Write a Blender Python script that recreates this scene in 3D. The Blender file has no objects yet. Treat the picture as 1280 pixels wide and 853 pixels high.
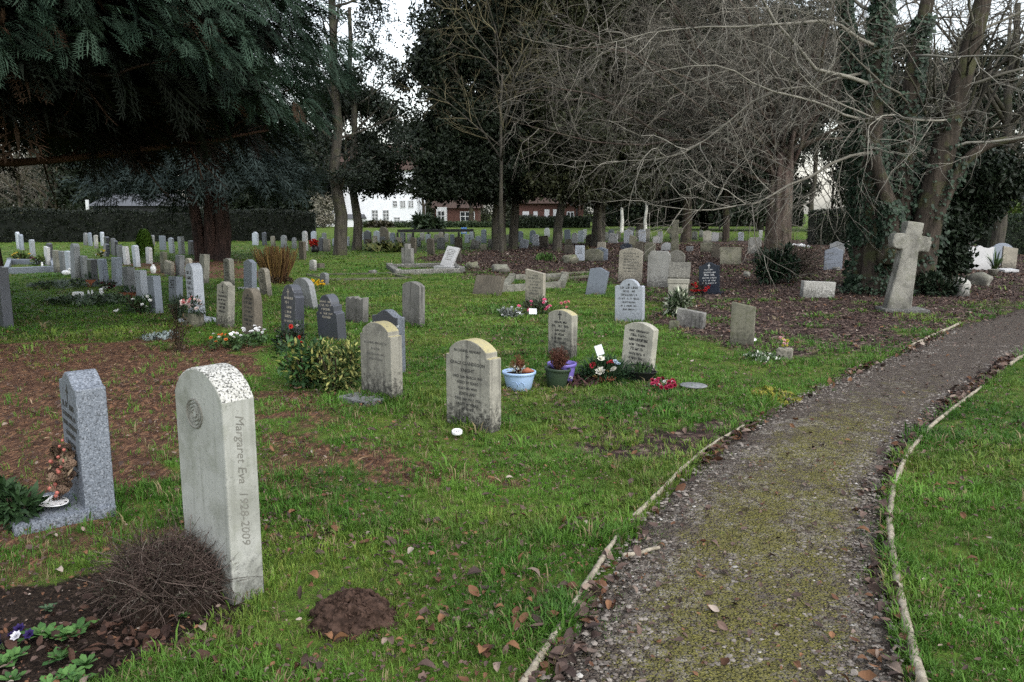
import bpy, bmesh, math, random
import numpy as np
from mathutils import Vector, Matrix, Euler
R = math.radians
rnd = random.Random(7)
NR = np.random.default_rng(11)
scene = bpy.context.scene
COL = scene.collection

# ---------------------------------------------------------------- camera model (also used to read ground positions)
CAMH, FPX, PITCH = 1.65, 1000.0, math.atan(161.5 / 1000.0)
SP, CP = math.sin(PITCH), math.cos(PITCH)

def gh(x, y):
    """gentle unevenness of the ground"""
    a = 0.018 * np.sin(x * 0.9 + 1.3) * np.cos(y * 0.7 + 0.4) + 0.012 * np.sin(x * 1.9 - y * 1.3)
    return a * np.clip(1.3 - np.abs(y) / 40.0, 0, 1)

def ray(px, py):
    dx, dz = px - 640.0, 426.5 - py
    return np.array([dx, FPX * CP + dz * SP, -FPX * SP + dz * CP])

def at(px, py):
    r = ray(px, py); z = 0.0
    for _ in range(3):
        t = (CAMH - z) / -r[2]
        x, y = r[0] * t, r[1] * t
        z = float(gh(x, y))
    return Vector((x, y, z))

def atd(px, py, d):
    """point seen at px,py at ground distance d (along +Y)"""
    r = ray(px, py); t = d / r[1]
    return Vector((r[0] * t, d, CAMH + r[2] * t))

def ztop(y, py):
    k = (426.5 - py) / FPX
    return CAMH + y * (k * CP - SP) / (CP + k * SP)

def project(x, y, z):
    dz = z - CAMH
    f = y * CP - dz * SP; u = y * SP + dz * CP
    f = np.where(f < 0.05, 0.05, f)
    return 640 + FPX * x / f, 426.5 - FPX * u / f

# ---------------------------------------------------------------- noise in python
def _hash(ix, iy, seed):
    n = (ix.astype(np.int64) * 374761393 + iy.astype(np.int64) * 668265263 + seed * 974634777) & 0x7fffffff
    n = ((n ^ (n >> 13)) * 1274126177) & 0x7fffffff
    return ((n ^ (n >> 16)) & 0xffff) / 65535.0

def vnoise(x, y, seed=0):
    x = np.asarray(x, float); y = np.asarray(y, float)
    ix, iy = np.floor(x), np.floor(y)
    fx, fy = x - ix, y - iy
    fx = fx * fx * (3 - 2 * fx); fy = fy * fy * (3 - 2 * fy)
    a = _hash(ix, iy, seed); b = _hash(ix + 1, iy, seed); c = _hash(ix, iy + 1, seed); d = _hash(ix + 1, iy + 1, seed)
    return (a * (1 - fx) + b * fx) * (1 - fy) + (c * (1 - fx) + d * fx) * fy

def fbm(x, y, seed=0, oct=3):
    s = 0; a = 0.5; t = 0
    for i in range(oct):
        s = s + a * vnoise(x * 2 ** i, y * 2 ** i, seed + i * 17); t += a; a *= 0.55
    return s / t

# ---------------------------------------------------------------- object helpers
def tag(o, label=None, cat=None, group=None, kind=None):
    if label: o['label'] = label
    if cat: o['category'] = cat
    if group: o['group'] = group
    if kind: o['kind'] = kind
    return o

def empty(name, loc, rz=0.0, label=None, cat=None, group=None, rx=0.0, ry=0.0):
    o = bpy.data.objects.new(name, None); COL.objects.link(o)
    o.location = loc; o.rotation_euler = (rx, ry, rz); o.empty_display_size = 0.1
    return tag(o, label, cat, group)

class MB:
    """collects polygons (numpy) and links them as one mesh object"""
    def __init__(s): s.v = []; s.f = []; s.c = []; s.n = 0; s.m = []
    def add(s, v, f, col=None, mi=0):
        v = np.asarray(v, float).reshape(-1, 3); f = np.asarray(f, int)
        if f.ndim == 1: f = f.reshape(1, -1)
        s.v.append(v); s.f.append(f + s.n); s.n += len(v); s.m.append(np.full(len(f), mi))
        c = np.ones((len(v), 4))
        if col is not None: c[:, :3] = col
        s.c.append(c)
        return s
    def box(s, x0, x1, y0, y1, z0, z1, col=None, mi=0):
        v = [(x0,y0,z0),(x1,y0,z0),(x1,y1,z0),(x0,y1,z0),(x0,y0,z1),(x1,y0,z1),(x1,y1,z1),(x0,y1,z1)]
        return s.add(v, [(0,3,2,1),(4,5,6,7),(0,1,5,4),(1,2,6,5),(2,3,7,6),(3,0,4,7)], col, mi)
    def tubes(s, P, Rd, k=5, col=None):
        P = np.asarray(P, float); Rd = np.asarray(Rd, float)
        if P.ndim == 2: P = P[None]; Rd = Rd[None]
        B, n, _ = P.shape
        T = np.gradient(P, axis=1); T /= np.linalg.norm(T, axis=2, keepdims=True) + 1e-9
        ref = np.where(np.abs(T[:, :1, 2:3]) > 0.8, np.array([1.0, 0.1, 0]), np.array([0.0, 0.1, 1.0]))
        ref = np.broadcast_to(ref, T.shape)
        U = np.cross(T, ref); U /= np.linalg.norm(U, axis=2, keepdims=True) + 1e-9
        W = np.cross(T, U)
        a = np.arange(k) * 2 * np.pi / k
        ring = P[:, :, None, :] + Rd[:, :, None, None] * (np.cos(a)[None, None, :, None] * U[:, :, None, :] + np.sin(a)[None, None, :, None] * W[:, :, None, :])
        V = ring.reshape(-1, 3)
        b = np.arange(B)[:, None, None] * n * k; i = np.arange(n - 1)[None, :, None] * k; j = np.arange(k)[None, None, :]; j2 = (j + 1) % k
        F = np.stack([b + i + j, b + i + j2, b + i + k + j2, b + i + k + j], -1).reshape(-1, 4)
        if col is not None:
            col = np.asarray(col, float)
            if col.ndim == 2: col = np.repeat(col, n * k, axis=0)
        s.add(V, F, col)
        e = np.arange(B)[:, None] * n * k + (n - 1) * k + np.arange(k)[None, :]
        s.f.append(e + s.n - len(V)); s.m.append(np.zeros(B))
        e0 = np.arange(B)[:, None] * n * k + np.arange(k)[None, ::-1]
        s.f.append(e0 + s.n - len(V)); s.m.append(np.zeros(B))
        return s
    def lathe(s, prof, seg=20, col=None, center=(0, 0, 0), sx=1.0, sy=1.0, wob=0.0):
        prof = np.asarray(prof, float); n = len(prof)
        a = np.arange(seg) * 2 * np.pi / seg
        w = 1 + wob * np.sin(a * 3 + 1) + wob * 0.6 * np.sin(a * 7)
        V = np.zeros((n, seg, 3))
        V[:, :, 0] = prof[:, 0:1] * np.cos(a) * sx * w; V[:, :, 1] = prof[:, 0:1] * np.sin(a) * sy * w; V[:, :, 2] = prof[:, 1:2]
        V = V.reshape(-1, 3) + np.array(center)
        F = [(i*seg+j, i*seg+(j+1) % seg, (i+1)*seg+(j+1) % seg, (i+1)*seg+j) for i in range(n-1) for j in range(seg)]
        return s.add(V, F, col)
    def scatter(s, V, F, pos, rot=None, scale=None, col=None, jit=0.0):
        """copies of a small template"""
        V = np.asarray(V, float); F = np.asarray(F, int); m = len(pos)
        if m == 0: return s
        X = np.broadcast_to(V, (m,) + V.shape)
        if scale is not None:
            sc = np.asarray(scale, float); sc = np.full(m, float(sc)) if sc.ndim == 0 else sc; sc = sc[:, None, None] if sc.ndim == 1 else sc[:, None, :]
            X = X * sc
        if rot is not None: X = np.einsum('mij,mnj->mni', rot, X)
        X = X + np.asarray(pos)[:, None, :]
        FF = F[None] + (np.arange(m) * len(V))[:, None, None]
        c = None
        if col is not None:
            col = np.asarray(col, float)
            if col.ndim == 2: col = np.repeat(col, len(V), axis=0)
        return s.add(X.reshape(-1, 3), FF.reshape(-1, F.shape[1]), c if col is None else col)
    def build(s, name, mats, parent=None, smooth=False, loc=None, rot=None):
        ff, fm = [], []
        for f, m_ in zip(s.f, s.m):
            if f.shape[1] == 4:          # quads written with a doubled last corner are triangles
                t = f[:, 2] == f[:, 3]
                if t.any(): ff += [f[~t], f[t][:, :3]]; fm += [m_[~t], m_[t]]; continue
            ff.append(f); fm.append(m_)
        s.f, s.m = ff, fm
        me = bpy.data.meshes.new(name)
        V = np.concatenate(s.v) if s.v else np.zeros((0, 3))
        me.vertices.add(len(V)); me.vertices.foreach_set('co', V.astype(np.float32).ravel())
        tot = np.concatenate([np.full(len(f), f.shape[1]) for f in s.f])
        loops = np.concatenate([f.ravel() for f in s.f])
        me.loops.add(len(loops)); me.loops.foreach_set('vertex_index', loops.astype(np.int32))
        me.polygons.add(len(tot))
        st = np.concatenate([[0], np.cumsum(tot)[:-1]])
        me.polygons.foreach_set('loop_start', st.astype(np.int32))
        me.polygons.foreach_set('loop_total', tot.astype(np.int32))
        me.polygons.foreach_set('material_index', np.concatenate(s.m).astype(np.int32))
        me.polygons.foreach_set('use_smooth', np.full(len(tot), smooth))
        ca = me.color_attributes.new('Col', 'FLOAT_COLOR', 'POINT')
        ca.data.foreach_set('color', np.concatenate(s.c).astype(np.float32).ravel())
        me.update(); me.validate()
        for m in (mats if isinstance(mats, (list, tuple)) else [mats]): me.materials.append(m)
        o = bpy.data.objects.new(name, me); COL.objects.link(o)
        if parent is not None: o.parent = parent
        if loc is not None: o.location = loc
        if rot is not None: o.rotation_euler = rot
        return o

def bm_obj(name, bm, mat, parent=None, loc=None, rot=None):
    me = bpy.data.meshes.new(name); bm.to_mesh(me); bm.free()
    me.materials.append(mat)
    o = bpy.data.objects.new(name, me); COL.objects.link(o)
    if parent is not None: o.parent = parent
    if loc is not None: o.location = loc
    if rot is not None: o.rotation_euler = rot
    return o

def rand_rots(m, rng=NR):
    q = rng.normal(size=(m, 4)); q /= np.linalg.norm(q, axis=1, keepdims=True)
    w, x, y, z = q.T
    return np.stack([np.stack([1-2*(y*y+z*z), 2*(x*y-z*w), 2*(x*z+y*w)], -1),
                     np.stack([2*(x*y+z*w), 1-2*(x*x+z*z), 2*(y*z-x*w)], -1),
                     np.stack([2*(x*z-y*w), 2*(y*z+x*w), 1-2*(x*x+y*y)], -1)], 1)

def basis(X, up=(0, 0, 1), roll=None):
    """rotation matrices with first column X (unit), third column near up"""
    X = np.asarray(X, float); X = X / (np.linalg.norm(X, axis=1, keepdims=True) + 1e-9)
    U = np.broadcast_to(np.asarray(up, float), X.shape)
    Y = np.cross(U, X); nn = np.linalg.norm(Y, axis=1, keepdims=True)
    Y = np.where(nn < 1e-3, np.array([0, 1.0, 0]), Y / (nn + 1e-9)); Z = np.cross(X, Y)
    if roll is not None:
        c, s_ = np.cos(roll)[:, None], np.sin(roll)[:, None]
        Y, Z = c * Y + s_ * Z, -s_ * Y + c * Z
    return np.stack([X, Y, Z], -1)

def yaw_rots(a, tilt=None, ta=None):
    """rotation about z, then a tilt about a horizontal axis"""
    a = np.asarray(a); c, s_ = np.cos(a), np.sin(a); z = np.zeros_like(a); o = np.ones_like(a)
    Z = np.stack([np.stack([c, -s_, z], -1), np.stack([s_, c, z], -1), np.stack([z, z, o], -1)], 1)
    if tilt is None: return Z
    t = np.asarray(tilt); ct, st = np.cos(t), np.sin(t)
    X = np.stack([np.stack([o, z, z], -1), np.stack([z, ct, -st], -1), np.stack([z, st, ct], -1)], 1)
    W = Z if ta is None else yaw_rots(ta)
    return np.einsum('mij,mjk,mkl->mil', W, X, Z) if ta is not None else np.einsum('mij,mjk->mik', Z, X)

def mixcol(a, b, t):
    a = np.asarray(a, float); b = np.asarray(b, float)
    return a[None] * (1 - t)[:, None] + b[None] * t[:, None]

# ---------------------------------------------------------------- polygons on the ground (for zones)
def world_poly(pts): return np.array([at(*p)[:2] for p in pts])

def sdist(poly, x, y):
    """signed distance, positive inside"""
    x = np.asarray(x, float); y = np.asarray(y, float)
    d = np.full(x.shape, 1e9); ins = np.zeros(x.shape, bool); n = len(poly)
    for i in range(n):
        ax, ay = poly[i]; bx, by = poly[(i + 1) % n]
        ex, ey = bx - ax, by - ay
        t = np.clip(((x - ax) * ex + (y - ay) * ey) / (ex * ex + ey * ey + 1e-9), 0, 1)
        d = np.minimum(d, np.hypot(x - ax - t * ex, y - ay - t * ey))
        cnd = (ay > y) != (by > y)
        xi = ax + (y - ay) * ex / (ey if abs(ey) > 1e-9 else 1e-9)
        ins ^= cnd & (x < xi)
    return np.where(ins, d, -d)

def sstep(a, b, x):
    t = np.clip((x - a) / (b - a), 0, 1); return t * t * (3 - 2 * t)
# ---------------------------------------------------------------- materials (all procedural)
class NT:
    def __init__(s, name):
        s.mat = bpy.data.materials.new(name); s.mat.use_nodes = True
        s.t = s.mat.node_tree; s.t.nodes.clear()
        s.out = s.n('ShaderNodeOutputMaterial'); s.bsdf = s.n('ShaderNodeBsdfPrincipled')
        s.t.links.new(s.bsdf.outputs[0], s.out.inputs[0])
    def n(s, typ, **kw):
        nd = s.t.nodes.new(typ)
        for k, v in kw.items(): setattr(nd, k, v)
        return nd
    def l(s, a, b): s.t.links.new(a, b)
    def coords(s, random_shift=True, scale=(1, 1, 1), kind='Object'):
        tc = s.n('ShaderNodeTexCoord'); o = tc.outputs[kind]
        if random_shift:
            oi = s.n('ShaderNodeObjectInfo'); m = s.n('ShaderNodeVectorMath', operation='MULTIPLY_ADD')
            cmb = s.n('ShaderNodeCombineXYZ')
            for i in range(3): s.l(oi.outputs['Random'], cmb.inputs[i])
            s.l(cmb.outputs[0], m.inputs[0]); m.inputs[1].default_value = (37.0, 61.0, 13.0); s.l(o, m.inputs[2]); o = m.outputs[0]
        if tuple(scale) != (1, 1, 1):
            mp = s.n('ShaderNodeMapping'); mp.inputs['Scale'].default_value = scale; s.l(o, mp.inputs[0]); o = mp.outputs[0]
        return o
    def noise(s, vec, scale, detail=3.0, rough=0.55):
        nd = s.n('ShaderNodeTexNoise'); nd.inputs['Scale'].default_value = scale; nd.inputs['Detail'].default_value = detail
        nd.inputs['Roughness'].default_value = rough; s.l(vec, nd.inputs['Vector']); return nd.outputs['Fac']
    def voro(s, vec, scale, feat='F1'):
        nd = s.n('ShaderNodeTexVoronoi', feature=feat); nd.inputs['Scale'].default_value = scale; s.l(vec, nd.inputs['Vector']); return nd
    def ramp(s, v, lo, hi, a=0.0, b=1.0):
        nd = s.n('ShaderNodeMapRange', interpolation_type='SMOOTHSTEP')
        nd.inputs[1].default_value = lo; nd.inputs[2].default_value = hi; nd.inputs[3].default_value = a; nd.inputs[4].default_value = b
        s.l(v, nd.inputs[0]); return nd.outputs[0]
    def math(s, op, a, b):
        nd = s.n('ShaderNodeMath', operation=op)
        for i, q in enumerate((a, b)):
            if isinstance(q, (int, float)): nd.inputs[i].default_value = q
            else: s.l(q, nd.inputs[i])
        return nd.outputs[0]
    def mix(s, fac, a, b, mode='MIX'):
        nd = s.n('ShaderNodeMix', data_type='RGBA', blend_type=mode)
        if isinstance(fac, (int, float)): nd.inputs[0].default_value = fac
        else: s.l(fac, nd.inputs[0])
        for i, q in ((6, a), (7, b)):
            if isinstance(q, (tuple, list)): nd.inputs[i].default_value = (*q[:3], 1)
            else: s.l(q, nd.inputs[i])
        return nd.outputs[2]
    def attr(s, name='Col'):
        nd = s.n('ShaderNodeAttribute', attribute_name=name); return nd
    def bump(s, h, strength=0.4, dist=0.01):
        nd = s.n('ShaderNodeBump'); nd.inputs['Strength'].default_value = strength; nd.inputs['Distance'].default_value = dist
        s.l(h, nd.inputs['Height']); s.l(nd.outputs[0], s.bsdf.inputs['Normal'])
    def fin(s, col, rough=0.8, spec=0.3):
        if isinstance(col, (tuple, list)): s.bsdf.inputs['Base Color'].default_value = (*col[:3], 1)
        else: s.l(col, s.bsdf.inputs['Base Color'])
        if isinstance(rough, (int, float)): s.bsdf.inputs['Roughness'].default_value = rough
        else: s.l(rough, s.bsdf.inputs['Roughness'])
        s.bsdf.inputs['Specular IOR Level'].default_value = spec
        return s.mat

def plain(name, col, rough=0.7, spec=0.3, var=0.25, scale=30, bump=0.0):
    t = NT(name); c = t.coords(); n = t.noise(c, scale, 4)
    d = tuple(q * (1 - var) for q in col)
    out = t.mix(t.ramp(n, 0.35, 0.65), d, col)
    if bump: t.bump(n, bump, 0.01)
    return t.fin(out, rough, spec)

def vcol(name, rough=0.6, spec=0.3, var=0.3, scale=8.0, trans=0.0):
    """colour from the mesh's own colour attribute, broken up by noise"""
    t = NT(name); a = t.attr(); c = t.coords(False); n = t.noise(c, scale, 3)
    out = t.mix(t.ramp(n, 0.3, 0.7, 0.0, var), a.outputs[0], (0.01, 0.012, 0.008))
    t.fin(out, rough, spec)
    if trans:
        tr = t.n('ShaderNodeBsdfTranslucent'); t.l(out, tr.inputs[0])
        ms = t.n('ShaderNodeMixShader'); ms.inputs[0].default_value = trans
        t.l(t.bsdf.outputs[0], ms.inputs[1]); t.l(tr.outputs[0], ms.inputs[2]); t.l(ms.outputs[0], t.out.inputs[0])
    return t.mat

def stone(name, base, dark, pale, rough=0.85, stain=0.6, speck=0.4, streak=0.4, lichen=0.0, moss=0.0, fine=160, bump=0.5, spec=0.25, grain=0.0, foot=0.0, ridged=False):
    t = NT(name); c = t.coords(); raw = t.coords(False)
    n1 = t.noise(c, 3.2, 5, 0.6)
    col = t.mix(t.ramp(n1, 0.42, 0.68, 0, stain), base, dark)
    if streak:
        cs = t.coords(True, (22, 22, 1.2)); n2 = t.noise(cs, 1.0, 4, 0.65)
        col = t.mix(t.ramp(n2, 0.5, 0.72, 0, streak), col, dark)
    n3 = t.noise(c, 26, 4, 0.7)
    col = t.mix(t.ramp(n3, 0.58, 0.7, 0, speck), col, pale)
    n4 = t.noise(c, 75, 3, 0.7)
    col = t.mix(t.ramp(n4, 0.6, 0.66, 0, speck * 1.2), col, tuple(q * 0.35 for q in dark))
    if grain:
        v = t.voro(c, fine); sp = t.n('ShaderNodeSeparateColor'); t.l(v.outputs['Color'], sp.inputs[0])
        col = t.mix(t.ramp(sp.outputs[0], 0.55, 0.75, 0, grain), col, tuple(q * 0.4 for q in dark))
        col = t.mix(t.ramp(sp.outputs[1], 0.72, 0.85, 0, grain * 0.8), col, pale)
    sx = t.n('ShaderNodeSeparateXYZ'); t.l(raw, sx.inputs[0])
    if foot:   # splash dirt and algae low on the slab
        z = t.math('ADD', sx.outputs[2], t.ramp(n3, 0.2, 0.8, -0.16, 0.16))
        f = t.ramp(z, 0.02, 0.26, foot, 0.0)
        col = t.mix(t.math('MULTIPLY', f, t.ramp(n4, 0.35, 0.55, 0.45, 1.0)), col, (0.035, 0.034, 0.03))
    if lichen or moss:
        g = t.n('ShaderNodeNewGeometry'); sn = t.n('ShaderNodeSeparateXYZ'); t.l(g.outputs['True Normal'], sn.inputs[0])
        up = t.ramp(sn.outputs[2], 0.35, 0.75)
        if lichen:
            col = t.mix(t.math('MULTIPLY', up, t.ramp(n3, 0.3, 0.55, lichen * 0.5, lichen)), col, (.44,.385,.19))
        if moss:
            n5 = t.noise(c, 9, 4)
            col = t.mix(t.math('MULTIPLY', t.math('ADD', up, t.ramp(n5, 0.52, 0.62, 0, 0.8)), moss), col, (0.07, 0.085, 0.025))
    oi = t.n('ShaderNodeObjectInfo'); br = t.ramp(oi.outputs['Random'], 0, 1, 0.66, 0.98)
    cb = t.n('ShaderNodeCombineXYZ')
    for i in range(3): t.l(br, cb.inputs[i])
    col = t.mix(1.0, col, cb.outputs[0], 'MULTIPLY')
    t.bump(t.math('ADD', t.math('MULTIPLY', n3, 0.7), n4), bump, 0.006)
    return t.fin(col, rough, spec)

MT = {}
MT['limestone'] = stone('weathered limestone', (.40,.385,.32), (.17,.165,.14), (.56,.55,.48), foot=.85, lichen=0.0)
MT['lime_lichen'] = stone('limestone with yellow lichen', (.36,.345,.29), (.13,.125,.11), (.55,.53,.46), stain=.75, streak=.8, lichen=.85, foot=.95)
MT['portland'] = stone('pale portland stone', (.35,.355,.325), (.20,.205,.175), (.46,.46,.42), stain=.75, streak=.5, speck=.3, moss=.2, foot=.55, bump=.25)
MT['exposed'] = stone('exposed aggregate', (.42,.415,.38), (.26,.26,.235), (.56,.555,.52), stain=.2, streak=.0, speck=.5, grain=1.0, fine=150, bump=.9)
MT['granite'] = stone('grey speckled granite', (.155,.175,.205), (.10,.112,.13), (.30,.325,.365), rough=.55, stain=.15, streak=.1, speck=.15, grain=.7, fine=150, bump=.12, spec=.4)
MT['granite_pale'] = stone('pale granite', (.50,.54,.60), (.34,.37,.42), (.70,.72,.76), rough=.55, stain=.2, streak=.15, speck=.15, grain=.5, fine=160, bump=.12, spec=.4, foot=.3)
MT['bluegrey'] = stone('blue grey granite', (.26,.295,.35), (.18,.205,.25), (.42,.45,.5), rough=.5, stain=.25, streak=.2, speck=.15, grain=.3, bump=.12, spec=.4, foot=.3)
MT['grey'] = stone('mid grey stone', (.27,.28,.285), (.15,.155,.155), (.44,.44,.43), stain=.5, streak=.4, speck=.3, foot=.5)
MT['slate'] = stone('dark slate', (.075,.08,.095), (.045,.05,.06), (.13,.14,.16), rough=.3, stain=.3, streak=.2, speck=.12, bump=.06, spec=.6)
MT['black'] = stone('polished black granite', (.022,.03,.048), (.014,.018,.028), (.05,.06,.085), rough=.22, stain=.2, streak=.1, speck=.08, bump=.04, spec=.6)
MT['white'] = stone('white marble', (.56,.56,.56), (.40,.41,.41), (.66,.66,.66), rough=.5, stain=.25, streak=.25, speck=.12, bump=.15, foot=.3)
MT['tan'] = stone('tan sandstone', (.37,.34,.275), (.19,.175,.145), (.5,.48,.42), stain=.6, streak=.5, speck=.3, foot=.7)
MT['mossy'] = stone('mossy old stone', (.25,.24,.18), (.11,.11,.085), (.40,.39,.33), stain=.7, streak=.5, speck=.4, moss=.45, foot=.6)
MT['brown'] = stone('dark brown weathered stone', (.135,.118,.092), (.065,.058,.046), (.25,.23,.19), stain=.6, streak=.7, speck=.4, foot=.4)
MT['lichen_white'] = stone('stone crusted with white lichen', (.40,.395,.365), (.21,.205,.185), (.62,.61,.58), stain=.6, streak=.5, speck=.8, foot=.8)
MT['striped'] = stone('streaked decayed stone', (.27,.26,.245), (.07,.07,.065), (.42,.41,.39), stain=.4, streak=1.0, speck=.3, moss=.1, foot=.6)
MT['roughstone'] = stone('rough rock', (.30,.29,.25), (.12,.115,.1), (.52,.51,.46), stain=.8, streak=.2, speck=.6, moss=.25, bump=1.0)
MT['ink'] = plain('dark engraved lettering', (.045,.045,.042), .8)
MT['ink_soft'] = plain('worn lettering', (.13,.128,.115), .9)
MT['ink_near'] = plain('shallow carved lettering', (.175,.172,.15), .9)
MT['ink_white'] = plain('white lettering', (.62,.63,.63), .7)
MT['ink_gold'] = plain('dull gold lettering', (.36,.33,.27), .6)
MT['leaf'] = vcol('evergreen leaves', .5, .2, .35, 3.0)
MT['needle'] = vcol('conifer sprays', .65, .15, .4, 2.0)
MT['grass'] = vcol('grass blades', .55, .25, .35, 1.2, trans=.25)
MT['litter'] = vcol('dead leaves', .75, .2, .25, 20)
MT['plant'] = vcol('garden plants', .62, .2, .2, 15)
MT['petal'] = vcol('petals', .6, .2, .1, 30, trans=.2)
MT['twig'] = vcol('twigs', .85, .15, .3, 6)
MT['gravel'] = vcol('gravel stones', .85, .2, .25, 40)

def bark(name, a, b, c, sx=9, ridge=1.0, moss=0.0):
    t = NT(name); v = t.coords(False, (sx, sx, sx * 0.16)); n = t.noise(v, 1.0, 5, 0.65)
    w = t.coords(False); n2 = t.noise(w, 1.7, 4)
    col = t.mix(t.ramp(n, 0.35, 0.65), a, b); col = t.mix(t.ramp(n2, 0.5, 0.7, 0, .7), col, c)
    if moss: col = t.mix(t.ramp(t.noise(w, 3.1, 5), 0.5, 0.65, 0, moss), col, (.07, .08, .03))
    t.bump(n, ridge, 0.05)
    return t.fin(col, .9, .15)
MT['bark_red'] = bark('red brown conifer bark', (.018,.012,.010), (.045,.027,.022), (.016,.013,.012))
MT['bark_grey'] = bark('grey bark', (.028,.023,.018), (.066,.053,.042), (.023,.020,.015), moss=.5)
MT['bark_lime'] = bark('fluted tan bark', (.045,.034,.028), (.115,.092,.076), (.065,.04,.034), sx=7, moss=.3)
MT['bark_dark'] = bark('dark bark', (.035,.032,.027), (.075,.068,.055), (.05,.05,.03), moss=.3)
MT['bark_birch'] = bark('pale birch bark', (.42,.41,.38), (.55,.54,.5), (.10,.09,.08), sx=4)
MT['plaster'] = plain('white render', (.78,.80,.83), .8, .2, .06, 2)
MT['brick'] = plain('red brick', (.115,.058,.047), .85, .2, .35, 14)
MT['rooftile'] = plain('brown roof tiles', (.075,.05,.04), .85, .2, .3, 9)
MT['roofgrey'] = plain('grey roofing', (.10,.105,.115), .8, .2, .2, 5)
MT['glassdark'] = plain('dark window glass', (.02,.025,.03), .12, .6, .3, 2)
MT['paintwhite'] = plain('white paint', (.58,.59,.60), .5, .3, .08, 8)
MT['fence_dark'] = plain('dark rail', (.02,.02,.022), .6, .3, .3, 6)
MT['signblue'] = plain('blue sign board', (.12,.27,.62), .5, .3, .1, 8)
MT['terracotta'] = plain('terracotta', (.30,.11,.06), .8, .2, .3, 20)
MT['potblue'] = plain('pale blue plastic', (.36,.50,.72), .4, .4, .12, 12)
MT['potpurple'] = plain('purple plastic', (.17,.13,.42), .4, .4, .15, 12)
MT['potgreen'] = plain('dark green plastic', (.03,.05,.028), .45, .4, .3, 12)
MT['potblack'] = plain('black plastic', (.012,.012,.013), .4, .4, .3, 12)
MT['soil'] = plain('dark soil', (.028,.019,.014), .95, .1, .5, 22, .8)
MT['mole'] = plain('brown earth', (.065,.04,.03), .95, .1, .6, 26, 1.0)
MT['cello'] = plain('silver wrapping', (.45,.48,.52), .25, .5, .5, 14)
MT['ceramic'] = plain('white ceramic', (.80,.80,.80), .3, .5, .06, 8)
MT['paper'] = plain('white card', (.62,.64,.67), .7, .2, .06, 12)
MT['metal'] = plain('dull metal', (.20,.205,.21), .4, .5, .4, 40)
MT['pole'] = bark('weathered pole wood', (.20,.175,.13), (.35,.31,.245), (.12,.105,.075), sx=20, ridge=.35)
MT['rose'] = plain('rose', (.8,.78,.72), .6)
# ---------------------------------------------------------------- layout of the ground
LE = [(660,853),(700,790),(745,716),(775,673),(800,643),(850,592),(890,560),(925,538),(960,515),(985,500),(1020,484),(1060,466),(1100,449),(1140,433),(1200,405),(1290,381),(1420,362)]
RE = [(1150,853),(1136,800),(1120,730),(1112,660),(1116,612),(1130,575),(1158,541),(1190,514),(1225,487),(1262,457),(1295,440),(1420,404),(1520,385)]
def poly_w(pts, back=True):
    w = [np.array(at(*p)[:2]) for p in pts]
    if back:
        d = w[0] - w[1]; d /= np.linalg.norm(d); w = [w[0] + d * 6.0] + w
    return np.array(w)
def resample(P, n):
    s = np.concatenate([[0], np.cumsum(np.linalg.norm(np.diff(P, axis=0), axis=1))]); t = np.linspace(0, s[-1], n)
    Q = np.stack([np.interp(t, s, P[:, i]) for i in range(P.shape[1])], 1)
    for _ in range(3): Q[1:-1] = (Q[:-2] + 2 * Q[1:-1] + Q[2:]) / 4
    return Q
LW, RW = resample(poly_w(LE), 260), resample(poly_w(RE), 260)
PATHPOLY = np.concatenate([LW[::4], RW[::-4]])
LEAFPOLY = world_poly([(520,322),(640,308),(760,303),(1000,300),(1400,300),(1400,366),(1290,381),(1200,404),(1135,434),(1090,440),(1040,432),(1000,446),(960,436),(900,425),(862,420),(830,398),(812,372),(760,352),(690,352),(600,346)])
NEEDPOLY = world_poly([(-300,424),(60,424),(210,429),(322,442),(345,470),(336,505),(330,545),(225,570),(160,620),(60,632),(-300,640)])
NEED2 = world_poly([(150,330),(290,323),(335,338),(330,350),(200,346)])
NEEDMIX = world_poly([(-300,600),(60,560),(330,480),(440,500),(520,560),(640,580),(620,625),(420,640),(300,690),(100,735),(-300,760)])
STRIP = world_poly([(320,545),(420,558),(520,572),(625,588),(640,604),(520,606),(400,592),(320,580)])
SOILPOLY = world_poly([(-200,742),(60,735),(180,700),(290,742),(322,768),(270,792),(150,838),(60,900),(-300,960)])

def zones(x, y):
    n = fbm(x * 1.1, y * 1.1, 5) - 0.5; n2 = fbm(x * 3.3, y * 3.3, 9) - 0.5; n3 = fbm(x * .45, y * .45, 31) - .5
    lw = 0.5 + 0.03 * y
    leaf = sstep(-lw, lw, sdist(LEAFPOLY, x, y) + n * 2.4 + n2 * 0.9)
    # patches of leaves lying on the lawn
    leaf = np.maximum(leaf, 0.75 * sstep(0.60, 0.74, fbm(x * 1.3, y * 0.9, 77)) * sstep(-1.2, .3, x) * sstep(4.4, 5.4, y) * (y < 14))
    need = sstep(-0.28, 0.28, sdist(NEEDPOLY, x, y) + n * 1.5 + n2 * 1.1)
    need = np.maximum(need, 0.9 * sstep(-0.6, 0.6, sdist(NEED2, x, y) + n * 2))
    need = np.maximum(need, .62 * sstep(-.5, .5, sdist(NEEDMIX, x, y) + n * 1.2) * sstep(.42, .60, fbm(x * 2.6 + 3, y * 2.6, 13)))
    need = np.maximum(need, 0.8 * sstep(-0.12, 0.15, sdist(STRIP, x, y) + n2 * 0.9))
    soil = sstep(-0.08, 0.08, sdist(SOILPOLY, x, y) + n2 * 0.25)
    return leaf, need, soil
def on_path(x, y): return sdist(PATHPOLY, x, y)

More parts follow.
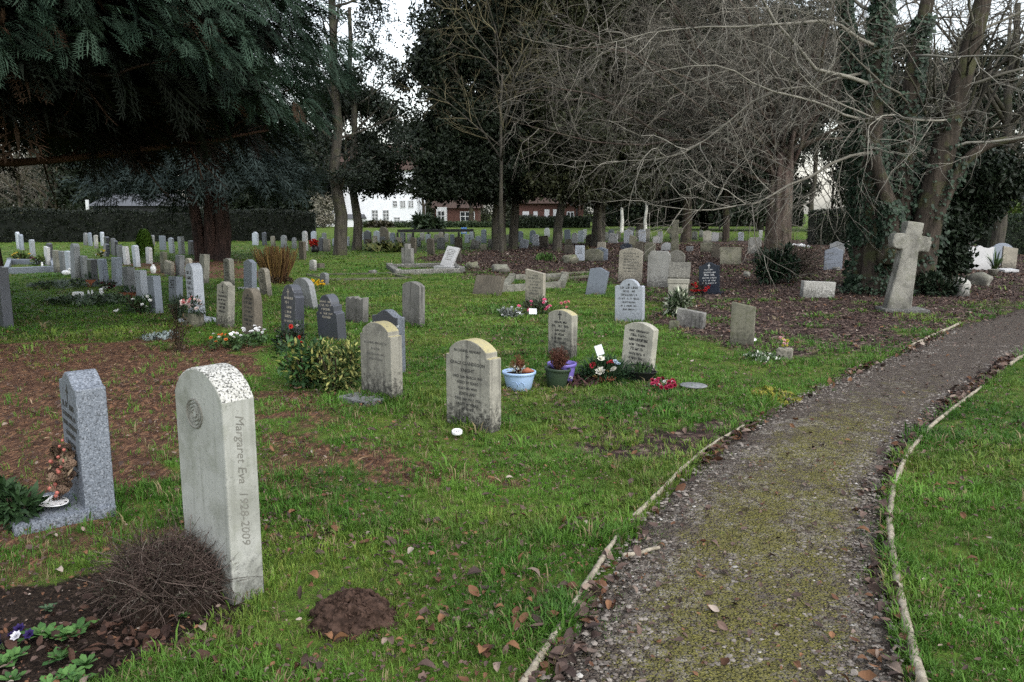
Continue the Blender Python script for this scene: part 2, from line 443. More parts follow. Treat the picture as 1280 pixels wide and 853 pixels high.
def graded(lo, hi, a, b, step, grow=1.13):
    core = list(np.arange(a, b, step)); s = step; v = b; up = []
    while v < hi: up.append(v); s *= grow; v += s
    s = step; v = a; dn = []
    while v > lo: s *= grow; v -= s; dn.append(v)
    return np.array(dn[::-1] + core + up + [hi])

def build_ground():
    xs, ys = graded(-320, 320, -6.5, 6.0, 0.085), graded(-60, 600, 1.6, 13.0, 0.085, 1.06)
    X, Y = np.meshgrid(xs, ys); nx = len(xs)
    lf, nd, so = zones(X.ravel(), Y.ravel())
    Z = gh(X, Y).ravel() + 0.012 * (fbm(X.ravel() * 4, Y.ravel() * 4, 3) - 0.5) * (np.abs(Y.ravel()) < 20)
    ins = on_path(X.ravel(), Y.ravel())
    Z = Z - 0.022 * sstep(-0.05, 0.15, ins)
    V = np.stack([X.ravel(), Y.ravel(), Z], 1)
    i = np.arange(len(ys) - 1)[:, None] * nx + np.arange(nx - 1)[None]
    F = np.stack([i, i + 1, i + nx + 1, i + nx], -1).reshape(-1, 4)
    mb = MB(); mb.add(V, F, np.stack([lf, nd, so], 1))
    t = NT('ground'); c = t.coords(False)
    a = t.attr(); sp = t.n('ShaderNodeSeparateColor'); t.l(a.outputs[0], sp.inputs[0])
    n1 = t.noise(c, 1.3, 5, .6); n2 = t.noise(c, 14, 4, .65); n3 = t.noise(c, 70, 3, .7)
    g = t.mix(t.ramp(n2, .3, .7), (.04,.078,.012), (.10,.165,.026))
    g = t.mix(t.ramp(n1, .45, .7, 0, .6), g, (.14,.18,.03))
    g = t.mix(t.ramp(n3, .48, .66, 0, .7), g, (.075,.052,.03))
    g = t.mix(t.ramp(n3, .3, .42, .5, 0), g, (.014,.02,.008))
    v = t.voro(c, 17); vs = t.n('ShaderNodeSeparateColor'); t.l(v.outputs['Color'], vs.inputs[0])
    lfc = t.mix(t.ramp(vs.outputs[0], .1, .9), (.035,.023,.021), (.115,.075,.062))
    lfc = t.mix(t.ramp(vs.outputs[1], .8, .95), lfc, (.25,.19,.15))
    lfc = t.mix(t.ramp(v.outputs['Distance'], .25, .75, 0, .75), lfc, (.018,.013,.011))
    ndc = t.mix(t.ramp(n2, .35, .65), (.062,.034,.023), (.125,.068,.043))
    ndc = t.mix(t.ramp(n3, .5, .68, 0, .8), ndc, (.035,.02,.014))
    vn = t.voro(t.coords(False, (60, 18, 1)), 1.0); vns = t.n('ShaderNodeSeparateColor'); t.l(vn.outputs['Color'], vns.inputs[0])
    ndc = t.mix(t.ramp(vns.outputs[0], .7, .9, 0, .7), ndc, (.25,.135,.075))
    so_ = t.mix(t.ramp(n3, .4, .65), (.013,.009,.007), (.04,.028,.02))
    nb = t.math('SUBTRACT', n2, .5)
    def m(o): return t.ramp(t.math('ADD', o, t.math('MULTIPLY', nb, .8)), .3, .7)
    col = t.mix(m(sp.outputs[1]), g, ndc); col = t.mix(m(sp.outputs[0]), col, lfc); col = t.mix(m(sp.outputs[2]), col, so_)
    t.bump(t.math('ADD', t.math('MULTIPLY', n2, .6), n3), .8, .03)
    o = mb.build('ground', t.fin(col, .95, .1), smooth=True); tag(o, kind='structure')

def build_path():
    nb, nc = len(LW), 26
    t = np.linspace(0, 1, nc)[None, :, None]
    P = LW[:, None, :] * (1 - t) + RW[:, None, :] * t
    x, y = P[..., 0].ravel(), P[..., 1].ravel()
    tt = np.broadcast_to(t[..., 0], (nb, nc)).ravel()
    z = gh(x, y) + 0.006 + 0.012 * np.sin(np.pi * tt) - 0.022 * np.clip(np.minimum(tt, 1 - tt) * -6 + 1, 0, 1) + 0.016 * (fbm(x * 5, y * 5, 40) - .5)
    z = np.maximum(z, gh(x, y) - 0.012)
    mossy = .70 * (sstep(.05, .4, tt) * sstep(1.0, .65, tt)) * sstep(-.05, .55, fbm(x * 2.6, y * 2.0, 21, 4)) * sstep(9.5, 4.0, y)
    edge = sstep(.16, .03, tt) * .8 + sstep(.86, .97, tt)
    far = sstep(4.6, 9.5, y)
    i = np.arange(nb - 1)[:, None] * nc + np.arange(nc - 1)[None]
    F = np.stack([i, i + 1, i + nc + 1, i + nc], -1).reshape(-1, 4)
    mb = MB(); mb.add(np.stack([x, y, z], 1), F, np.stack([mossy, np.clip(edge, 0, 1), far], 1))
    t_ = NT('gravel path'); c = t_.coords(False); a = t_.attr(); sp = t_.n('ShaderNodeSeparateColor'); t_.l(a.outputs[0], sp.inputs[0])
    v = t_.voro(c, 58); vs = t_.n('ShaderNodeSeparateColor'); t_.l(v.outputs['Color'], vs.inputs[0])
    n1 = t_.noise(c, 2.2, 5, .6); n2 = t_.noise(c, 19, 4, .7); n3 = t_.noise(c, 95, 3, .7)
    g = t_.mix(vs.outputs[0], (.125,.108,.09), (.34,.305,.26)); g = t_.mix(t_.ramp(vs.outputs[1], .9, .98), g, (.36,.34,.31))
    d = t_.mix(t_.ramp(n3, .4, .65), (.058,.044,.035), (.12,.095,.078))
    col = t_.mix(t_.ramp(n2, .42, .56), d, g)
    col = t_.mix(t_.ramp(t_.math('ADD', n1, t_.math('MULTIPLY', sp.outputs[2], .25)), .42, .62, 0, .75), col, (.09,.07,.058))
    ms = t_.mix(t_.ramp(n3, .35, .65), (.07,.068,.016), (.24,.225,.046))
    n4 = t_.noise(c, 7.0, 6, .75)
    mf = t_.math('MULTIPLY', t_.ramp(t_.math('ADD', t_.math('ADD', sp.outputs[0], t_.math('MULTIPLY', t_.math('SUBTRACT', n3, .5), 2.2)), t_.math('MULTIPLY', t_.math('SUBTRACT', n4, .5), 2.0)), .3, .75), .85)
    col = t_.mix(mf, col, ms)
    col = t_.mix(t_.ramp(t_.math('ADD', sp.outputs[1], t_.math('MULTIPLY', t_.math('SUBTRACT', n2, .5), 1.0)), .45, .9, 0, .8), col, (.042,.030,.025))
    gap = t_.ramp(v.outputs['Distance'], .25, .6)
    col = t_.mix(t_.math('MULTIPLY', gap, .32), col, (.045,.037,.028))
    t_.bump(t_.math('SUBTRACT', t_.math('ADD', n2, t_.math('MULTIPLY', n3, .6)), t_.math('MULTIPLY', gap, 1.2)), 1.0, .02)
    o = mb.build('gravel_path', t_.fin(col, .92, .15), smooth=True); tag(o, kind='structure')
    # loose stones
    n = 30000
    u = NR.random(n) ** 1.0; k = (NR.random(n) ** 1.6 * 150).astype(int) + 20
    k = np.clip(k, 0, nb - 1)
    tc = NR.random(n)
    fr = NR.random(n)[:, None]; k1 = np.minimum(k + 1, nb - 1)
    p = (LW[k] * (1 - fr) + LW[k1] * fr) * (1 - tc)[:, None] + (RW[k] * (1 - fr) + RW[k1] * fr) * tc[:, None]
    keep = (p[:, 1] > 1.5) & (fbm(p[:, 0] * 3, p[:, 1] * 3, 55) > .30 + .2 * NR.random(n)); p = p[keep]; m = len(p)
    oc = np.array([(1,0,0),(0.3,.9,.1),(-.8,.4,0),(-.6,-.7,.1),(.5,-.8,0),(.1,0,.6),(0,0,-.5)]) * .5
    of = [(0,1,5),(1,2,5),(2,3,5),(3,4,5),(4,0,5),(1,0,6),(2,1,6),(3,2,6),(4,3,6),(0,4,6)]
    tone = NR.random(m); cc = mixcol((.085,.07,.06), (.27,.24,.21), tone); cc[NR.random(m) < .015] = (.42,.40,.37)
    mb = MB(); mb.scatter(oc, of, np.column_stack([p, gh(p[:, 0], p[:, 1]) + .012]), yaw_rots(NR.random(m) * 6.28, (NR.random(m) - .5) * .8), (.010 + .026 * NR.random(m) ** 3)[:, None] * np.array([1, 1, .7]), cc)
    tag(mb.build('loose_gravel', MT['gravel']), 'loose pale and brown stones scattered over the mossy path', 'gravel', kind='stuff')

def pole(pts, rad, label, lift=0.022):
    P = np.array([at(*p) for p in pts]); n = max(8, int(len(P) * 7))
    Q = resample(P[:, :2], n); z = gh(Q[:, 0], Q[:, 1]) + lift + .002 * np.sin(np.arange(n) * .5 + len(label))
    Q = np.column_stack([Q, z]); Q[:, :2] += (np.random.default_rng(len(label)).random((n, 2)) - .5) * .004
    mb = MB(); mb.tubes(Q, rad * .78 * (1 + .05 * np.sin(np.arange(n) * 1.1)) * np.linspace(1.05, .85, n), 7)
    o = mb.build('edging_pole', MT['pole'], smooth=True)
    tag(o, label, 'path edging', 'wooden poles edging the gravel path')

def build_edging():
    pole([(648,872),(660,853),(700,790),(728,744)], .021, 'weathered pole edging the path, lowest one on the left side')
    pole([(729,742),(745,716),(772,674)], .019, 'short pole edging the path, just past the lowest left pole')
    pole([(791,652),(801,643),(850,592),(880,566)], .018, 'long straight pole along the left path edge beyond the bare gap')
    pole([(881,566),(905,550),(930,536)], .016, 'left edging pole ending at the yellow moss')
    pole([(1140,434),(1170,420),(1200,406)], .028, 'pale pole edging the path near the leaning stone cross')
    pole([(1158,880),(1150,853),(1136,800),(1124,745)], .027, 'thick pale pole edging the right lawn, nearest one')
    pole([(1124,744),(1114,690),(1111,650),(1117,612)], .024, 'curved pale pole in the middle of the right lawn edge')
    pole([(1118,609),(1132,574),(1158,541),(1190,514),(1226,487)], .021, 'long curving pole edging the far part of the right lawn')
    pole([(1262,458),(1275,449),(1296,439)], .026, 'short pole at the right lawn corner beside the far path')
    pole([(778,700),(800,696),(824,689)], .014, 'loose stick lying across the left part of the gravel path', .02)

# ---------------------------------------------------------------- grass and leaves
def frustum_keep(x, y, m=120):
    px, py = project(x, y, np.zeros_like(x)); return (px > -m) & (px < 1280 + m) & (py < 853 + m)

def tuft(nb, h, w, spread, lean, rng):
    V = []; F = []
    for b in range(nb):
        a = rng.random() * 6.283; r = rng.random() * spread; bx, by = r * math.cos(a), r * math.sin(a)
        da = a + (rng.random() - .5) * 2.0; L = lean * (.3 + rng.random()); hh = h * (.55 + .6 * rng.random())
        dx, dy = math.cos(da), math.sin(da); sx, sy = -dy * w / 2, dx * w / 2; o = len(V)
        V += [(bx - sx, by - sy, -.01), (bx + sx, by + sy, -.01),
              (bx + dx * L * .35 * hh + sx * .8, by + dy * L * .35 * hh + sy * .8, hh * .6), (bx + dx * L * .35 * hh - sx * .8, by + dy * L * .35 * hh - sy * .8, hh * .6),
              (bx + dx * L * hh, by + dy * L * hh, hh * (1 - .25 * L))]
        F += [(o, o + 1, o + 2, o + 3), (o + 3, o + 2, o + 4, o + 4)]
    return np.array(V), np.array(F)

def build_grass():
    rng = np.random.default_rng(3)
    mb = MB(); T = [tuft(8, .05, .0042, .03, .75, rng) for _ in range(6)]
    def put(r0, r1, n, hs, ws, powr):
        u = rng.random(n); r = (r0 ** powr + u * (r1 ** powr - r0 ** powr)) ** (1 / powr)
        az = (rng.random(n) - .5) * 1.36; x, y = r * np.sin(az), r * np.cos(az)
        k = frustum_keep(x, y); x, y = x[k], y[k]
        lf, nd, so = zones(x, y); p = on_path(x, y)
        patch = sstep(.25, .55, .6 * fbm(x * 2.1, y * 2.1, 61) + .4 * fbm(x * 7, y * 7, 62))
        dens = (1 - np.clip(1.02 - .9 * sstep(.60, .74, fbm(x * 1.4 + 11, y * 1.4, 64)), 0, .97) * lf) * (1 - .90 * nd) * (1 - so) * (p < .03) * (.14 + .86 * patch)
        edge = (np.abs(p) < .07); dens = np.where(edge & (p < .05), np.maximum(dens, .5), dens)
        inpath = (p > .05) & (fbm(x * 2.2, y * 1.6, 21) > .54) & (y < 8); dens = np.where(inpath, .22, dens)
        k = rng.random(len(x)) < dens; x, y, p, pt, ip = x[k], y[k], p[k], patch[k], inpath[k]; m = len(x)
        tn = fbm(x * .9, y * .9, 71); t2 = rng.random(m)
        c = mixcol((.046,.128,.015), (.145,.29,.036), np.clip(tn * 1.1 - .15 + (t2 - .5) * .5, 0, 1))
        yl = sstep(.52, .7, fbm(x * .6 + 9, y * .6, 81)) * rng.random(m); c = c * (1 - yl)[:, None] + np.array((.20,.255,.045)) * yl[:, None]
        dead = rng.random(m) < .09; c[dead] = (.26,.21,.11)
        h = hs * .88 * (.5 + .8 * rng.random(m)) * (.35 + 1.3 * fbm(x * 2.3, y * 2.3, 91)) * np.where(rng.random(m) < .025, 1.7, 1); h = np.where(ip, h * .4, h)
        # strimmer never reaches the foot of a stone: longer grass there
        for (sx, sy, sr) in LONGGRASS:
            d = np.hypot(x - sx, y - sy); h = np.where(d < sr, h * (1 + 1.1 * (1 - d / sr)), h)
        h = np.where(edge[k], h * 1.25, h)
        idx = rng.integers(0, len(T), m); rot = yaw_rots(rng.random(m) * 6.283)
        for i, (V, F) in enumerate(T):
            q = idx == i
            mb.scatter(V, F, np.column_stack([x[q], y[q], gh(x[q], y[q])]), rot[q], np.stack([h[q] * ws, h[q] * ws, h[q]], 1), c[q])
    put(2.2, 5.2, 34000, 1.0, 1.0, 1.1)
    put(5.0, 11., 36000, 1.05, 1.35, .9)
    put(10.5, 24, 30000, 1.15, 2.3, .8)
    put(23., 60, 16000, 1.2, 4.5, .8)
    tag(mb.build('grass', MT['grass']), 'short damp winter grass growing between the graves', 'grass', kind='stuff')

def leaf_tpl(rng):
    """one curled dead leaf, about 1 long"""
    fold = .1 + .5 * rng.random(); curl = rng.normal(0, .38); tw = rng.normal(0, .4); V = []; F = []; n = 6
    for i in range(n):
        t = i / (n - 1); x = t - .5; w = .30 * math.sin(math.pi * min(1, t * .92 + .06)) ** .8 * (.8 + .35 * rng.random()) + .004; z0 = curl * (x * x - .08); a = tw * x
        V += [(x, w * math.cos(a), z0 + w * fold + w * math.sin(a)), (x, 0, z0), (x, -w * math.cos(a) * (.75 + .4 * rng.random()), z0 + w * fold - w * math.sin(a))]
    for i in range(n - 1): o = 3 * i; F += [(o, o + 1, o + 4, o + 3), (o + 1, o + 2, o + 5, o + 4)]
    return np.array(V), np.array(F)

def leaf_cols(m, rng, warm=.0):
    c = mixcol((.035,.023,.02), (.13,.085,.068), rng.random(m) ** 1.3)
    q = rng.random(m); c[q < .10] = (.20,.15,.12); c[q < .02] = (.29,.24,.20)
    if warm:
        w = rng.random(m) < warm; c[w] = mixcol((.07,.03,.018), (.18,.09,.045), rng.random(w.sum()))
    return c * (.8 + .4 * rng.random((m, 1)))

def build_leaves():
    rng = np.random.default_rng(8); T = [leaf_tpl(rng) for _ in range(7)]
    mb = MB()
    def put(x, y, size, c, dz=.012, flat=.5):
        m = len(x); idx = rng.integers(0, len(T), m)
        rot = yaw_rots(rng.random(m) * 6.283, rng.normal(0, flat, m), rng.random(m) * 6.283)
        for i, (V, F) in enumerate(T):
            q = idx == i
            mb.scatter(V, F, np.column_stack([x[q], y[q], gh(x[q], y[q]) + dz + .25 * size[q] * rng.random(q.sum())]), rot[q], size[q], c[q])
    # thick litter under the bare trees
    n = 95000; r = 6.5 + rng.random(n) ** .8 * 36; az = rng.random(n) * .75 - .12; x, y = r * np.sin(az), r * np.cos(az)
    k = frustum_keep(x, y); x, y = x[k], y[k]; lf, nd, so = zones(x, y); p = on_path(x, y)
    k = (rng.random(len(x)) < lf * .9) & ((p < .0) | (rng.random(len(x)) < .30 * sstep(6.5, 9, y))); x, y = x[k], y[k]
    put(x, y, (.036 + .0017 * y) * (.5 + .8 * rng.random(len(x)) ** 1.5), leaf_cols(len(x), rng, .05), .008, .35)
    # scattered over the lawns, in drifts
    n = 26000; r = 2.4 + rng.random(n) * 12; az = (rng.random(n) - .5) * 1.3; x, y = r * np.sin(az), r * np.cos(az)
    k = frustum_keep(x, y); x, y = x[k], y[k]; f = fbm(x * 1.5, y * 1.5, 101)
    p = on_path(x, y)
    k = (rng.random(len(x)) < .16 + .8 * sstep(.52, .68, f) * np.where(p < -.05, 1, .25) * np.where(x > 1.2, .5, 1)) ; x, y = x[k], y[k]
    put(x, y, .040 * (.35 + 1.1 * rng.random(len(x)) ** 2.2), leaf_cols(len(x), rng, .25), .024)
    # small crumbs of leaf all over the lawn
    n = 42000; r = 2.4 + rng.random(n) * 13; az = (rng.random(n) - .5) * 1.34; x, y = r * np.sin(az), r * np.cos(az); k = frustum_keep(x, y); x, y = x[k], y[k]; p = on_path(x, y)
    k = rng.random(len(x)) < (.12 + .8 * sstep(.40, .62, fbm(x * 1.2 + 4, y * 1.2, 107))) * np.where(p > 0, .35, np.where(x > 2.2, .35, 1)); x, y = x[k], y[k]; put(x, y, .010 + .020 * rng.random(len(x)) ** 2, leaf_cols(len(x), rng, .3), .026)
    # blown against the path edging
    n = 4200; k = (rng.random(n) ** 1.5 * 140).astype(int) + 22
    side = rng.random(n) < .68; t = np.abs(rng.normal(0, .055, n)) + .012
    t = np.where(side, 1 - t, t); fr = rng.random(n)[:, None]; p = (LW[k] * (1 - fr) + LW[k + 1] * fr) * (1 - t)[:, None] + (RW[k] * (1 - fr) + RW[k + 1] * fr) * t[:, None]
    kk = rng.random(n) < .15 + .85 * sstep(.42, .6, vnoise(k * .11, side * 7.0, 111)); p = p[kk]
    put(p[:, 0], p[:, 1], .055 * (.6 + .9 * rng.random(len(p))), leaf_cols(len(p), rng, .2), .02, .7)
    # big brown leaves on the bare earth by the near shrub
    n = 90; pts = np.array([at(px, py)[:2] for px, py in zip(rng.normal(150, 75, n), rng.normal(805, 20, n))])
    put(pts[:, 0], pts[:, 1], .052 * (.6 + .8 * rng.random(n)), mixcol((.025,.013,.010), (.09,.045,.03), rng.random(n) ** 1.7), .02, .8)
    n = 60; pts = np.array([at(px, py)[:2] for px, py in zip(rng.uniform(380, 720, n), rng.uniform(640, 845, n))])
    put(pts[:, 0], pts[:, 1], .05 * (.7 + .8 * rng.random(n)), leaf_cols(n, rng, .5), .03, .7)
    tag(mb.build('leaf_litter', MT['litter']), 'dead brown leaves lying thick under the trees and in drifts', 'leaf litter', kind='stuff')
    # needle and twig debris under the conifer
    n = 26000; x = rng.uniform(-9, 1.0, n); y = rng.uniform(4.3, 12.5, n); k = frustum_keep(x, y); x, y = x[k], y[k]
    lf, nd, so = zones(x, y); k = rng.random(len(x)) < nd; x, y = x[k], y[k]; m = len(x)
    V = np.array([(-.5, -.03, 0), (.0, -.05, .04), (.5, 0, 0), (0, .05, .05)]); F = [(0, 1, 2, 3)]
    c = mixcol((.045,.026,.018), (.20,.115,.068), rng.random(m) ** 1.3); q = rng.random(m); c[q < .06] = (.30,.22,.14)
    mb = MB(); mb.scatter(V, F, np.column_stack([x, y, gh(x, y) + .008 + .02 * rng.random(m)]), yaw_rots(rng.random(m) * 6.283, rng.normal(0, .2, m), rng.random(m) * 6.28), (.03 + .07 * rng.random(m) ** 2)[:, None] * np.array([1, 1.3, 1.]), c)
    tag(mb.build('needle_litter', MT['litter']), 'red brown conifer debris carpeting the ground at left', 'needle litter', kind='stuff')
LONGGRASS = []
# ---------------------------------------------------------------- gravestones
YAW0 = -40.0
def arc(x0, x1, z0, rise, n=10):
    """arc from (x1,z0) over to (x0,z0)"""
    w = (x1 - x0) / 2; cx = (x0 + x1) / 2
    if rise >= w * .999: return [(cx + w * math.cos(math.pi * i / n), z0 + rise * math.sin(math.pi * i / n)) for i in range(n + 1)]
    rr = (w * w + rise * rise) / (2 * rise); a = math.asin(w / rr)
    return [(cx + rr * math.sin(a - 2 * a * i / n), z0 + rise - rr + rr * math.cos(a - 2 * a * i / n)) for i in range(n + 1)]

def profile(shape, W, H):
    w = W / 2
    if shape == 'flat': top = [(w, H), (-w, H)]
    elif shape == 'slant': top = [(w, H * .9), (-w, H)]
    elif shape == 'arc': top = arc(-w, w, H - .16 * W, .16 * W)
    elif shape == 'round': top = arc(-w, w, H - .32 * W, .32 * W, 12)
    elif shape == 'semi': top = arc(-w, w, H - w, w, 16)
    elif shape == 'peak': top = [(w, H - .16 * W), (0, H), (-w, H - .16 * W)]
    elif shape == 'ogee':
        rs = .17 * W; top = []
        for i in range(15):
            t = 1 - 2 * i / 14; top.append((t * w, H - rs + rs * (.5 + .5 * math.cos(math.pi * min(1, abs(t) * 1.12)))))
    elif shape == 'gothic':
        top = []; hh = .62 * W
        for i in range(9): t = i / 8; top.append((w * math.cos(t * math.pi / 2) ** .8, H - hh + hh * math.sin(t * math.pi / 2) ** 1.05))
        top += [(-x, z) for x, z in top[-2::-1]]
    elif shape == 'shoulder':          # segmental arc between small square shoulders
        k = w * .84; zs = H - .27 * W; top = [(w, zs), (k, zs)] + arc(-k, k, zs + .09 * W, .18 * W, 12) + [(-k, zs), (-w, zs)]
    elif shape == 'wideshoulder':      # round head on scrolled shoulders
        k = w * .66; zs = H - .24 * W; top = [(w, zs - .02 * W), (w * .9, zs + .02 * W), (k, zs)] + arc(-k, k, zs + .02 * W, .22 * W, 12) + [(-k, zs), (-w * .9, zs + .02 * W), (-w, zs - .02 * W)]
    elif shape == 'stepped':           # half round head over two steps
        k = w * .58; zs = H - k - .02 * W; top = [(w, zs - .27 * W), (w * .79, zs - .23 * W), (w * .79, zs - .03 * W), (k, zs - .03 * W)] + arc(-k, k, zs, k, 14) + [(-k, zs - .03 * W), (-w * .79, zs - .03 * W), (-w * .79, zs - .23 * W), (-w, zs - .27 * W)]
    elif shape == 'notched':           # ogee head with square cut corners
        k = w * .66; zs = H - .24 * W; top = [(w, zs - .20 * W), (w * .83, zs - .17 * W), (w * .83, zs), (k, zs)] + arc(-k, k, zs + .02, .22 * W, 10) + [(-k, zs), (-w * .83, zs), (-w * .83, zs - .17 * W), (-w, zs - .20 * W)]
    elif shape == 'clipped': top = [(w, H - .2 * W), (w * .72, H), (-w * .72, H), (-w, H - .2 * W)]
    elif shape == 'broken':
        r = random.Random(int(W * 9973)); top = [(w - i * W / 7, H * (1 - .10 * r.random() - .06 * (i % 2))) for i in range(8)]
    elif shape == 'crossy': top = [(w, H * .62), (w, H * .8), (w * .45, H * .8), (w * .45, H), (-w * .45, H), (-w * .45, H * .8), (-w, H * .8), (-w, H * .62)]
    else: top = [(w, H), (-w, H)]
    return [(-w, -.06), (w, -.06)] + top

def slab_bm(prof, T, bev=.006):
    bm = bmesh.new()
    fs = bm.faces.new([bm.verts.new((x, -T / 2, z)) for x, z in prof])
    ex = bmesh.ops.extrude_face_region(bm, geom=[fs])
    bmesh.ops.translate(bm, verts=[v for v in ex['geom'] if isinstance(v, bmesh.types.BMVert)], vec=(0, T, 0))
    bmesh.ops.recalc_face_normals(bm, faces=bm.faces)
    if bev:
        es = [e for e in bm.edges if len(e.link_faces) == 2 and e.calc_face_angle(0) > .6]
        bmesh.ops.bevel(bm, geom=es, offset=bev, segments=2, affect='EDGES', profile=.5, clamp_overlap=True)
    return bm

def text_mesh(lines, mat, parent, name='lettering', depth=.0012, loc=(0, 0, 0), rot=(math.pi / 2, 0, 0), shear=0.0):
    """lines: (text, size, z) centred on x"""
    bmx = bmesh.new()
    for txt, size, z in lines:
        cu = bpy.data.curves.new('lettering', 'FONT'); cu.body = txt; cu.size = size; cu.align_x = 'CENTER'; cu.extrude = depth; cu.resolution_u = 2; cu.shear = shear
        ob = bpy.data.objects.new('lettering', cu); COL.objects.link(ob)
        bpy.context.view_layer.update()
        me = ob.evaluated_get(bpy.context.evaluated_depsgraph_get()).to_mesh()
        tmp = me.copy(); tmp.transform(Matrix.Translation((0, z, 0)))
        bmx.from_mesh(tmp); bpy.data.meshes.remove(tmp); bpy.data.objects.remove(ob); bpy.data.curves.remove(cu)
    return bm_obj(name, bmx, mat, parent, loc, rot)

def scribble(lines, W, H, T, seed, col_mat, parent, top=.82, lh=.065, gap=.085, width=.72, emblem=None):
    """worn lettering no longer readable: rows of short strokes a hair proud of the face"""
    r = random.Random(seed); mb = MB(); y = -T / 2 - .0015; z = H * top
    if emblem == 'cross':
        mb.box(-.007, .007, y - .001, y + .001, z - .015, z + .085); mb.box(-.026, .026, y - .0012, y + .0008, z + .04, z + .054); z -= .05
    if emblem == 'dot':
        mb.lathe([(0, .0), (.012, .001)], 8, center=(0, y, z + .03)); mb.box(-.014, .014, y - .001, y + .001, z + .018, z + .044); z -= .03
    for ln in range(lines):
        tw = W * width * (.55 + .45 * r.random()); x = -tw / 2; h = lh * H * (.62 if r.random() < .6 else .8)
        while x < tw / 2:
            gw = h * (.45 + .35 * r.random()); st = max(.004, h * .17)
            if r.random() > .14:
                mb.box(x, x + st, y - .001, y + .001, z, z + h)
                q = r.random()
                if q < .7: zz = z + h * r.choice((0, .42, .82)); mb.box(x + st, x + gw * .8, y - .001, y + .001, zz, zz + st)
                if q > .45: mb.box(x + gw * .8 - st, x + gw * .8, y - .0012, y + .0012, z, z + h * r.choice((1, .5)))
            x += gw
        z -= gap * H
        if z < H * .25: break
    return mb.build('lettering', col_mat, parent)

STONES = {}
def S(px, by, ty, vw, shape, mat, label, group='', T=.10, yaw=YAW0, lean=0.0, side=0.0, W=None, plinth=None, lines=0, ink='ink_soft', emblem=None, key=None, bev=None, name='headstone', long=False, sink=0.0, H=None, cat='gravestone', dd=None):
    """px: visible centre; by: lowest visible point; ty: top; vw: visible width in pixels"""
    P = at(px, by); d = P.y; az = math.atan2(P.x, P.y); th = abs(math.radians(-yaw) - az) if yaw <= 0 else abs(math.radians(-yaw) - az)
    if W is None: W = min(.95, max(.22, (vw * d / FPX - T * math.sin(th)) / max(.3, math.cos(th))))
    off = W / 2 * abs(math.sin(R(yaw))) + T / 2 * math.cos(R(yaw))
    x, y = P.x * (d + off) / d, d + off
    z = float(gh(x, y)); h = H or (ztop(y, ty) - z)
    if not (lean or side) and d > 9: q = random.Random(int(px * 31 + by)); lean, side = q.gauss(-.6, 1.8), q.gauss(0, 1.9)
    bm = slab_bm(profile(shape, W, h), T, (.007 if d < 16 else .008) if bev is None else bev)
    o = bm_obj(name, bm, MT[mat], None, (x, y, z - sink), (R(lean), R(side), R(yaw)))
    tag(o, label, cat, group or None)
    if plinth:
        pw, pt, ph = plinth[:3]; po = plinth[3] if len(plinth) > 3 else 0
        mb = bmesh.new(); bmesh.ops.create_cube(mb, size=1.0, matrix=Matrix.Translation((0, po, ph / 2 - .02)) @ Matrix.Diagonal((W * pw, pt, ph + .04, 1)))
        bmesh.ops.bevel(mb, geom=list(mb.edges), offset=.006, segments=2, affect='EDGES'); bm_obj('plinth', mb, MT[plinth[4] if len(plinth) > 4 else mat], o)
    if lines: scribble(lines, W, h, T, int(px * 7 + by), MT[ink], o, emblem=emblem)
    if key: STONES[key] = (o, W, h, T)
    if long: LONGGRASS.append((x, y, W * .5 + .14))
    return o

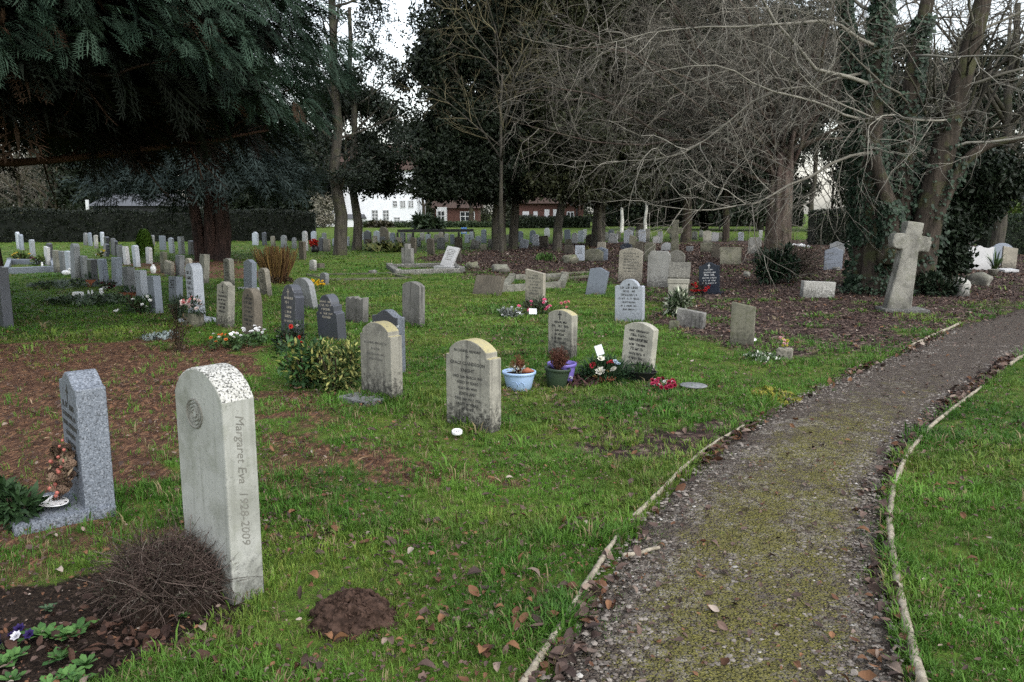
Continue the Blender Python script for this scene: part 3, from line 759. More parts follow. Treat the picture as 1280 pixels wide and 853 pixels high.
LR = 'headstones in the left rows before the clipped hedge'
FR = 'headstones on the far lawn beyond the twin trunks'
UR = 'headstones under the bare trees'
NG = 'headstones on the near and middle lawn'
def build_stones():
    # ---- the nearest stones
    o = S(283, 757, 457, 99, 'round', 'portland', 'tall pale round topped headstone beside dead heather, name carved down its edge', NG, T=.15, W=.39, key='near', long=True)
    me = o.data; me.materials.append(MT['exposed'])
    for p in me.polygons:
        if p.normal.z > .3 and p.center.z > .5: p.material_index = 1
    _, W, H, T = STONES['near']
    tx = text_mesh([('Margaret Eva  1928-2009', .056, -.018)], MT['ink_near'], o, depth=.0004, shear=.3)
    tx.matrix_local = Matrix(((0, 0, 1, W / 2 + .0005), (0, 1, 0, .0), (-1, 0, 0, H * .535), (0, 0, 0, 1)))
    mb = MB(); cx, cz, r0 = -.03, H * .80, .062                      # carved rose in a ring
    a = np.linspace(0, 2 * np.pi, 25)
    mb.tubes(np.column_stack([cx + r0 * np.cos(a), np.full(25, -T / 2 - .001), cz + r0 * np.sin(a)]), np.full(25, .0055), 5)
    for k in range(3):
        n = 5 + k; rr = .042 - .013 * k
        for j in range(n):
            b = 2 * np.pi * (j + k * .4) / n; t = np.linspace(-.62, .62, 6)
            mb.tubes(np.column_stack([cx + rr * np.cos(b + t * 2 * np.pi / n) * (1 + .18 * np.cos(t * 2.4)), np.full(6, -T / 2 - .001), cz + rr * np.sin(b + t * 2 * np.pi / n) * (1 + .18 * np.cos(t * 2.4))]), np.full(6, .0032), 4)
    mb.build('rose_emblem', MT['ink_near'], o)
    o = S(117, 650, 463, 62, 'ogee', 'granite', 'speckled grey granite headstone on a flat base with a pine cone wreath', NG, T=.15, W=.40, yaw=-50, key='granite', long=True)
    _, W, H, T = STONES['granite']
    mb = bmesh.new(); bmesh.ops.create_cube(mb, size=1.0, matrix=Matrix.Translation((-.0, -.17, .012)) @ Matrix.Diagonal((W * 1.16, .48, .08, 1)))
    bmesh.ops.bevel(mb, geom=list(mb.edges), offset=.006, segments=2, affect='EDGES'); bm_obj('plinth', mb, MT['granite'], o)
    scribble(9, W, H, T, 5, MT['ink'], o, top=.80, lh=.05, gap=.068, width=.8, emblem='cross')
    o = S(592, 542, 424, 73, 'shoulder', 'lime_lichen', 'shouldered limestone headstone with yellow lichen on top and readable lettering, nearest on the open lawn', NG, T=.13, key='knight', long=True)
    _, W, H, T = STONES['knight']; k = W / .62
    text_mesh([('IN LOVING MEMORY', .040 * k, H * .86), ('OF', .035 * k, H * .795), ('GRACE CLANDEGON', .050 * k, H * .715), ('KNIGHT', .050 * k, H * .635), ('DIED 26th MARCH 1941', .040 * k, H * .565), ('AGED 74 YEARS', .042 * k, H * .50), ('ALSO HIS WIFE', .040 * k, H * .435), ('EDITH AMY', .046 * k, H * .37), ('DIED 30th MAY 1954', .040 * k, H * .31), ('AGED 80 YEARS', .040 * k, H * .25), ('REUNITED', .034 * k, H * .195)], MT['ink'], o, loc=(0, -T / 2 - .0008, 0))
    o = S(478, 503, 402, 54, 'shoulder', 'lime_lichen', 'shouldered limestone headstone with yellow lichen, on a grey foot slab before a granite stone', NG, T=.13, key='walter', long=True)
    _, W, H, T = STONES['walter']; k = W / .62
    text_mesh([('IN LOVING MEMORY OF', .042 * k, H * .72), ('WALTER', .045 * k, H * .645), ('DIED 27th MAY 1941', .04 * k, H * .575), ('AGED 67 YEARS', .04 * k, H * .51)], MT['ink_soft'], o, loc=(0, -T / 2 - .0008, 0))
    mb = bmesh.new(); bmesh.ops.create_cube(mb, size=1.0, matrix=Matrix.Translation((-.02, -.20, -.01)) @ Matrix.Diagonal((W * .95, .27, .10, 1)))
    bmesh.ops.bevel(mb, geom=list(mb.edges), offset=.008, segments=2, affect='EDGES'); bm_obj('foot_slab', mb, MT['grey'], o)
    o = S(487, 468, 387, 42, 'ogee', 'granite', 'pale edged granite headstone half hidden behind the lichened stone with a foot slab', NG, T=.10, key='inloving')
    _, W, H, T = STONES['inloving']
    text_mesh([('In Loving Memory of', .052, H * .74)], MT['ink_white'], o, loc=(0, -T / 2 - .0008, 0)); scribble(4, W, H, T, 6, MT['ink_white'], o, top=.6, emblem=None)
    o.data.materials.append(MT['slate'])
    for p in o.data.polygons:
        if p.normal.y < -.9: p.material_index = 1
    S(703, 450, 387, 38, 'arc', 'lime_lichen', 'limestone headstone with lichened arched top behind the purple and green pots', NG, T=.11, lines=7, ink='ink', emblem='cross', long=True)
    S(796, 473, 403, 44, 'arc', 'limestone', 'cream arched headstone behind the black trough, nearest the red posy', NG, T=.10, lines=8, ink='ink', lean=-3, side=3, long=True)
    S(787, 403, 349, 38, 'wideshoulder', 'granite_pale', 'pale blue grey headstone with round head, scrolled shoulders and eleven dark lines of lettering', UR, T=.10, yaw=-28, lines=11, ink='ink', emblem='dot')
    S(927, 432, 378, 30, 'slant', 'mossy', 'plain speckled headstone with slanting yellow top edge standing alone among dead leaves', UR, T=.07, yaw=-24)
    S(863, 411, 387, 37, 'slant', 'striped', 'low broken stone sunk in grass in front of the roofed tomb', UR, T=.10, yaw=-33, side=3, cat='gravestone')
    S(744, 369, 334, 25, 'peak', 'bluegrey', 'leaning blue grey headstone with shallow peaked top left of the arched pale one', UR, T=.10, side=9, lean=-4, yaw=-26)
    S(669, 383, 337, 26, 'slant', 'tan', 'tall worn slab with sloping top rising behind pink cyclamen and a white card', UR, T=.08, lines=9, yaw=-36, emblem=None)
    S(608, 370, 347, 37, 'flat', 'brown', 'dark weathered stone tipped far back in the grass left of the rough kerb', UR, T=.12, lean=-24, yaw=-30, W=.62, H=.42, sink=.03)
    S(823, 360, 314, 29, 'clipped', 'lichen_white', 'broad stone crusted white with lichen, mossy hollow at its foot', UR, T=.14, yaw=-22, lean=-2)
    S(787, 354, 310, 30, 'arc', 'tan', 'large tan slab with faint rows of lettering behind the pale round headed stone', UR, T=.09, yaw=-20, lines=8, side=2)
    S(793, 351, 339, 20, 'slant', 'brown', 'small broken brown slab propped against the large tan slab', UR, T=.06, yaw=-25, lean=-12, side=6)
    S(845, 334, 313, 21, 'round', 'roughstone', 'rough dark rounded stone right behind the white lichened one', UR, T=.2, yaw=-20)
    S(887, 368, 328, 26, 'ogee', 'black', 'black polished headstone with white lettering and red flowers at its foot', UR, T=.09, yaw=-24, plinth=(1.3, .3, .05), lines=8, ink='ink_white', emblem='cross')
    S(742, 327, 320, 24, 'arc', 'mossy', 'moss topped stone squatting in front of the small blue peaked one', UR, T=.14, yaw=-26, H=.42)
    S(751, 326, 309, 17, 'peak', 'bluegrey', 'small blue peaked headstone rising behind a mossy stone', UR, T=.08, yaw=-26, lines=4, ink='ink')
    S(725, 327, 307, 12, 'flat', 'granite_pale', 'narrow pale upright tablet on a short stem among the leaves', UR, T=.06, yaw=-26, lines=5)
    S(943, 318, 297, 16, 'clipped', 'lichen_white', 'white blotched headstone left of the thick bare tree trunk', UR, T=.09, yaw=-20)
    S(913, 331, 308, 26, 'flat', 'mossy', 'wide grey slab leaning back beside a low twig left of the thick trunk', UR, T=.10, lean=-24, yaw=-12)
    S(894, 323, 305, 10, 'flat', 'brown', 'narrow brown stub between the green block and the wide leaning slab', UR, T=.12, yaw=-20)
    S(883, 316, 304, 15, 'flat', 'mossy', 'green algae covered block below the tall cream headstone', UR, T=.3, yaw=-20)
    S(884, 304, 288.5, 10, 'arc', 'limestone', 'cream round cornered headstone standing above the green block', UR, T=.09, yaw=-20)
    S(893, 302, 290.5, 9, 'flat', 'white', 'small bright white tablet leaning right of the cream headstone', UR, T=.08, yaw=-15, side=6)
    S(862, 315, 308, 9, 'flat', 'grey', 'low grey block at the foot of the shrubby trunk', UR, T=.2, yaw=-20)
    S(854, 303, 291, 8, 'round', 'tan', 'small round cream stone touching the pale streaked trunk', UR, T=.08, yaw=-20)
    S(833, 314, 303, 14, 'round', 'grey', 'grey stone lying half tipped left of the tall stone cross', UR, T=.12, lean=-25, yaw=-20)
    S(825, 304, 289, 6, 'arc', 'grey', 'slim grey headstone directly left of the tall stone cross', UR, T=.08, yaw=-20)
    S(820, 304, 295, 8, 'peak', 'white', 'tiny white headstone near the slim grey one left of the cross', UR, T=.08, yaw=-20)
    S(812, 327, 303, 14, 'round', 'mossy', 'mossy round topped headstone between the large tan slab and the white lichened stone', UR, T=.12, yaw=-20)
    S(799, 318, 302, 10, 'flat', 'brown', 'dark brown block under the whitish paired headstones', UR, T=.2, yaw=-20)
    S(783, 313, 304, 15, 'peak', 'black', 'low black gabled stone just behind the large tan slab', UR, T=.15, yaw=-20)
    S(790, 311, 294, 9, 'slant', 'mossy', 'mossy upright slab right of the pale blue headstone behind the black gable', UR, T=.09, yaw=-20)
    S(803, 303, 287, 9, 'arc', 'granite_pale', 'pale streaked headstone, front one of a whitish pair', UR, T=.09, yaw=-20)
    S(809, 302, 286, 6, 'arc', 'limestone', 'dull headstone peeping out behind the front one of a whitish pair', UR, T=.09, yaw=-20)
    S(785, 305, 287, 11, 'peak', 'granite_pale', 'pale blue peaked headstone behind the black gabled stone', UR, T=.09, yaw=-24)
    S(788, 296, 284, 9, 'arc', 'grey', 'grey headstone close behind the pale blue peaked one', UR, T=.09, yaw=-24)
    S(766, 304, 292, 11, 'flat', 'white', 'bright white tablet leaning on a small base between two dark trunks', UR, T=.09, yaw=-24, side=8, plinth=(1.1, .22, .12))
    S(764, 299, 287, 8, 'round', 'bluegrey', 'grey round headstone just behind the leaning white tablet', UR, T=.09, yaw=-24)
    S(752, 316, 303, 11, 'flat', 'tan', 'squat tan stone behind the small blue peaked headstone', UR, T=.12, yaw=-24)
    S(738, 308, 293, 12, 'round', 'brown', 'dark rounded headstone left of the leaning trunk', UR, T=.10, yaw=-24)
    S(711, 318, 307, 12, 'flat', 'brown', 'brown stump of a stone left of the narrow pale tablet', UR, T=.15, yaw=-24)
    S(711, 308, 299, 8, 'flat', 'mossy', 'small mossy block above the brown stump right of a trunk', UR, T=.12, yaw=-24)
    S(718, 305, 291, 8, 'round', 'white', 'white round topped headstone in front of two blue grey ones', FR, T=.08, yaw=-30)
    S(710, 304, 287, 8, 'arc', 'bluegrey', 'blue grey headstone, left one of two behind the white round topped stone', FR, T=.08, yaw=-30)
    S(726, 303, 288, 8, 'peak', 'granite_pale', 'pale blue grey headstone, right one of two behind the white round topped stone', FR, T=.08, yaw=-30)
    S(731, 299, 287, 5, 'flat', 'white', 'thin white headstone at the right end of the pale cluster before the brick house', FR, T=.08, yaw=-30)
    S(680, 311, 295, 12, 'flat', 'brown', 'square dark brown headstone left of the third dark trunk', FR, T=.10, yaw=-28)
    S(670, 308, 293, 9, 'arc', 'granite_pale', 'grey headstone overlapping the blue arched one near the white garage', FR, T=.08, yaw=-30)
    S(666, 304, 288, 8, 'semi', 'bluegrey', 'blue grey arched headstone with dark edge before the white garage', FR, T=.09, yaw=-30)
    S(654, 311, 299, 11, 'flat', 'granite_pale', 'light slab leaning left just right of the forked trunk', FR, T=.07, yaw=-30, side=12)
    S(650, 303, 289, 8, 'round', 'bluegrey', 'blue grey round headstone behind the light leaning slab', FR, T=.09, yaw=-30)
    S(684, 296, 285, 7, 'semi', 'white', 'white round headed stone beyond the square dark brown one', FR, T=.08, yaw=-30)
    S(695, 298, 287, 5, 'arc', 'white', 'white narrow stone touching the third dark trunk', FR, T=.08, yaw=-30)
    S(593, 312, 300, 11, 'flat', 'striped', 'streaked flat slab leaning left, near a mossy stub', FR, T=.07, yaw=-32, side=14)
    S(605, 304, 287, 7, 'arc', 'bluegrey', 'dark blue headstone rising behind the mossy stub', FR, T=.10, yaw=-32)
    S(604.5, 314, 305, 7, 'broken', 'mossy', 'mossy stub before the dark blue headstone', FR, T=.15, yaw=-30)
    S(614, 310, 299, 9, 'flat', 'lichen_white', 'square light slab left of the large forked trunk', FR, T=.07, yaw=-30)
    S(618, 304, 288, 5, 'gothic', 'white', 'narrow white pointed stone against the large forked trunk', FR, T=.10, yaw=-30)
    S(573, 312, 296, 10, 'arc', 'brown', 'brown grey headstone in front of the blue sign', FR, T=.10, yaw=-34)
    S(566, 306, 293, 6, 'arc', 'bluegrey', 'bluish headstone with red flowers on top, left of the blue sign', FR, T=.10, yaw=-34)
    S(571, 328, 309, 13, 'broken', 'brown', 'brown broken headstone right behind the white tilted tablet', FR, T=.10, yaw=-34, side=-3)
    S(551, 312, 297, 10, 'arc', 'grey', 'grey headstone with rounded top, right of a darker arched one on the bright lawn', FR, T=.10, yaw=-35)
    S(551, 301, 290, 7, 'round', 'tan', 'small tan headstone seen above the grey rounded one', FR, T=.10, yaw=-35)
    S(539, 319, 298, 10, 'arc', 'brown', 'darker arched headstone standing alone on the bright lawn', FR, T=.10, yaw=-35)
    S(535.5, 304, 293, 7, 'flat', 'granite_pale', 'pale blue headstone behind the darker arched one on the bright lawn', FR, T=.10, yaw=-35)
    S(510, 332, 305, 16, 'crossy', 'striped', 'streaked stone with cut shoulders and stubby head in front of the far rows', FR, T=.14, yaw=-35)
    S(517, 317, 297, 8, 'arc', 'brown', 'dark edged headstone right behind the streaked shouldered stone', FR, T=.10, yaw=-36)
    S(524, 309, 297, 4, 'flat', 'grey', 'thin grey slab behind the dark edged headstone', FR, T=.09, yaw=-36)
    S(503.5, 306, 291, 7, 'flat', 'grey', 'flat topped grey headstone below the long dark rail', FR, T=.10, yaw=-36)
    S(498, 313, 297, 8, 'flat', 'tan', 'tan grey headstone left of the streaked shouldered stone', FR, T=.10, yaw=-36)
    S(492, 309, 291, 7, 'arc', 'bluegrey', 'bluish headstone tilted left behind the tan grey one', FR, T=.10, yaw=-36, side=-5)
    S(478.5, 310, 296, 7, 'arc', 'grey', 'grey headstone in front of a brown round one, above the bulbs', FR, T=.10, yaw=-36)
    S(480, 301, 284, 12, 'round', 'brown', 'brown round topped headstone, tallest in the cluster right of the twin trunks', FR, T=.12, yaw=-34)
    S(469, 310, 295, 5, 'flat', 'tan', 'narrow tan stone between the dark headstone and the grey one above the bulbs', FR, T=.10, yaw=-36)
    S(471, 303, 288.5, 8, 'peak', 'granite_pale', 'peaked grey headstone rising behind the narrow tan stone', FR, T=.10, yaw=-36)
    S(461, 313, 299, 9, 'flat', 'brown', 'low brown headstone in front of the dark slate one by the twin trunks', FR, T=.10, yaw=-36)
    S(459.5, 305, 288, 10, 'ogee', 'slate', 'dark slate headstone with pale top edge right of the twin trunks', FR, T=.10, yaw=-37)
    S(434.5, 308, 296, 4, 'flat', 'granite_pale', 'slim grey headstone seen between the twin trunks', FR, T=.10, yaw=-38)
    S(418.5, 308, 298, 6, 'arc', 'granite_pale', 'small grey headstone left of the twin trunks', FR, T=.09, yaw=-38)
    S(408.5, 315, 299, 9, 'flat', 'tan', 'grey tan headstone with dark edge right of the red flower ball', FR, T=.10, yaw=-39)
    S(405.5, 304, 291, 6, 'arc', 'grey', 'grey headstone peeping above the dark edged tan one', FR, T=.10, yaw=-39)
    S(401, 314, 297, 7, 'arc', 'slate', 'white topped dark headstone behind the red flower ball', FR, T=.12, yaw=-39)
    S(392.5, 305, 289, 7, 'peak', 'granite_pale', 'pale blue peaked headstone above the red flower ball', FR, T=.10, yaw=-39)
    S(382, 314, 289, 7, 'gothic', 'white', 'tall white pointed headstone left of the red flower ball', FR, T=.12, yaw=-39)
    S(378.5, 325, 302, 9, 'flat', 'brown', 'dark brown square headstone in front of the tall white pointed one', FR, T=.11, yaw=-39)
    S(368, 311, 297, 6, 'round', 'grey', 'small grey round headstone, rightmost of five along the hedge', LR, T=.09)
    S(355, 311, 294, 8, 'round', 'grey', 'rounded grey headstone, second from the right of five along the hedge', LR, T=.10)
    S(342, 309, 295, 6, 'arc', 'tan', 'tan headstone leaning, middle one of five along the hedge', LR, T=.09, side=-6)
    S(331, 307, 290.5, 6, 'arc', 'slate', 'dark headstone next to the pale blue one along the hedge', LR, T=.10)
    S(319.5, 307, 290, 8, 'ogee', 'granite_pale', 'pale blue ogee headstone against the dark hedge right of the three trunks', LR, T=.10)
    S(405.5, 357, 341, 10, 'arc', 'grey', 'small grey marker right of the yellow flowers', NG, T=.10, cat='grave marker')
    S(391.5, 339, 325, 6.5, 'arc', 'lichen_white', 'small whitish marker with a dark bunch beside the red stemmed shrub', NG, T=.10, cat='grave marker')
    S(400, 336, 329, 10, 'broken', 'brown', 'stumpy dark stone standing in grass left of the old kerbs', NG, T=.18)
    r = random.Random(12)
    for px, by, ty, vw in ((446, 303, 291, 6), (452, 300, 290, 5), (486, 300, 290, 5), (512, 303, 292, 6), (528, 301, 291, 6), (545, 304, 293, 6), (558, 303, 292, 6), (584, 304, 293, 7), (590, 300, 290, 5), (598, 306, 295, 7), (628, 301, 290, 6), (636, 305, 293, 7), (643, 300, 290, 6)):
        S(px, by, ty, vw, r.choice(('arc', 'round', 'flat', 'peak')), r.choice(('limestone', 'granite_pale', 'tan', 'lichen_white')), 'small pale headstone in the crowded farthest rows around the dark rail', 'small headstones in the crowded farthest rows', T=.10, yaw=-34)
    for px, by, ty, vw in ((701, 300, 289, 6), (745, 299, 288, 6), (757, 301, 290, 7), (773, 300, 289, 6), (797, 299, 288, 6), (840, 299, 288, 6), (868, 300, 289, 7), (876, 297, 288, 5), (901, 300, 290, 6), (926, 301, 290, 7)):
        S(px, by, ty, vw, r.choice(('arc', 'round', 'flat', 'peak')), r.choice(('limestone', 'granite_pale', 'tan', 'lichen_white')), 'small pale headstone far back between the dark trunks under the trees', 'small headstones far back between the dark trunks', T=.10, yaw=-24)
    # ---- middle left lawn
    S(366, 426, 357, 29, 'notched', 'slate', 'dark slate headstone with square cut shoulders and a small cross, red flowers before it', NG, T=.14, key='cross_slate', lines=6, ink='ink_gold', emblem='cross')
    S(416, 427, 367, 36, 'stepped', 'slate', 'dark slate headstone with half round head on stepped shoulders', NG, T=.14, lines=5, ink='ink_gold', emblem=None)
    S(383, 387, 347, 30, 'round', 'grey', 'grey round topped headstone leaning sharply left behind the slate ones', NG, T=.11, side=-14)
    S(446, 405, 369, 29, 'broken', 'striped', 'decayed streaked stump of a headstone with ragged top', NG, T=.11, side=4)
    S(517, 409, 352, 29, 'arc', 'striped', 'tall streaked dark headstone with arched top standing alone on the grass', NG, T=.11, long=True)
    S(316, 425, 360, 25, 'gothic', 'brown', 'brown pointed arch headstone with a carved badge and dark lettering', NG, T=.12, lines=8, ink='ink', emblem='dot', long=True)
    S(282, 410, 352, 22, 'ogee', 'limestone', 'white headstone with dark lettering directly left of the brown pointed arch', NG, T=.11, lines=10, ink='ink', emblem='cross')
    S(287, 360, 323, 13, 'arc', 'limestone', 'slim cream headstone rising behind the white lettered one', NG, T=.12, lines=6)
    S(313, 364, 324.5, 16, 'ogee', 'bluegrey', 'blue grey ogee headstone on a pale plinth', NG, T=.12, plinth=(1.3, .34, .06, 0, 'white'))
    S(333, 371, 335, 15, 'round', 'tan', 'tan round topped headstone leaning left by the red stemmed shrub', NG, T=.11, side=-7, lines=5)
    S(247, 405, 329, 21, 'semi', 'granite_pale', 'tall pale granite double arched headstone behind a stone flower vase', NG, T=.16, plinth=(1.5, .42, .07), lines=7, ink='ink', key='double')
    # ---- left rows
    S(220, 379, 346, 17, 'flat', 'bluegrey', 'blue grey slab with sloping bright top left of the double arched stone', LR, T=.13, lines=4, ink='ink')
    S(196, 392, 345, 14, 'flat', 'bluegrey', 'blue grey slab with white flowers at its foot, next left of the lettered slab', LR, T=.13, side=-2)
    S(179, 377, 338, 14, 'flat', 'granite_pale', 'pale grey slab between the bush with white flowers and the terracotta trough', LR, T=.13)
    S(163.5, 374, 334, 12, 'flat', 'grey', 'grey slab with dark edge behind the right terracotta trough', LR, T=.15)
    S(146.5, 358, 322, 11, 'flat', 'bluegrey', 'blue grey slab topped by a white ornament in the front left row', LR, T=.15)
    S(131, 356, 324, 10, 'flat', 'bluegrey', 'blue grey slab behind the dark red and white flowers', LR, T=.13)
    S(117, 359, 324, 9, 'flat', 'slate', 'dark edged slab behind the left terracotta trough', LR, T=.14)
    S(106, 350, 320, 8, 'flat', 'grey', 'grey slab right of the tallest round topped one in the left row', LR, T=.12)
    S(95, 350, 304.5, 11, 'round', 'grey', 'tallest round topped grey headstone in the left row, white statuette before it', LR, T=.14)
    S(88, 344, 314, 7, 'flat', 'granite_pale', 'light grey slab, right one of three before the tallest round topped headstone', LR, T=.12)
    S(81, 343, 314, 7, 'flat', 'grey', 'grey slab, middle one of three left of the tallest round topped headstone', LR, T=.12)
    S(72.5, 342, 313, 7.5, 'flat', 'limestone', 'cream grey slab, left one of three and touching the long grey kerb', LR, T=.12)
    S(64, 331, 304, 5, 'arc', 'slate', 'dark headstone behind the white tilted tablet on the grey kerb', LR, T=.12)
    S(59.5, 332, 308.5, 7, 'flat', 'white', 'white tablet tilted right on the end of the long grey kerb', LR, T=.09, side=7)
    S(41.5, 321, 299.5, 5, 'arc', 'granite_pale', 'slim pale headstone with dark edge alone behind the long grey kerb', LR, T=.13)
    S(24, 312, 290, 4, 'round', 'granite_pale', 'slim pale headstone at the far left hedge, back one of a pair', LR, T=.12)
    S(27.5, 313, 293, 5, 'round', 'bluegrey', 'slim blue headstone at the far left hedge, front one of a pair', LR, T=.13)
    S(107, 307, 291, 5, 'round', 'grey', 'leftmost of three small grey stones before the hedge', LR, T=.11)
    S(113.5, 308, 291, 5, 'arc', 'bluegrey', 'middle one of three small stones before the hedge', LR, T=.11)
    S(120.5, 311, 294, 5, 'arc', 'lichen_white', 'whitish one, right of three small stones before the hedge', LR, T=.11)
    S(128.5, 308, 290, 4.5, 'round', 'granite_pale', 'tall slim stone before the hedge, right of the whitish one', LR, T=.11)
    S(134.5, 319, 296, 6, 'arc', 'slate', 'white topped dark stone behind a lower twin near yellow flowers', LR, T=.13)
    S(133, 321, 305, 5.5, 'arc', 'slate', 'lower white topped stone near the yellow flowers', LR, T=.13)
    S(142, 319, 298, 5, 'arc', 'grey', 'back one of two overlapping dark edged stones left of the slim white one', LR, T=.12)
    S(144.5, 320, 301, 5, 'arc', 'slate', 'front one of two overlapping dark edged stones', LR, T=.13)
    S(151, 328, 306, 4.5, 'arc', 'grey', 'back one of the overlapping pair touching the slim white stone', LR, T=.12)
    S(153.5, 329, 308, 5, 'arc', 'slate', 'dark front one of the overlapping pair touching the slim white stone', LR, T=.13)
    S(159, 331, 308, 7, 'arc', 'white', 'slim white stone leaning slightly, right of an overlapping dark pair', LR, T=.12, side=-4)
    S(171.5, 334, 306.5, 7.5, 'arc', 'granite_pale', 'pale dark edged headstone left of the little green conifer', LR, T=.13)
    S(187, 330, 309, 8, 'arc', 'white', 'white headstone right in front of the little green conifer', LR, T=.12)
    S(191, 308, 294, 5, 'round', 'grey', 'grey headstone half hidden right behind the little green conifer', LR, T=.12)
    S(204, 313, 295, 8, 'flat', 'bluegrey', 'flat topped blue grey headstone right of the little green conifer', LR, T=.10)
    S(215.5, 317, 297, 7, 'peak', 'granite_pale', 'pale peaked headstone, second right of the little green conifer', LR, T=.10)
    S(227.5, 318, 296, 8, 'flat', 'grey', 'grey headstone with black edge, third right of the little green conifer', LR, T=.15)
    S(239.5, 320, 301, 7, 'arc', 'slate', 'dark headstone with white top beside a navy ball near the trunks', LR, T=.14)
    S(249, 315, 300, 6, 'slant', 'white', 'whitish slab tilted left against the three red trunks', LR, T=.07, side=-10)
    S(205, 342, 315, 7, 'flat', 'mossy', 'tall mossy tan slab beside a short leaning one on brown earth', LR, T=.10)
    S(212, 346, 326, 12, 'broken', 'tan', 'short tan slab leaning on the tall mossy one', LR, T=.09, side=5)
    S(225, 346, 319, 11, 'flat', 'grey', 'grey slab with pale ornament on top, right of the short tan one', LR, T=.14)
    S(236.5, 342, 323, 7, 'arc', 'tan', 'small tan stone left of the tall cream slab by the trunks', LR, T=.10)
    S(255, 355, 318, 12, 'flat', 'limestone', 'tall cream slab in front of the three red trunks', LR, T=.14)
    S(4, 411, 333, 11, 'flat', 'slate', 'dark narrow headstone cut off at the left edge of view', LR, T=.13, W=.5)
    # ---- right
    S(1040.5, 338, 309, 22, 'ogee', 'bluegrey', 'blue grey peaked headstone with a pale stone at its foot before the short hedge', UR, T=.09, yaw=-12)
    S(1046, 319, 302, 18, 'ogee', 'grey', 'dark grey headstone directly behind the blue grey peaked one', UR, T=.09, yaw=-12)
    S(1066.5, 314, 294, 16, 'ogee', 'lichen_white', 'pale speckled headstone with lettering right against the short hedge', UR, T=.09, yaw=-8, lines=5)
    S(1071, 358, 328, 19, 'flat', 'mossy', 'yellowish plain slab leaning against the ivy covered trunk', UR, T=.09, yaw=-10)
    S(1021, 373, 352, 42, 'flat', 'lichen_white', 'low wide whitish block with worn lettering lying left of the ivy tree', UR, T=.13, yaw=8, W=.66, side=3)
    S(1222, 338, 307, 29, 'broken', 'white', 'broken white slab propped up beside strap leaved plants', UR, T=.08, yaw=10, side=4)
    S(1251, 333, 304, 25, 'round', 'bluegrey', 'blue grey round topped stone behind a tan slab at the right hedge', UR, T=.09, yaw=-8)
    S(1260, 336, 308, 17, 'slant', 'tan', 'tan slab in front of the blue grey round stone at the right hedge', UR, T=.09, yaw=-8)
    S(950.5, 298, 288, 4, 'flat', 'white', 'tiny white slab seen against the left side of the thick trunk', UR, T=.08, yaw=-20)

def stone_cross(px, by, ty, W, T, mat, label, yaw, side, lean, shaft0, shaft1, arm_z, slab=None, rough=0.0):
    P = at(px, by); x, y = P.x, P.y; H = ztop(y, ty) - P.z; w = W / 2; a, b = shaft0 / 2, shaft1 / 2; hz = arm_z * H; t = .085 * H
    prof = [(-a, -.06), (a, -.06), (b, hz - t), (w * .93, hz - t * .9), (w, hz), (w * .95, hz + t), (b, hz + t * 1.05), (b * 1.02, H), (-b * 1.02, H), (-b, hz + t * 1.05), (-w * .95, hz + t), (-w, hz), (-w * .93, hz - t * .9), (-b, hz - t)]
    bm = slab_bm(prof, T, .018)
    if rough:
        bmesh.ops.triangulate(bm, faces=bm.faces); bmesh.ops.subdivide_edges(bm, edges=[e for e in bm.edges if e.calc_length() > .10], cuts=3, use_grid_fill=True)
        r = random.Random(3)
        for v in bm.verts: v.co += Vector((r.uniform(-1, 1), r.uniform(-1, 1), r.uniform(-1, 1))) * rough
    o = empty('stone_cross', (x, y, P.z), R(yaw), label, 'stone cross', None)
    c = bm_obj('cross', bm, MT[mat], o, rot=(R(lean), R(side), 0))
    if rough:
        for p in c.data.polygons: p.use_smooth = True
    if slab:
        mb = bmesh.new(); bmesh.ops.create_cube(mb, size=1.0, matrix=Matrix.Translation((slab[3], slab[4], .01)) @ Matrix.Diagonal((slab[0], slab[1], slab[2], 1)))
        bmesh.ops.bevel(mb, geom=list(mb.edges), offset=.012, segments=2, affect='EDGES'); bm_obj('base_slab', mb, MT['lichen_white'], o)
    return o

def kerb(name, label, corners, h, w, mat, cat='grave kerb'):
    """low stone border, corners are pixels on the ground"""
    C = [at(*c) for c in corners]; c0 = sum(C, Vector()) / len(C); o = empty(name, (c0.x, c0.y, 0), 0, label, cat)
    n = len(C)
    for i in range(n):
        a, b = C[i], C[(i + 1) % n]; d = (b - a); L = d.length; ang = math.atan2(d.y, d.x)
        bm = bmesh.new(); bmesh.ops.create_cube(bm, size=1.0, matrix=Matrix.Diagonal((L - w - .004, w, h + .05, 1)))
        bmesh.ops.bevel(bm, geom=list(bm.edges), offset=.01, segments=1, affect='EDGES')
        m = (a + b) / 2
        bm_obj('kerb_stone', bm, MT[mat], o, (m.x - c0.x, m.y - c0.y, h / 2 - .025 + m.z), (0, 0, ang))
        bm = bmesh.new(); bmesh.ops.create_cube(bm, size=1.0, matrix=Matrix.Diagonal((w * 1.1, w * 1.1, h * 1.25 + .05, 1)))
        bmesh.ops.bevel(bm, geom=list(bm.edges), offset=.012, segments=1, affect='EDGES')
        bm_obj('corner_block', bm, MT[mat], o, (a.x - c0.x, a.y - c0.y, h * .62 - .025 + a.z), (0, 0, ang))
    return o

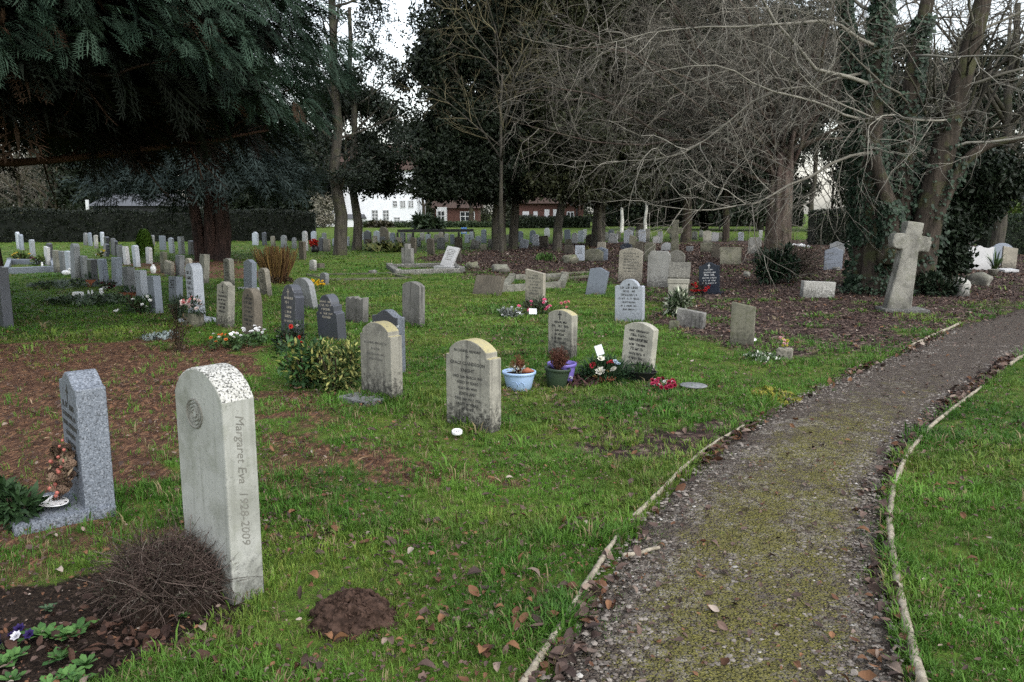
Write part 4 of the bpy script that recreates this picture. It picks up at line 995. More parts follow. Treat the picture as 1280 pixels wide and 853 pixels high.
def rock(px, by, wpx, hpx, mat, label, seed=1, cat='rock', flat=1.0):
    P = at(px, by); s = wpx * P.y / FPX / 2; hz = hpx * P.y / FPX
    bm = bmesh.new(); bmesh.ops.create_icosphere(bm, subdivisions=3, radius=1.0); r = random.Random(seed)
    ph = [r.uniform(0, 6) for _ in range(9)]
    for v in bm.verts:
        c = v.co; f = 1 + .16 * math.sin(c.x * 3 + ph[0]) * math.sin(c.y * 3 + ph[1]) + .1 * math.sin(c.z * 5 + ph[2] + c.x * 4) + .05 * math.sin(c.x * 11 + ph[3]) * math.sin(c.y * 9 + c.z * 8 + ph[4])
        c = Vector([max(-.78, min(.78, q)) for q in c]) * f
        v.co = Vector((c.x * s * 1.25, c.y * s * 1.0 * flat, (c.z + .62) * hz * .68))
    for f in bm.faces: f.smooth = True
    o = bm_obj('rough_stone' if cat != 'grave marker' else 'stone_block', bm, MT[mat], None, (P.x, P.y + s * .6, P.z - .02), (0, 0, r.uniform(0, 3)))
    return tag(o, label, cat)

def build_other_stones():
    stone_cross(1120, 389, 277, .62, .24, 'roughstone', 'rough stone cross leaning right on a pale slab before the ivy tree', -6, 7.5, -3, .40, .27, .77, (.72, .52, .09, .08, -.04), rough=.007)
    stone_cross(843, 318, 275, .62, .2, 'mossy', 'tall upright stone cross far back among the stones under the bare trees', -10, 0, 0, .34, .26, .68)
    kerb('grave_kerb', 'long grey granite kerb with planting inside at the left edge', [(8, 343), (69, 340), (66, 331), (12, 331)], .17, .12, 'bluegrey')
    kerb('grave_kerb', 'low white marble kerb around the tilted white tablet', [(497, 344), (577, 341), (566, 334), (487, 336)], .13, .16, 'lichen_white')
    kerb('grave_kerb', 'rough pale rock edged kerb behind the tall worn slab', [(628, 365), (702, 360), (706, 349), (640, 351)], .14, .14, 'roughstone')
    kerb('grave_kerb', 'thin sunken old kerb crossing the grass right of the yellow flowers', [(412, 351), (512, 349), (486, 343), (385, 345)], .05, .09, 'mossy')
    kerb('grave_kerb', 'sunken mossy kerb of a flat green grave behind the leaning blue headstone', [(684, 351), (738, 347), (745, 341), (690, 345)], .06, .1, 'mossy')
    # white tablet lying tilted on the kerb
    P = at(555, 338); o = empty('tablet_memorial', P, R(-34), 'bright white marble tablet tilted back on the low white kerb', 'memorial tablet')
    W = .42; bm = slab_bm([(-W / 2, 0), (W / 2, 0), (W / 2, .62), (-W / 2, .62)], .08, .008)
    t = bm_obj('tablet', bm, MT['white'], o, (0, .1, .1), (R(-28), R(7), 0)); scribble(7, W, .62, .08, 3, MT['ink_soft'], t, top=.82)
    bm = bmesh.new(); bmesh.ops.create_cube(bm, size=1.0, matrix=Matrix.Translation((0, .12, .05)) @ Matrix.Diagonal((.62, .42, .14, 1)))
    bmesh.ops.bevel(bm, geom=list(bm.edges), offset=.01, segments=1, affect='EDGES'); bm_obj('plinth', bm, MT['white'], o)
    P = at(553, 342); mb = bmesh.new(); bmesh.ops.create_cube(mb, size=1.0, matrix=Matrix.Diagonal((.26, .2, .12, 1))); bmesh.ops.bevel(mb, geom=list(mb.edges), offset=.02, segments=2, affect='EDGES')
    # roofed tomb
    P = at(852, 384); d = P.y; o = empty('roofed_tomb', (P.x, d + .3, P.z), R(-14), 'pale stone tomb with a steep sloping slab roof, variegated plant before it', 'tomb')
    w, dp, h, hr = .34, .95, .40, .60
    bm = slab_bm([(-w / 2, -.05), (w / 2, -.05), (w / 2, h), (-w / 2, h)], .12, .008); f = bm_obj('front_stone', bm, MT['limestone'], o, (0, -.2, 0)); scribble(5, w, h, .12, 8, MT['ink_soft'], f, top=.8)
    bm = bmesh.new()
    bm = slab_bm([(-w * .55, h + .003), (w * .55, h + .003), (w * .55, h + .08), (-w * .55, h + .08)], .14, .008); bm_obj('cap', bm, MT['limestone'], o, (0, -.2, 0))
    bm = slab_bm([(-w * .56, 0), (w * .56, 0), (w * .56, .07), (-w * .56, .07)], .62, .008); bm_obj('roof_slab', bm, MT['limestone'], o, (0, .15, h + .16), (R(22), 0, 0))
    bm = slab_bm([(-w * .45, -.05), (w * .45, -.05), (w * .45, h + .10), (-w * .45, h + .10)], .3, .008); bm_obj('rear_block', bm, MT['mossy'], o, (0, .3, 0))
    rock(1203, 371, 24, 23, 'lichen_white', 'rough pale stone lump at the right foot of the dark yew', 4)
    rock(1229, 358, 24, 17, 'roughstone', 'grey broken stone in front of the broken white slab', 6)
    rock(1216, 352, 14, 9, 'mossy', 'small mossy stone between the rough pale lump and the white slab', 7)
    rock(1046, 338, 9, 5, 'lichen_white', 'small pale stone at the foot of the blue grey peaked headstone', 9)
    rock(934, 346, 10, 7, 'roughstone', 'small grey stone in the leaves left of the ivy mound', 10)
    rock(590, 336, 14, 9, 'mossy', 'mossy stone lump just right of the tilted white tablet', 11)
    rock(625, 341, 22, 11, 'roughstone', 'lichened stone lump behind the fallen dark stone', 12)
    rock(714, 330, 20, 12, 'mossy', 'mossy lump of stone below the narrow pale tablet', 14)
    rock(466, 343, 9, 6, 'lichen_white', 'pale capped small stone on the sunken old kerb', 15)
    # flat slab right
    P = at(1259, 341); bm = bmesh.new(); bmesh.ops.create_cube(bm, size=1.0, matrix=Matrix.Diagonal((.46, .34, .07, 1))); bmesh.ops.bevel(bm, geom=list(bm.edges), offset=.01, segments=1, affect='EDGES')
    tag(bm_obj('flat_slab', bm, MT['white'], None, (P.x, P.y, .05), (R(5), 0, R(10))), 'pale flat slab lying by the strap leaved plants', 'memorial slab')
# ---------------------------------------------------------------- plants, flowers, pots
def leaf_cluster(n, size, spread, rng, long=1.0, droop=0.0):
    """n folded leaves spread in a unit ball"""
    V = []; F = []
    Rm = rand_rots(n, rng); p = rng.normal(size=(n, 3)); p = p / np.linalg.norm(p, axis=1, keepdims=True) * spread * rng.random((n, 1)) ** .5
    base = np.array([(-.5 * long, 0, 0), (0, -.3, .06), (.5 * long, 0, 0), (0, .3, .06)]) * size
    for i in range(n):
        o = len(V); V += list(base @ Rm[i].T * (.7 + .6 * rng.random()) + p[i]); F.append((o, o + 1, o + 2, o + 3))
    return np.array(V), np.array(F)

def blade_leaf(n=1):
    V = np.array([(0, -.08, 0), (0, .08, 0), (.5, .13, .12), (.5, -.13, .12), (1, 0, .02)]); F = np.array([(0, 3, 2, 1), (3, 4, 2, 2)])
    return V, F

def ell_points(n, rx, ry, rz, rng, shell=.45, up=False):
    p = rng.normal(size=(n, 3)); p /= np.linalg.norm(p, axis=1, keepdims=True)
    if up: p[:, 2] = np.abs(p[:, 2])
    return p * (rng.random((n, 1)) ** shell) * np.array([rx, ry, rz]), p

def bush(name, label, cat, px, by, wpx, hpx, n, leaf, c0, c1, seed, long=1.3, group=None, blossoms=None, stems=True, depth=.8, mat='plant', accent=None, round_=.5):
    rng = np.random.default_rng(seed); P = at(px, by); d = P.y; rx = wpx * d / FPX / 2; h = hpx * d / FPX; ry = rx * depth
    o = empty(name, (P.x, P.y + ry * .7, P.z), 0, label, cat, group); mb = MB()
    nb = 7; cen = np.column_stack([rng.uniform(-.55, .55, nb) * rx, rng.uniform(-.5, .5, nb) * ry, h * rng.uniform(.28, .68, nb)])
    pos = []; nor = []
    for i in range(nb):
        q, nn = ell_points(n // nb, rx * .5, ry * .55, min(h * .36, cen[i, 2]), rng, .35); pos.append(q + cen[i]); nor.append(nn)
    pos = np.concatenate(pos); nor = np.concatenate(nor); pos[:, 2] = np.clip(pos[:, 2], .02, None); m = len(pos)
    X = nor * .8 + rng.normal(0, .5, (m, 3)) + np.array([0, 0, .25])
    c = mixcol(c0, c1, rng.random(m))
    if accent is not None: q = rng.random(m) < accent[1]; c[q] = np.array(accent[0]) * (.7 + .5 * rng.random((q.sum(), 1)))
    V, F = blade_leaf(); V = V * np.array([long, 1.6, 1])
    mb.scatter(V, F, pos, basis(X, (0, 0, 1), rng.normal(0, .5, m)), leaf * (.7 + .6 * rng.random(m)), c)
    mb.build('foliage', MT[mat], o)
    if stems:
        k = 14; a = rng.random(k) * 6.28; e = np.column_stack([np.cos(a) * rx * .6, np.sin(a) * ry * .6, np.full(k, h * .7)]); s = e * np.array([.12, .12, 0])
        t = np.linspace(0, 1, 4)[None, :, None]; mb = MB(); mb.tubes(s[:, None] * (1 - t) + e[:, None] * t + np.array([0, 0, .0]), np.full((k, 4), max(.004, rx * .02)), 4, (.05, .035, .025)); mb.build('stems', MT['twig'], o)
    if blossoms:
        for bc, k, sz in blossoms:
            q, nn = ell_points(k, rx * .95, ry * .95, h * .55, rng, .1); q[:, 2] = np.clip(q[:, 2] + h * .5, h * .3, None); q[:, 1] -= ry * .2
            blossom_mesh(q, sz, bc, o, rng)
    return o

def blossom_tpl(rng, petals=7):
    V = []; F = []
    for lay, (tilt, r) in enumerate(((.25, 1.0), (.75, .8), (1.15, .55))):
        for i in range(petals - lay):
            a = 2 * math.pi * (i + .5 * lay) / (petals - lay); ca, sa = math.cos(a), math.sin(a); ct, st = math.cos(tilt), math.sin(tilt); w = .42 * r; o = len(V)
            def p(u, v, h): x = u * ct * r; z = u * st * r + h; return (x * ca - v * sa, x * sa + v * ca, z)
            V += [p(.05, 0, 0), p(.55, -w, .05), p(1, 0, .12), p(.55, w, .05)]; F.append((o, o + 1, o + 2, o + 3))
    return np.array(V), np.array(F)

def blossom_mesh(pos, size, col, parent, rng, name='blossoms', face=(0, -.45, .8)):
    pos = np.asarray(pos, float); m = len(pos); V, F = blossom_tpl(rng); mb = MB()
    X = np.cross(np.array(face)[None] + rng.normal(0, .4, (m, 3)), rng.normal(size=(m, 3))); B = basis(X, face)
    c = np.asarray(col)[None] * (.75 + .4 * rng.random((m, 1)))
    mb.scatter(V, F, pos, B, size * (.8 + .4 * rng.random(m)), c); return mb.build(name, MT['petal'], parent)

def pot(px, by, wpx, hpx, mat, label, name='flower_pot', cat='flower pot', soil=True, group=None):
    P = at(px, by); d = P.y; r = wpx * d / FPX / 2; h = hpx * d / FPX
    o = empty(name, (P.x, P.y + r * .75, P.z), 0, label, cat, group); mb = MB()
    mb.lathe([(0, 0), (r * .68, 0), (r * .72, .006), (r * .92, h * .82), (r * .92, h * .84), (r, h * .86), (r * 1.01, h * .98), (r * .99, h), (r * .93, h), (r * .9, h * .86), (r * .86, h * .8)], 32); mb.build('pot_body', MT[mat], o, True)
    if soil:
        mb = MB(); mb.lathe([(r * .88, h * .83), (r * .5, h * .9), (0, h * .92)], 20, wob=.0); mb.build('soil', MT['soil'], o, True)
    return o, r, h

def twiggy(o, h0, rx, h, n, seed, c0, c1, leaf=.012, nl=900, spread=1.0, name='dead_plant'):
    """a dead bushy plant: fine stems with crisp brown leaves"""
    rng = np.random.default_rng(seed); a = rng.random(n) * 6.28; rr = rng.random(n) ** .5
    e = np.column_stack([np.cos(a) * rx * rr, np.sin(a) * rx * rr, h * (.55 + .45 * rng.random(n)) * (1 - .35 * rr)]); s = e * np.array([.15, .15, 0])
    t = np.linspace(0, 1, 5)[None, :, None]; P = s[:, None] * (1 - t) + e[:, None] * t; P[:, 1:-1, :2] += rng.normal(0, rx * .05, (n, 3, 2)); P[..., 2] += h0
    mb = MB(); mb.tubes(P, np.full((n, 5), .0022) * np.linspace(1.3, .6, 5)[None], 3, mixcol(c0, c1, rng.random(n)) * .6)
    k = rng.integers(0, n, nl); f = .35 + .65 * rng.random((nl, 1)); q = P[k, 0] * (1 - f) + P[k, -1] * f + rng.normal(0, rx * .07, (nl, 3)); V, F = blade_leaf()
    mb.scatter(V, F, q, rand_rots(nl, rng), leaf * (.6 + .8 * rng.random(nl)), mixcol(c0, c1, rng.random(nl)))
    return mb.build(name, MT['plant'], o)

def patch(name, label, cat, px, by, wpx, dpx, n, leaf, c0, c1, seed, h=.06, blossoms=None, accent=None, group=None):
    """low spreading plant on the ground; dpx is its depth in picture rows"""
    rng = np.random.default_rng(seed); P = at(px, by); Q = at(px, by - dpx); rx = wpx * P.y / FPX / 2; ry = max(.08, (Q.y - P.y) / 2)
    o = empty(name, (P.x, P.y + ry, P.z), 0, label, cat, group)
    a = rng.random(n) * 6.28; r = rng.random(n) ** .5; x, y = np.cos(a) * r * rx, np.sin(a) * r * ry
    z = h * (1 - r ** 2 * .7) * rng.random(n) + .008; V, F = blade_leaf(); V = V * np.array([1.1, 1.9, 1])
    X = np.column_stack([np.cos(a * 3 + x * 9), np.sin(a * 5 + y * 7), .15 + .7 * rng.random(n)])
    c = mixcol(c0, c1, rng.random(n))
    if accent is not None: q = rng.random(n) < accent[1]; c[q] = accent[0]
    mb = MB(); mb.scatter(V, F, np.column_stack([x, y, z]), basis(X), leaf * (.6 + .8 * rng.random(n)), c); mb.build('foliage', MT['plant'], o)
    if blossoms:
        for bc, k, sz in blossoms:
            a = rng.random(k) * 6.28; r = rng.random(k) ** .5 * .9; blossom_mesh(np.column_stack([np.cos(a) * r * rx, np.sin(a) * r * ry, np.full(k, h * 1.1) + rng.random(k) * .03]), sz, bc, o, rng)
    return o

def stemflowers(o, pts, hs, col, rng, z0=0.0, r=.002, bs=.02, colstem=(.05, .09, .03)):
    mb = MB(); t = np.linspace(0, 1, 4)[None, :, None]; pts = np.asarray(pts); s = np.column_stack([pts[:, :2] * .3, np.full(len(pts), z0)]); e = np.column_stack([pts[:, :2], np.full(len(pts), z0) + hs])
    mb.tubes(s[:, None] * (1 - t) + e[:, None] * t, np.full((len(pts), 4), r), 4, colstem); mb.build('stems', MT['plant'], o)
    return blossom_mesh(e, bs, col, o, rng)

G1, G2 = (.018, .04, .012), (.05, .095, .03)
def build_near_props():
    # ---- dead heather in front of the nearest stone
    rng = np.random.default_rng(21); P = at(178, 790); o = empty('heather_bush', (P.x + .0, P.y + .26, P.z), 0, 'dead brown heather bush in front of the tall pale round topped headstone', 'shrub')
    rx, ry, h = .35, .34, .34; n = 4200; mb = MB()
    a = rng.random(n) * 6.283; rr = rng.random(n) ** .55; sx, sy = np.cos(a) * rr * rx * .75, np.sin(a) * rr * ry * .75
    top = h * np.sqrt(np.clip(1 - rr ** 2 * .85, 0, 1)) * (.75 + .35 * rng.random(n)); f = rng.random(n) ** .7
    s = np.column_stack([sx * (.4 + .6 * f), sy * (.4 + .6 * f), top * f * .75]); L = .04 + .075 * rng.random(n)
    D = np.column_stack([np.cos(a) * rr * .45 + rng.normal(0, .6, n), np.sin(a) * rr * .45 + rng.normal(0, .6, n) - .1, .16 + rng.normal(0, .38, n)]); D /= np.linalg.norm(D, axis=1, keepdims=True)
    t = np.linspace(0, 1, 5)[None, :, None]; bend = rng.normal(0, .045, (n, 1, 3)); Pt = s[:, None] + D[:, None] * (L[:, None, None] * t) + bend * t ** 2 + np.array([0, 0, .012]); Pt[..., 2] = np.clip(Pt[..., 2], .004, None)
    cc = mixcol((.028, .018, .015), (.13, .095, .08), rng.random(n) ** 1.7); q = rng.random(n) < .03; cc[q] = (.22, .185, .16)
    mb.tubes(Pt, np.full((n, 5), .0016) * np.linspace(1.2, .5, 5)[None] * (.7 + .6 * rng.random((n, 1))), 3, cc); mb.build('twigs', MT['twig'], o)
    m = 2600; k = rng.integers(0, n, m); fb = Pt[k, 3] + rng.normal(0, .006, (m, 3)); g = (fb[:, 1] > .02) | (fb[:, 0] < -.12); V, F = blade_leaf()
    cl = mixcol((.03, .028, .02), (.075, .065, .045), rng.random(m)); gg = g & (rng.random(m) < .6); cl[gg] = mixcol((.02, .032, .016), (.045, .065, .03), rng.random(gg.sum()))
    mb = MB(); mb.scatter(V, F, fb, rand_rots(m, rng), .016 * (.6 + .8 * rng.random(m)), cl); mb.build('foliage', MT['plant'], o)
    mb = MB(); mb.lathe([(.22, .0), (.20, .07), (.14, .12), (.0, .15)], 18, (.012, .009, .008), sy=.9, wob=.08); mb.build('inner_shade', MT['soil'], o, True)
    # ---- low plants on the bare earth
    def rosette(px, by, wpx, n, leaf, seed, label, c0=(.028, .08, .02), c1=(.085, .18, .045), name='primrose_plant'):
        rng = np.random.default_rng(seed); P = at(px, by); rr = wpx * P.y / FPX / 2; o = empty(name, P, 0, label, 'small plant'); mb = MB()
        for k in range(max(2, n // 9)):
            cx, cy = rng.normal(0, rr * .42, 2); m = 10; a = rng.random() * 6 + np.arange(m) * 2.4; el = .25 + .75 * np.arange(m) / m
            X = np.column_stack([np.cos(a) * np.cos(el), np.sin(a) * np.cos(el), np.sin(el)])
            V = np.array([(0, -.05, 0), (0, .05, 0), (.45, .2, .06), (.45, -.2, .06), (.8, .23, .04), (.8, -.23, .04), (1.05, 0, -.04)]); F = [(0, 3, 2, 1), (3, 5, 4, 2), (5, 6, 4, 4)]
            mb.scatter(V, F, np.tile((cx, cy, .01), (m, 1)), basis(X), leaf * (1.1 - .5 * np.arange(m) / m) * (.8 + .4 * rng.random(m)), mixcol(c0, c1, rng.random(m)))
        mb.build('leaves', MT['plant'], o); return o
    rosette(84, 800, 95, 80, .062, 1, 'bright green leafy rosettes growing on bare earth left of the dead heather')
    rosette(62, 762, 40, 18, .035, 2, 'small grey green leaves above the leafy rosettes on bare earth', (.03, .06, .03), (.07, .12, .06))
    rosette(10, 836, 66, 45, .06, 3, 'pale green rosette in the bottom left corner below the pansies')
    rosette(98, 848, 80, 45, .055, 4, 'green leaves among curled brown leaves at the bottom edge')
    rosette(238, 770, 30, 12, .03, 5, 'tiny green seedlings at the foot of the dead heather')
    P = at(8, 812); o = empty('pansy_plant', P, 0, 'purple and white pansies at the bottom left edge on bare earth', 'flowers'); rng = np.random.default_rng(4)
    stemflowers(o, rng.normal(0, .045, (7, 2)), np.full(7, .045), (.035, .02, .11), rng, bs=.027); blossom_mesh([(.05, -.01, .06), (-.03, -.03, .05)], .022, (.7, .7, .75), o, rng)
    bush('leafy_plant', 'dark green leafy plant at the left edge beside the grey granite headstone', 'plant', 8, 664, 74, 62, 420, .06, (.012, .03, .01), (.035, .075, .025), 31, blossoms=None)
    # ---- molehill
    P = at(434, 800); bm = bmesh.new(); bmesh.ops.create_icosphere(bm, subdivisions=5, radius=1.0); rx, h = .150, .12
    for v in list(bm.verts):
        c = v.co; n = float(fbm(np.array([c.x * 3.2 + 5]), np.array([c.y * 3.2 + c.z * 2]), 7)[0]) - .5; n2 = float(fbm(np.array([c.x * 9 + 2]), np.array([c.y * 9 + c.z * 6]), 8)[0]) - .5
        k = 1 + .35 * n + .28 * n2; hz = max(c.z, -.1); v.co = Vector((c.x * rx * k * (1.25 - .25 * hz), c.y * rx * .85 * k * (1.2 - .2 * hz), hz * h * k))
    for f in bm.faces: f.smooth = False
    mh = bm_obj('molehill', bm, MT['mole'], None, (P.x, P.y + .14, P.z)); rg = np.random.default_rng(77); m = 420; a = rg.random(m) * 6.28; q = rg.random(m) ** .6 * 1.28
    oc = np.array([(1,0,0),(.3,.9,.1),(-.8,.4,0),(-.6,-.7,.1),(.5,-.8,0),(.1,0,.7),(0,0,-.5)]); of = [(0,1,5),(1,2,5),(2,3,5),(3,4,5),(4,0,5),(1,0,6),(2,1,6),(3,2,6),(4,3,6),(0,4,6)]
    mb = MB(); mb.scatter(oc, of, np.column_stack([np.cos(a) * q * rx * 1.05, np.sin(a) * q * rx * .92, h * np.clip(1 - q ** 2, 0, 1) ** .6 * 1.02 + .004]), rand_rots(m, rg), .004 + .013 * rg.random(m) ** 2.5); mb.build('clods', MT['mole'], mh)
    tag(mh, 'crumbly brown molehill on the front lawn', 'molehill')
    # ---- pine cone wreath on its tray
    g, W, H, T = STONES['granite']; M = Matrix.Translation(g.location) @ Matrix.Rotation(R(YAW0), 4, 'Z')
    c = M @ Vector((.02, -.215, .075)); o = empty('oval_tray', c, R(-30), 'pale oval pierced tray on the granite base under the wreath', 'tray'); mb = MB()
    mb.lathe([(0, .004), (.085, .004), (.105, .012), (.115, .016), (.113, .019), (.10, .012), (0, .008)], 28, sy=.62); mb.build('tray', MT['ceramic'], o, True)
    mb = MB()
    for k in range(9): b = 2 * math.pi * k / 9; mb.lathe([(0, .0145), (.009, .0145)], 8, center=(.095 * math.cos(b), .058 * math.sin(b), 0))
    mb.build('holes', MT['potblack'], o)
    c = M @ Vector((.0, -.115, .24)); o = empty('cone_wreath', c, R(-40), 'wreath of pine cones, pink berries and nuts leaning on the granite headstone', 'wreath', rx=R(-14)); rng = np.random.default_rng(6)
    mb = MB(); mc = MB(); n = 60; a = rng.random(n) * 6.283; rr = .088 + rng.normal(0, .022, n); p = np.column_stack([rr * np.cos(a), rng.normal(-.01, .018, n) - .02, rr * 1.35 * np.sin(a)])
    V = []; F = []                                     # a pine cone of overlapping scales
    for k in range(34):
        b = k * 2.4; z = -.9 + 1.8 * k / 33; r0 = math.sqrt(max(.02, 1 - z * z)) * .6; o_ = len(V); ca, sa = math.cos(b), math.sin(b); w = .28
        V += [(r0 * .4 * ca, r0 * .4 * sa, z - .1), (r0 * ca - w * sa, r0 * sa + w * ca, z + .08), (r0 * 1.25 * ca, r0 * 1.25 * sa, z + .2), (r0 * ca + w * sa, r0 * sa - w * ca, z + .08)]; F.append((o_, o_ + 1, o_ + 2, o_ + 3))
    q = rng.random(n); mc.scatter(V, F, p[:44], rand_rots(44, rng), .028 * (.7 + .5 * rng.random(44)), mixcol((.04, .025, .018), (.24, .16, .11), rng.random(44) ** 1.5)); mc.build('pine_cones', MT['litter'], o)
    bm = bmesh.new()
    for i in range(44, 60): bmesh.ops.create_icosphere(bm, subdivisions=2, radius=.008 + .005 * rng.random(), matrix=Matrix.Translation(Vector(p[i]) + Vector((0, -.03, 0))))
    bm_obj('berries', bm, plain('pink berries', (.42, .13, .10), .35), o)
    mb.scatter(*blade_leaf(), p[:30] + np.array([0, -.02, 0]), rand_rots(30, rng), .05 * (.6 + .6 * rng.random(30)), mixcol((.02, .05, .015), (.30, .21, .14), rng.random(30))); mb.build('leaves', MT['plant'], o)
    patch('moss_patch', 'yellow green moss cushion on the path edge beyond the left pole', 'moss', 985, 508, 60, 22, 900, .02, (.10, .10, .012), (.26, .24, .03), 33, .03)
    # ---- discs lying by stones
    def disc(px, by, wpx, label, tilt=0):
        P = at(px, by); r = wpx * P.y / FPX / 2; mb = MB(); mb.lathe([(0, .0), (r * .95, .0), (r, .008), (r, .022), (r * .9, .028), (r * .86, .022), (r * .2, .02), (0, .02)], 28); o = mb.build('flower_holder', MT['ceramic'], smooth=True, loc=(P.x, P.y + r, P.z + .03), rot=(R(tilt), 0, 0)); tag(o, label, 'flower holder')
        mb = MB()
        for ring, k in ((.55, 7), (.25, 4)):
            for i in range(k): b = 2 * math.pi * i / k; mb.lathe([(0, .0225), (r * .1, .0225)], 8, center=(r * ring * math.cos(b), r * ring * math.sin(b), 0))
        mb.build('holes', MT['potblack'], o)
    disc(571, 549, 14, 'round pierced white flower holder at the foot of the readable lichened headstone', 8)
    disc(940, 430, 15, 'pale round disc beside the lone speckled headstone', 4)
    # ---- shrubs and flowers on the middle lawn
    bush('laurel_bush', 'glossy green laurel bush with some yellowish leaves in front of the slate headstones', 'shrub', 376, 489, 84, 60, 1000, .065, (.014, .042, .012), (.055, .125, .038), 41, long=1.1, mat='leaf', accent=((.22, .23, .06), .14))
    bush('variegated_bush', 'yellow and green variegated bush left of the stone with a foot slab', 'shrub', 416, 493, 80, 66, 1500, .042, (.03, .06, .018), (.07, .11, .03), 42, accent=((.27, .27, .085), .32))
    bush('holly_arrangement', 'dark foliage with bright red flowers before the slate headstone with a cross', 'flowers', 362, 440, 46, 34, 420, .05, (.010, .022, .010), (.03, .05, .025), 43, blossoms=[((.42, .025, .018), 6, .032), ((.45, .42, .38), 3, .025)])
    P = at(351, 389); o = empty('wrapped_bouquet', (P.x, P.y + .1, P.z + .03), R(25), 'bouquet in crinkled silver wrapping leaning on the grass', 'bouquet', rx=R(20)); rng = np.random.default_rng(5)
    mb = MB(); mb.lathe([(.012, .0), (.02, .03), (.05, .15), (.11, .33), (.10, .335), (.0, .28)], 14, sy=.55, wob=.16); mb.build('wrapping', MT['cello'], o, rot=(0, R(38), 0))
    blossom_mesh(Matrix.Rotation(R(38), 3, 'Y') @ Vector((0, 0, .31)) + Vector((0, 0, 0)) + np.zeros((1, 3)) if False else np.array([(.17, -.02, .27), (.2, .01, .23), (.22, .0, .19), (.15, -.04, .24)]), .04, (.35, .45, .65), o, rng)
    P = at(400, 361); o = empty('yellow_flowers', P, 0, 'bunch of bright yellow flowers beside a small grey marker', 'flowers'); rng = np.random.default_rng(9)
    stemflowers(o, rng.normal(0, .085, (16, 2)) * np.array([1, .5]), .07 + .12 * rng.random(16), (.75, .48, .02), rng, bs=.036)
    # flowers and bulbs in front of the white lettered stone
    patch('bulb_clump', 'white and orange blooms with fresh leaves beside the brown twiggy plant', 'flowers', 263, 440, 46, 14, 260, .05, G1, (.07, .12, .03), 12, .09, blossoms=[((.55, .16, .04), 7, .025), ((.7, .7, .66), 5, .02)])
    patch('white_tulips', 'clump of white tulips with leaves before the brown pointed headstone', 'flowers', 292, 441, 44, 18, 240, .06, G1, (.06, .11, .04), 13, .14, blossoms=[((.78, .78, .78), 16, .026)])
    bush('twiggy_plant', 'dark red brown twiggy plant standing at the edge of the needle carpet', 'plant', 221, 442, 24, 46, 500, .03, (.02, .016, .010), (.075, .05, .025), 44, depth=1)
    patch('silver_plant', 'flat silvery grey plant on the edge of the brown carpet', 'plant', 188, 428, 50, 10, 260, .05, (.10, .13, .12), (.28, .33, .33), 14, .05)
    # vase block with flowers
    P = at(241, 408); d = P.y; bm = bmesh.new(); bmesh.ops.create_cube(bm, size=1.0, matrix=Matrix.Translation((0, 0, .085)) @ Matrix.Diagonal((.22, .2, .19, 1))); bmesh.ops.bevel(bm, geom=list(bm.edges), offset=.008, segments=2, affect='EDGES')
    o = tag(bm_obj('vase_block', bm, MT['mossy'], None, (P.x, P.y + .06, P.z), (0, 0, R(YAW0))), 'square tan stone vase in front of the double arched granite', 'stone vase')
    o = empty('flower_bunch', (P.x, P.y + .06, P.z + .17), 0, 'white and pink flowers in the square tan stone vase', 'flowers'); rng = np.random.default_rng(11)
    q, nn = ell_points(260, .19, .15, .17, rng, .3); q[:, 2] = np.abs(q[:, 2] + .08); mb = MB(); mb.scatter(*blade_leaf(), q, basis(nn + rng.normal(0, .4, (260, 3))), .065, mixcol((.012, .028, .012), (.04, .075, .03), rng.random(260))); mb.build('foliage', MT['plant'], o)
    q, nn = ell_points(15, .18, .14, .15, rng, .1); q[:, 2] = np.abs(q[:, 2]) + .08; q[:, 1] -= .04; blossom_mesh(q, .036, (.70, .58, .54), o, rng); blossom_mesh(q[:5] + np.array([.03, -.03, .03]), .03, (.62, .20, .20), o, rng, 'pink_blossoms')
    bush('grave_shrub', 'grey green shrubby plant left of the stone vase', 'plant', 217, 404, 34, 34, 420, .045, (.02, .035, .02), (.08, .11, .07), 45)
    bush('grave_bush', 'leafy bush with white blooms at the foot of the blue grey slab', 'plant', 168, 394, 40, 26, 460, .05, (.015, .035, .012), (.05, .095, .035), 46, blossoms=[((.8, .8, .78), 7, .035)])
    # terracotta troughs
    for px, by, w, lab in ((157, 375, 20, 'right terracotta trough with green trailing plant'), (112, 359, 13, 'left terracotta trough with green plant')):
        o, r, h = pot(px, by, w, 9, 'terracotta', lab + ' before the left row', 'planter', 'planter', group='terracotta troughs')
        rng = np.random.default_rng(px); q, nn = ell_points(160, r * 1.25, r * .9, h * .9, rng, .4, True); q[:, 2] += h * .95; mb = MB(); mb.scatter(*blade_leaf(), q, basis(nn + rng.normal(0, .4, (160, 3))), .07, mixcol((.02, .05, .02), (.07, .13, .06), rng.random(160))); mb.build('plant', MT['plant'], o)
    patch('ground_cover', 'long strip of grey green ground cover on the upper of two grave beds', 'ground cover plant', 62, 363, 105, 9, 700, .07, (.02, .04, .018), (.11, .14, .10), 15, .13, group='grave bed strips')
    patch('ground_cover', 'long strip of leafy ground cover on the lower of two grave beds, figurines above', 'ground cover plant', 92, 384, 120, 12, 800, .07, (.02, .045, .018), (.12, .16, .10), 16, .14, group='grave bed strips')
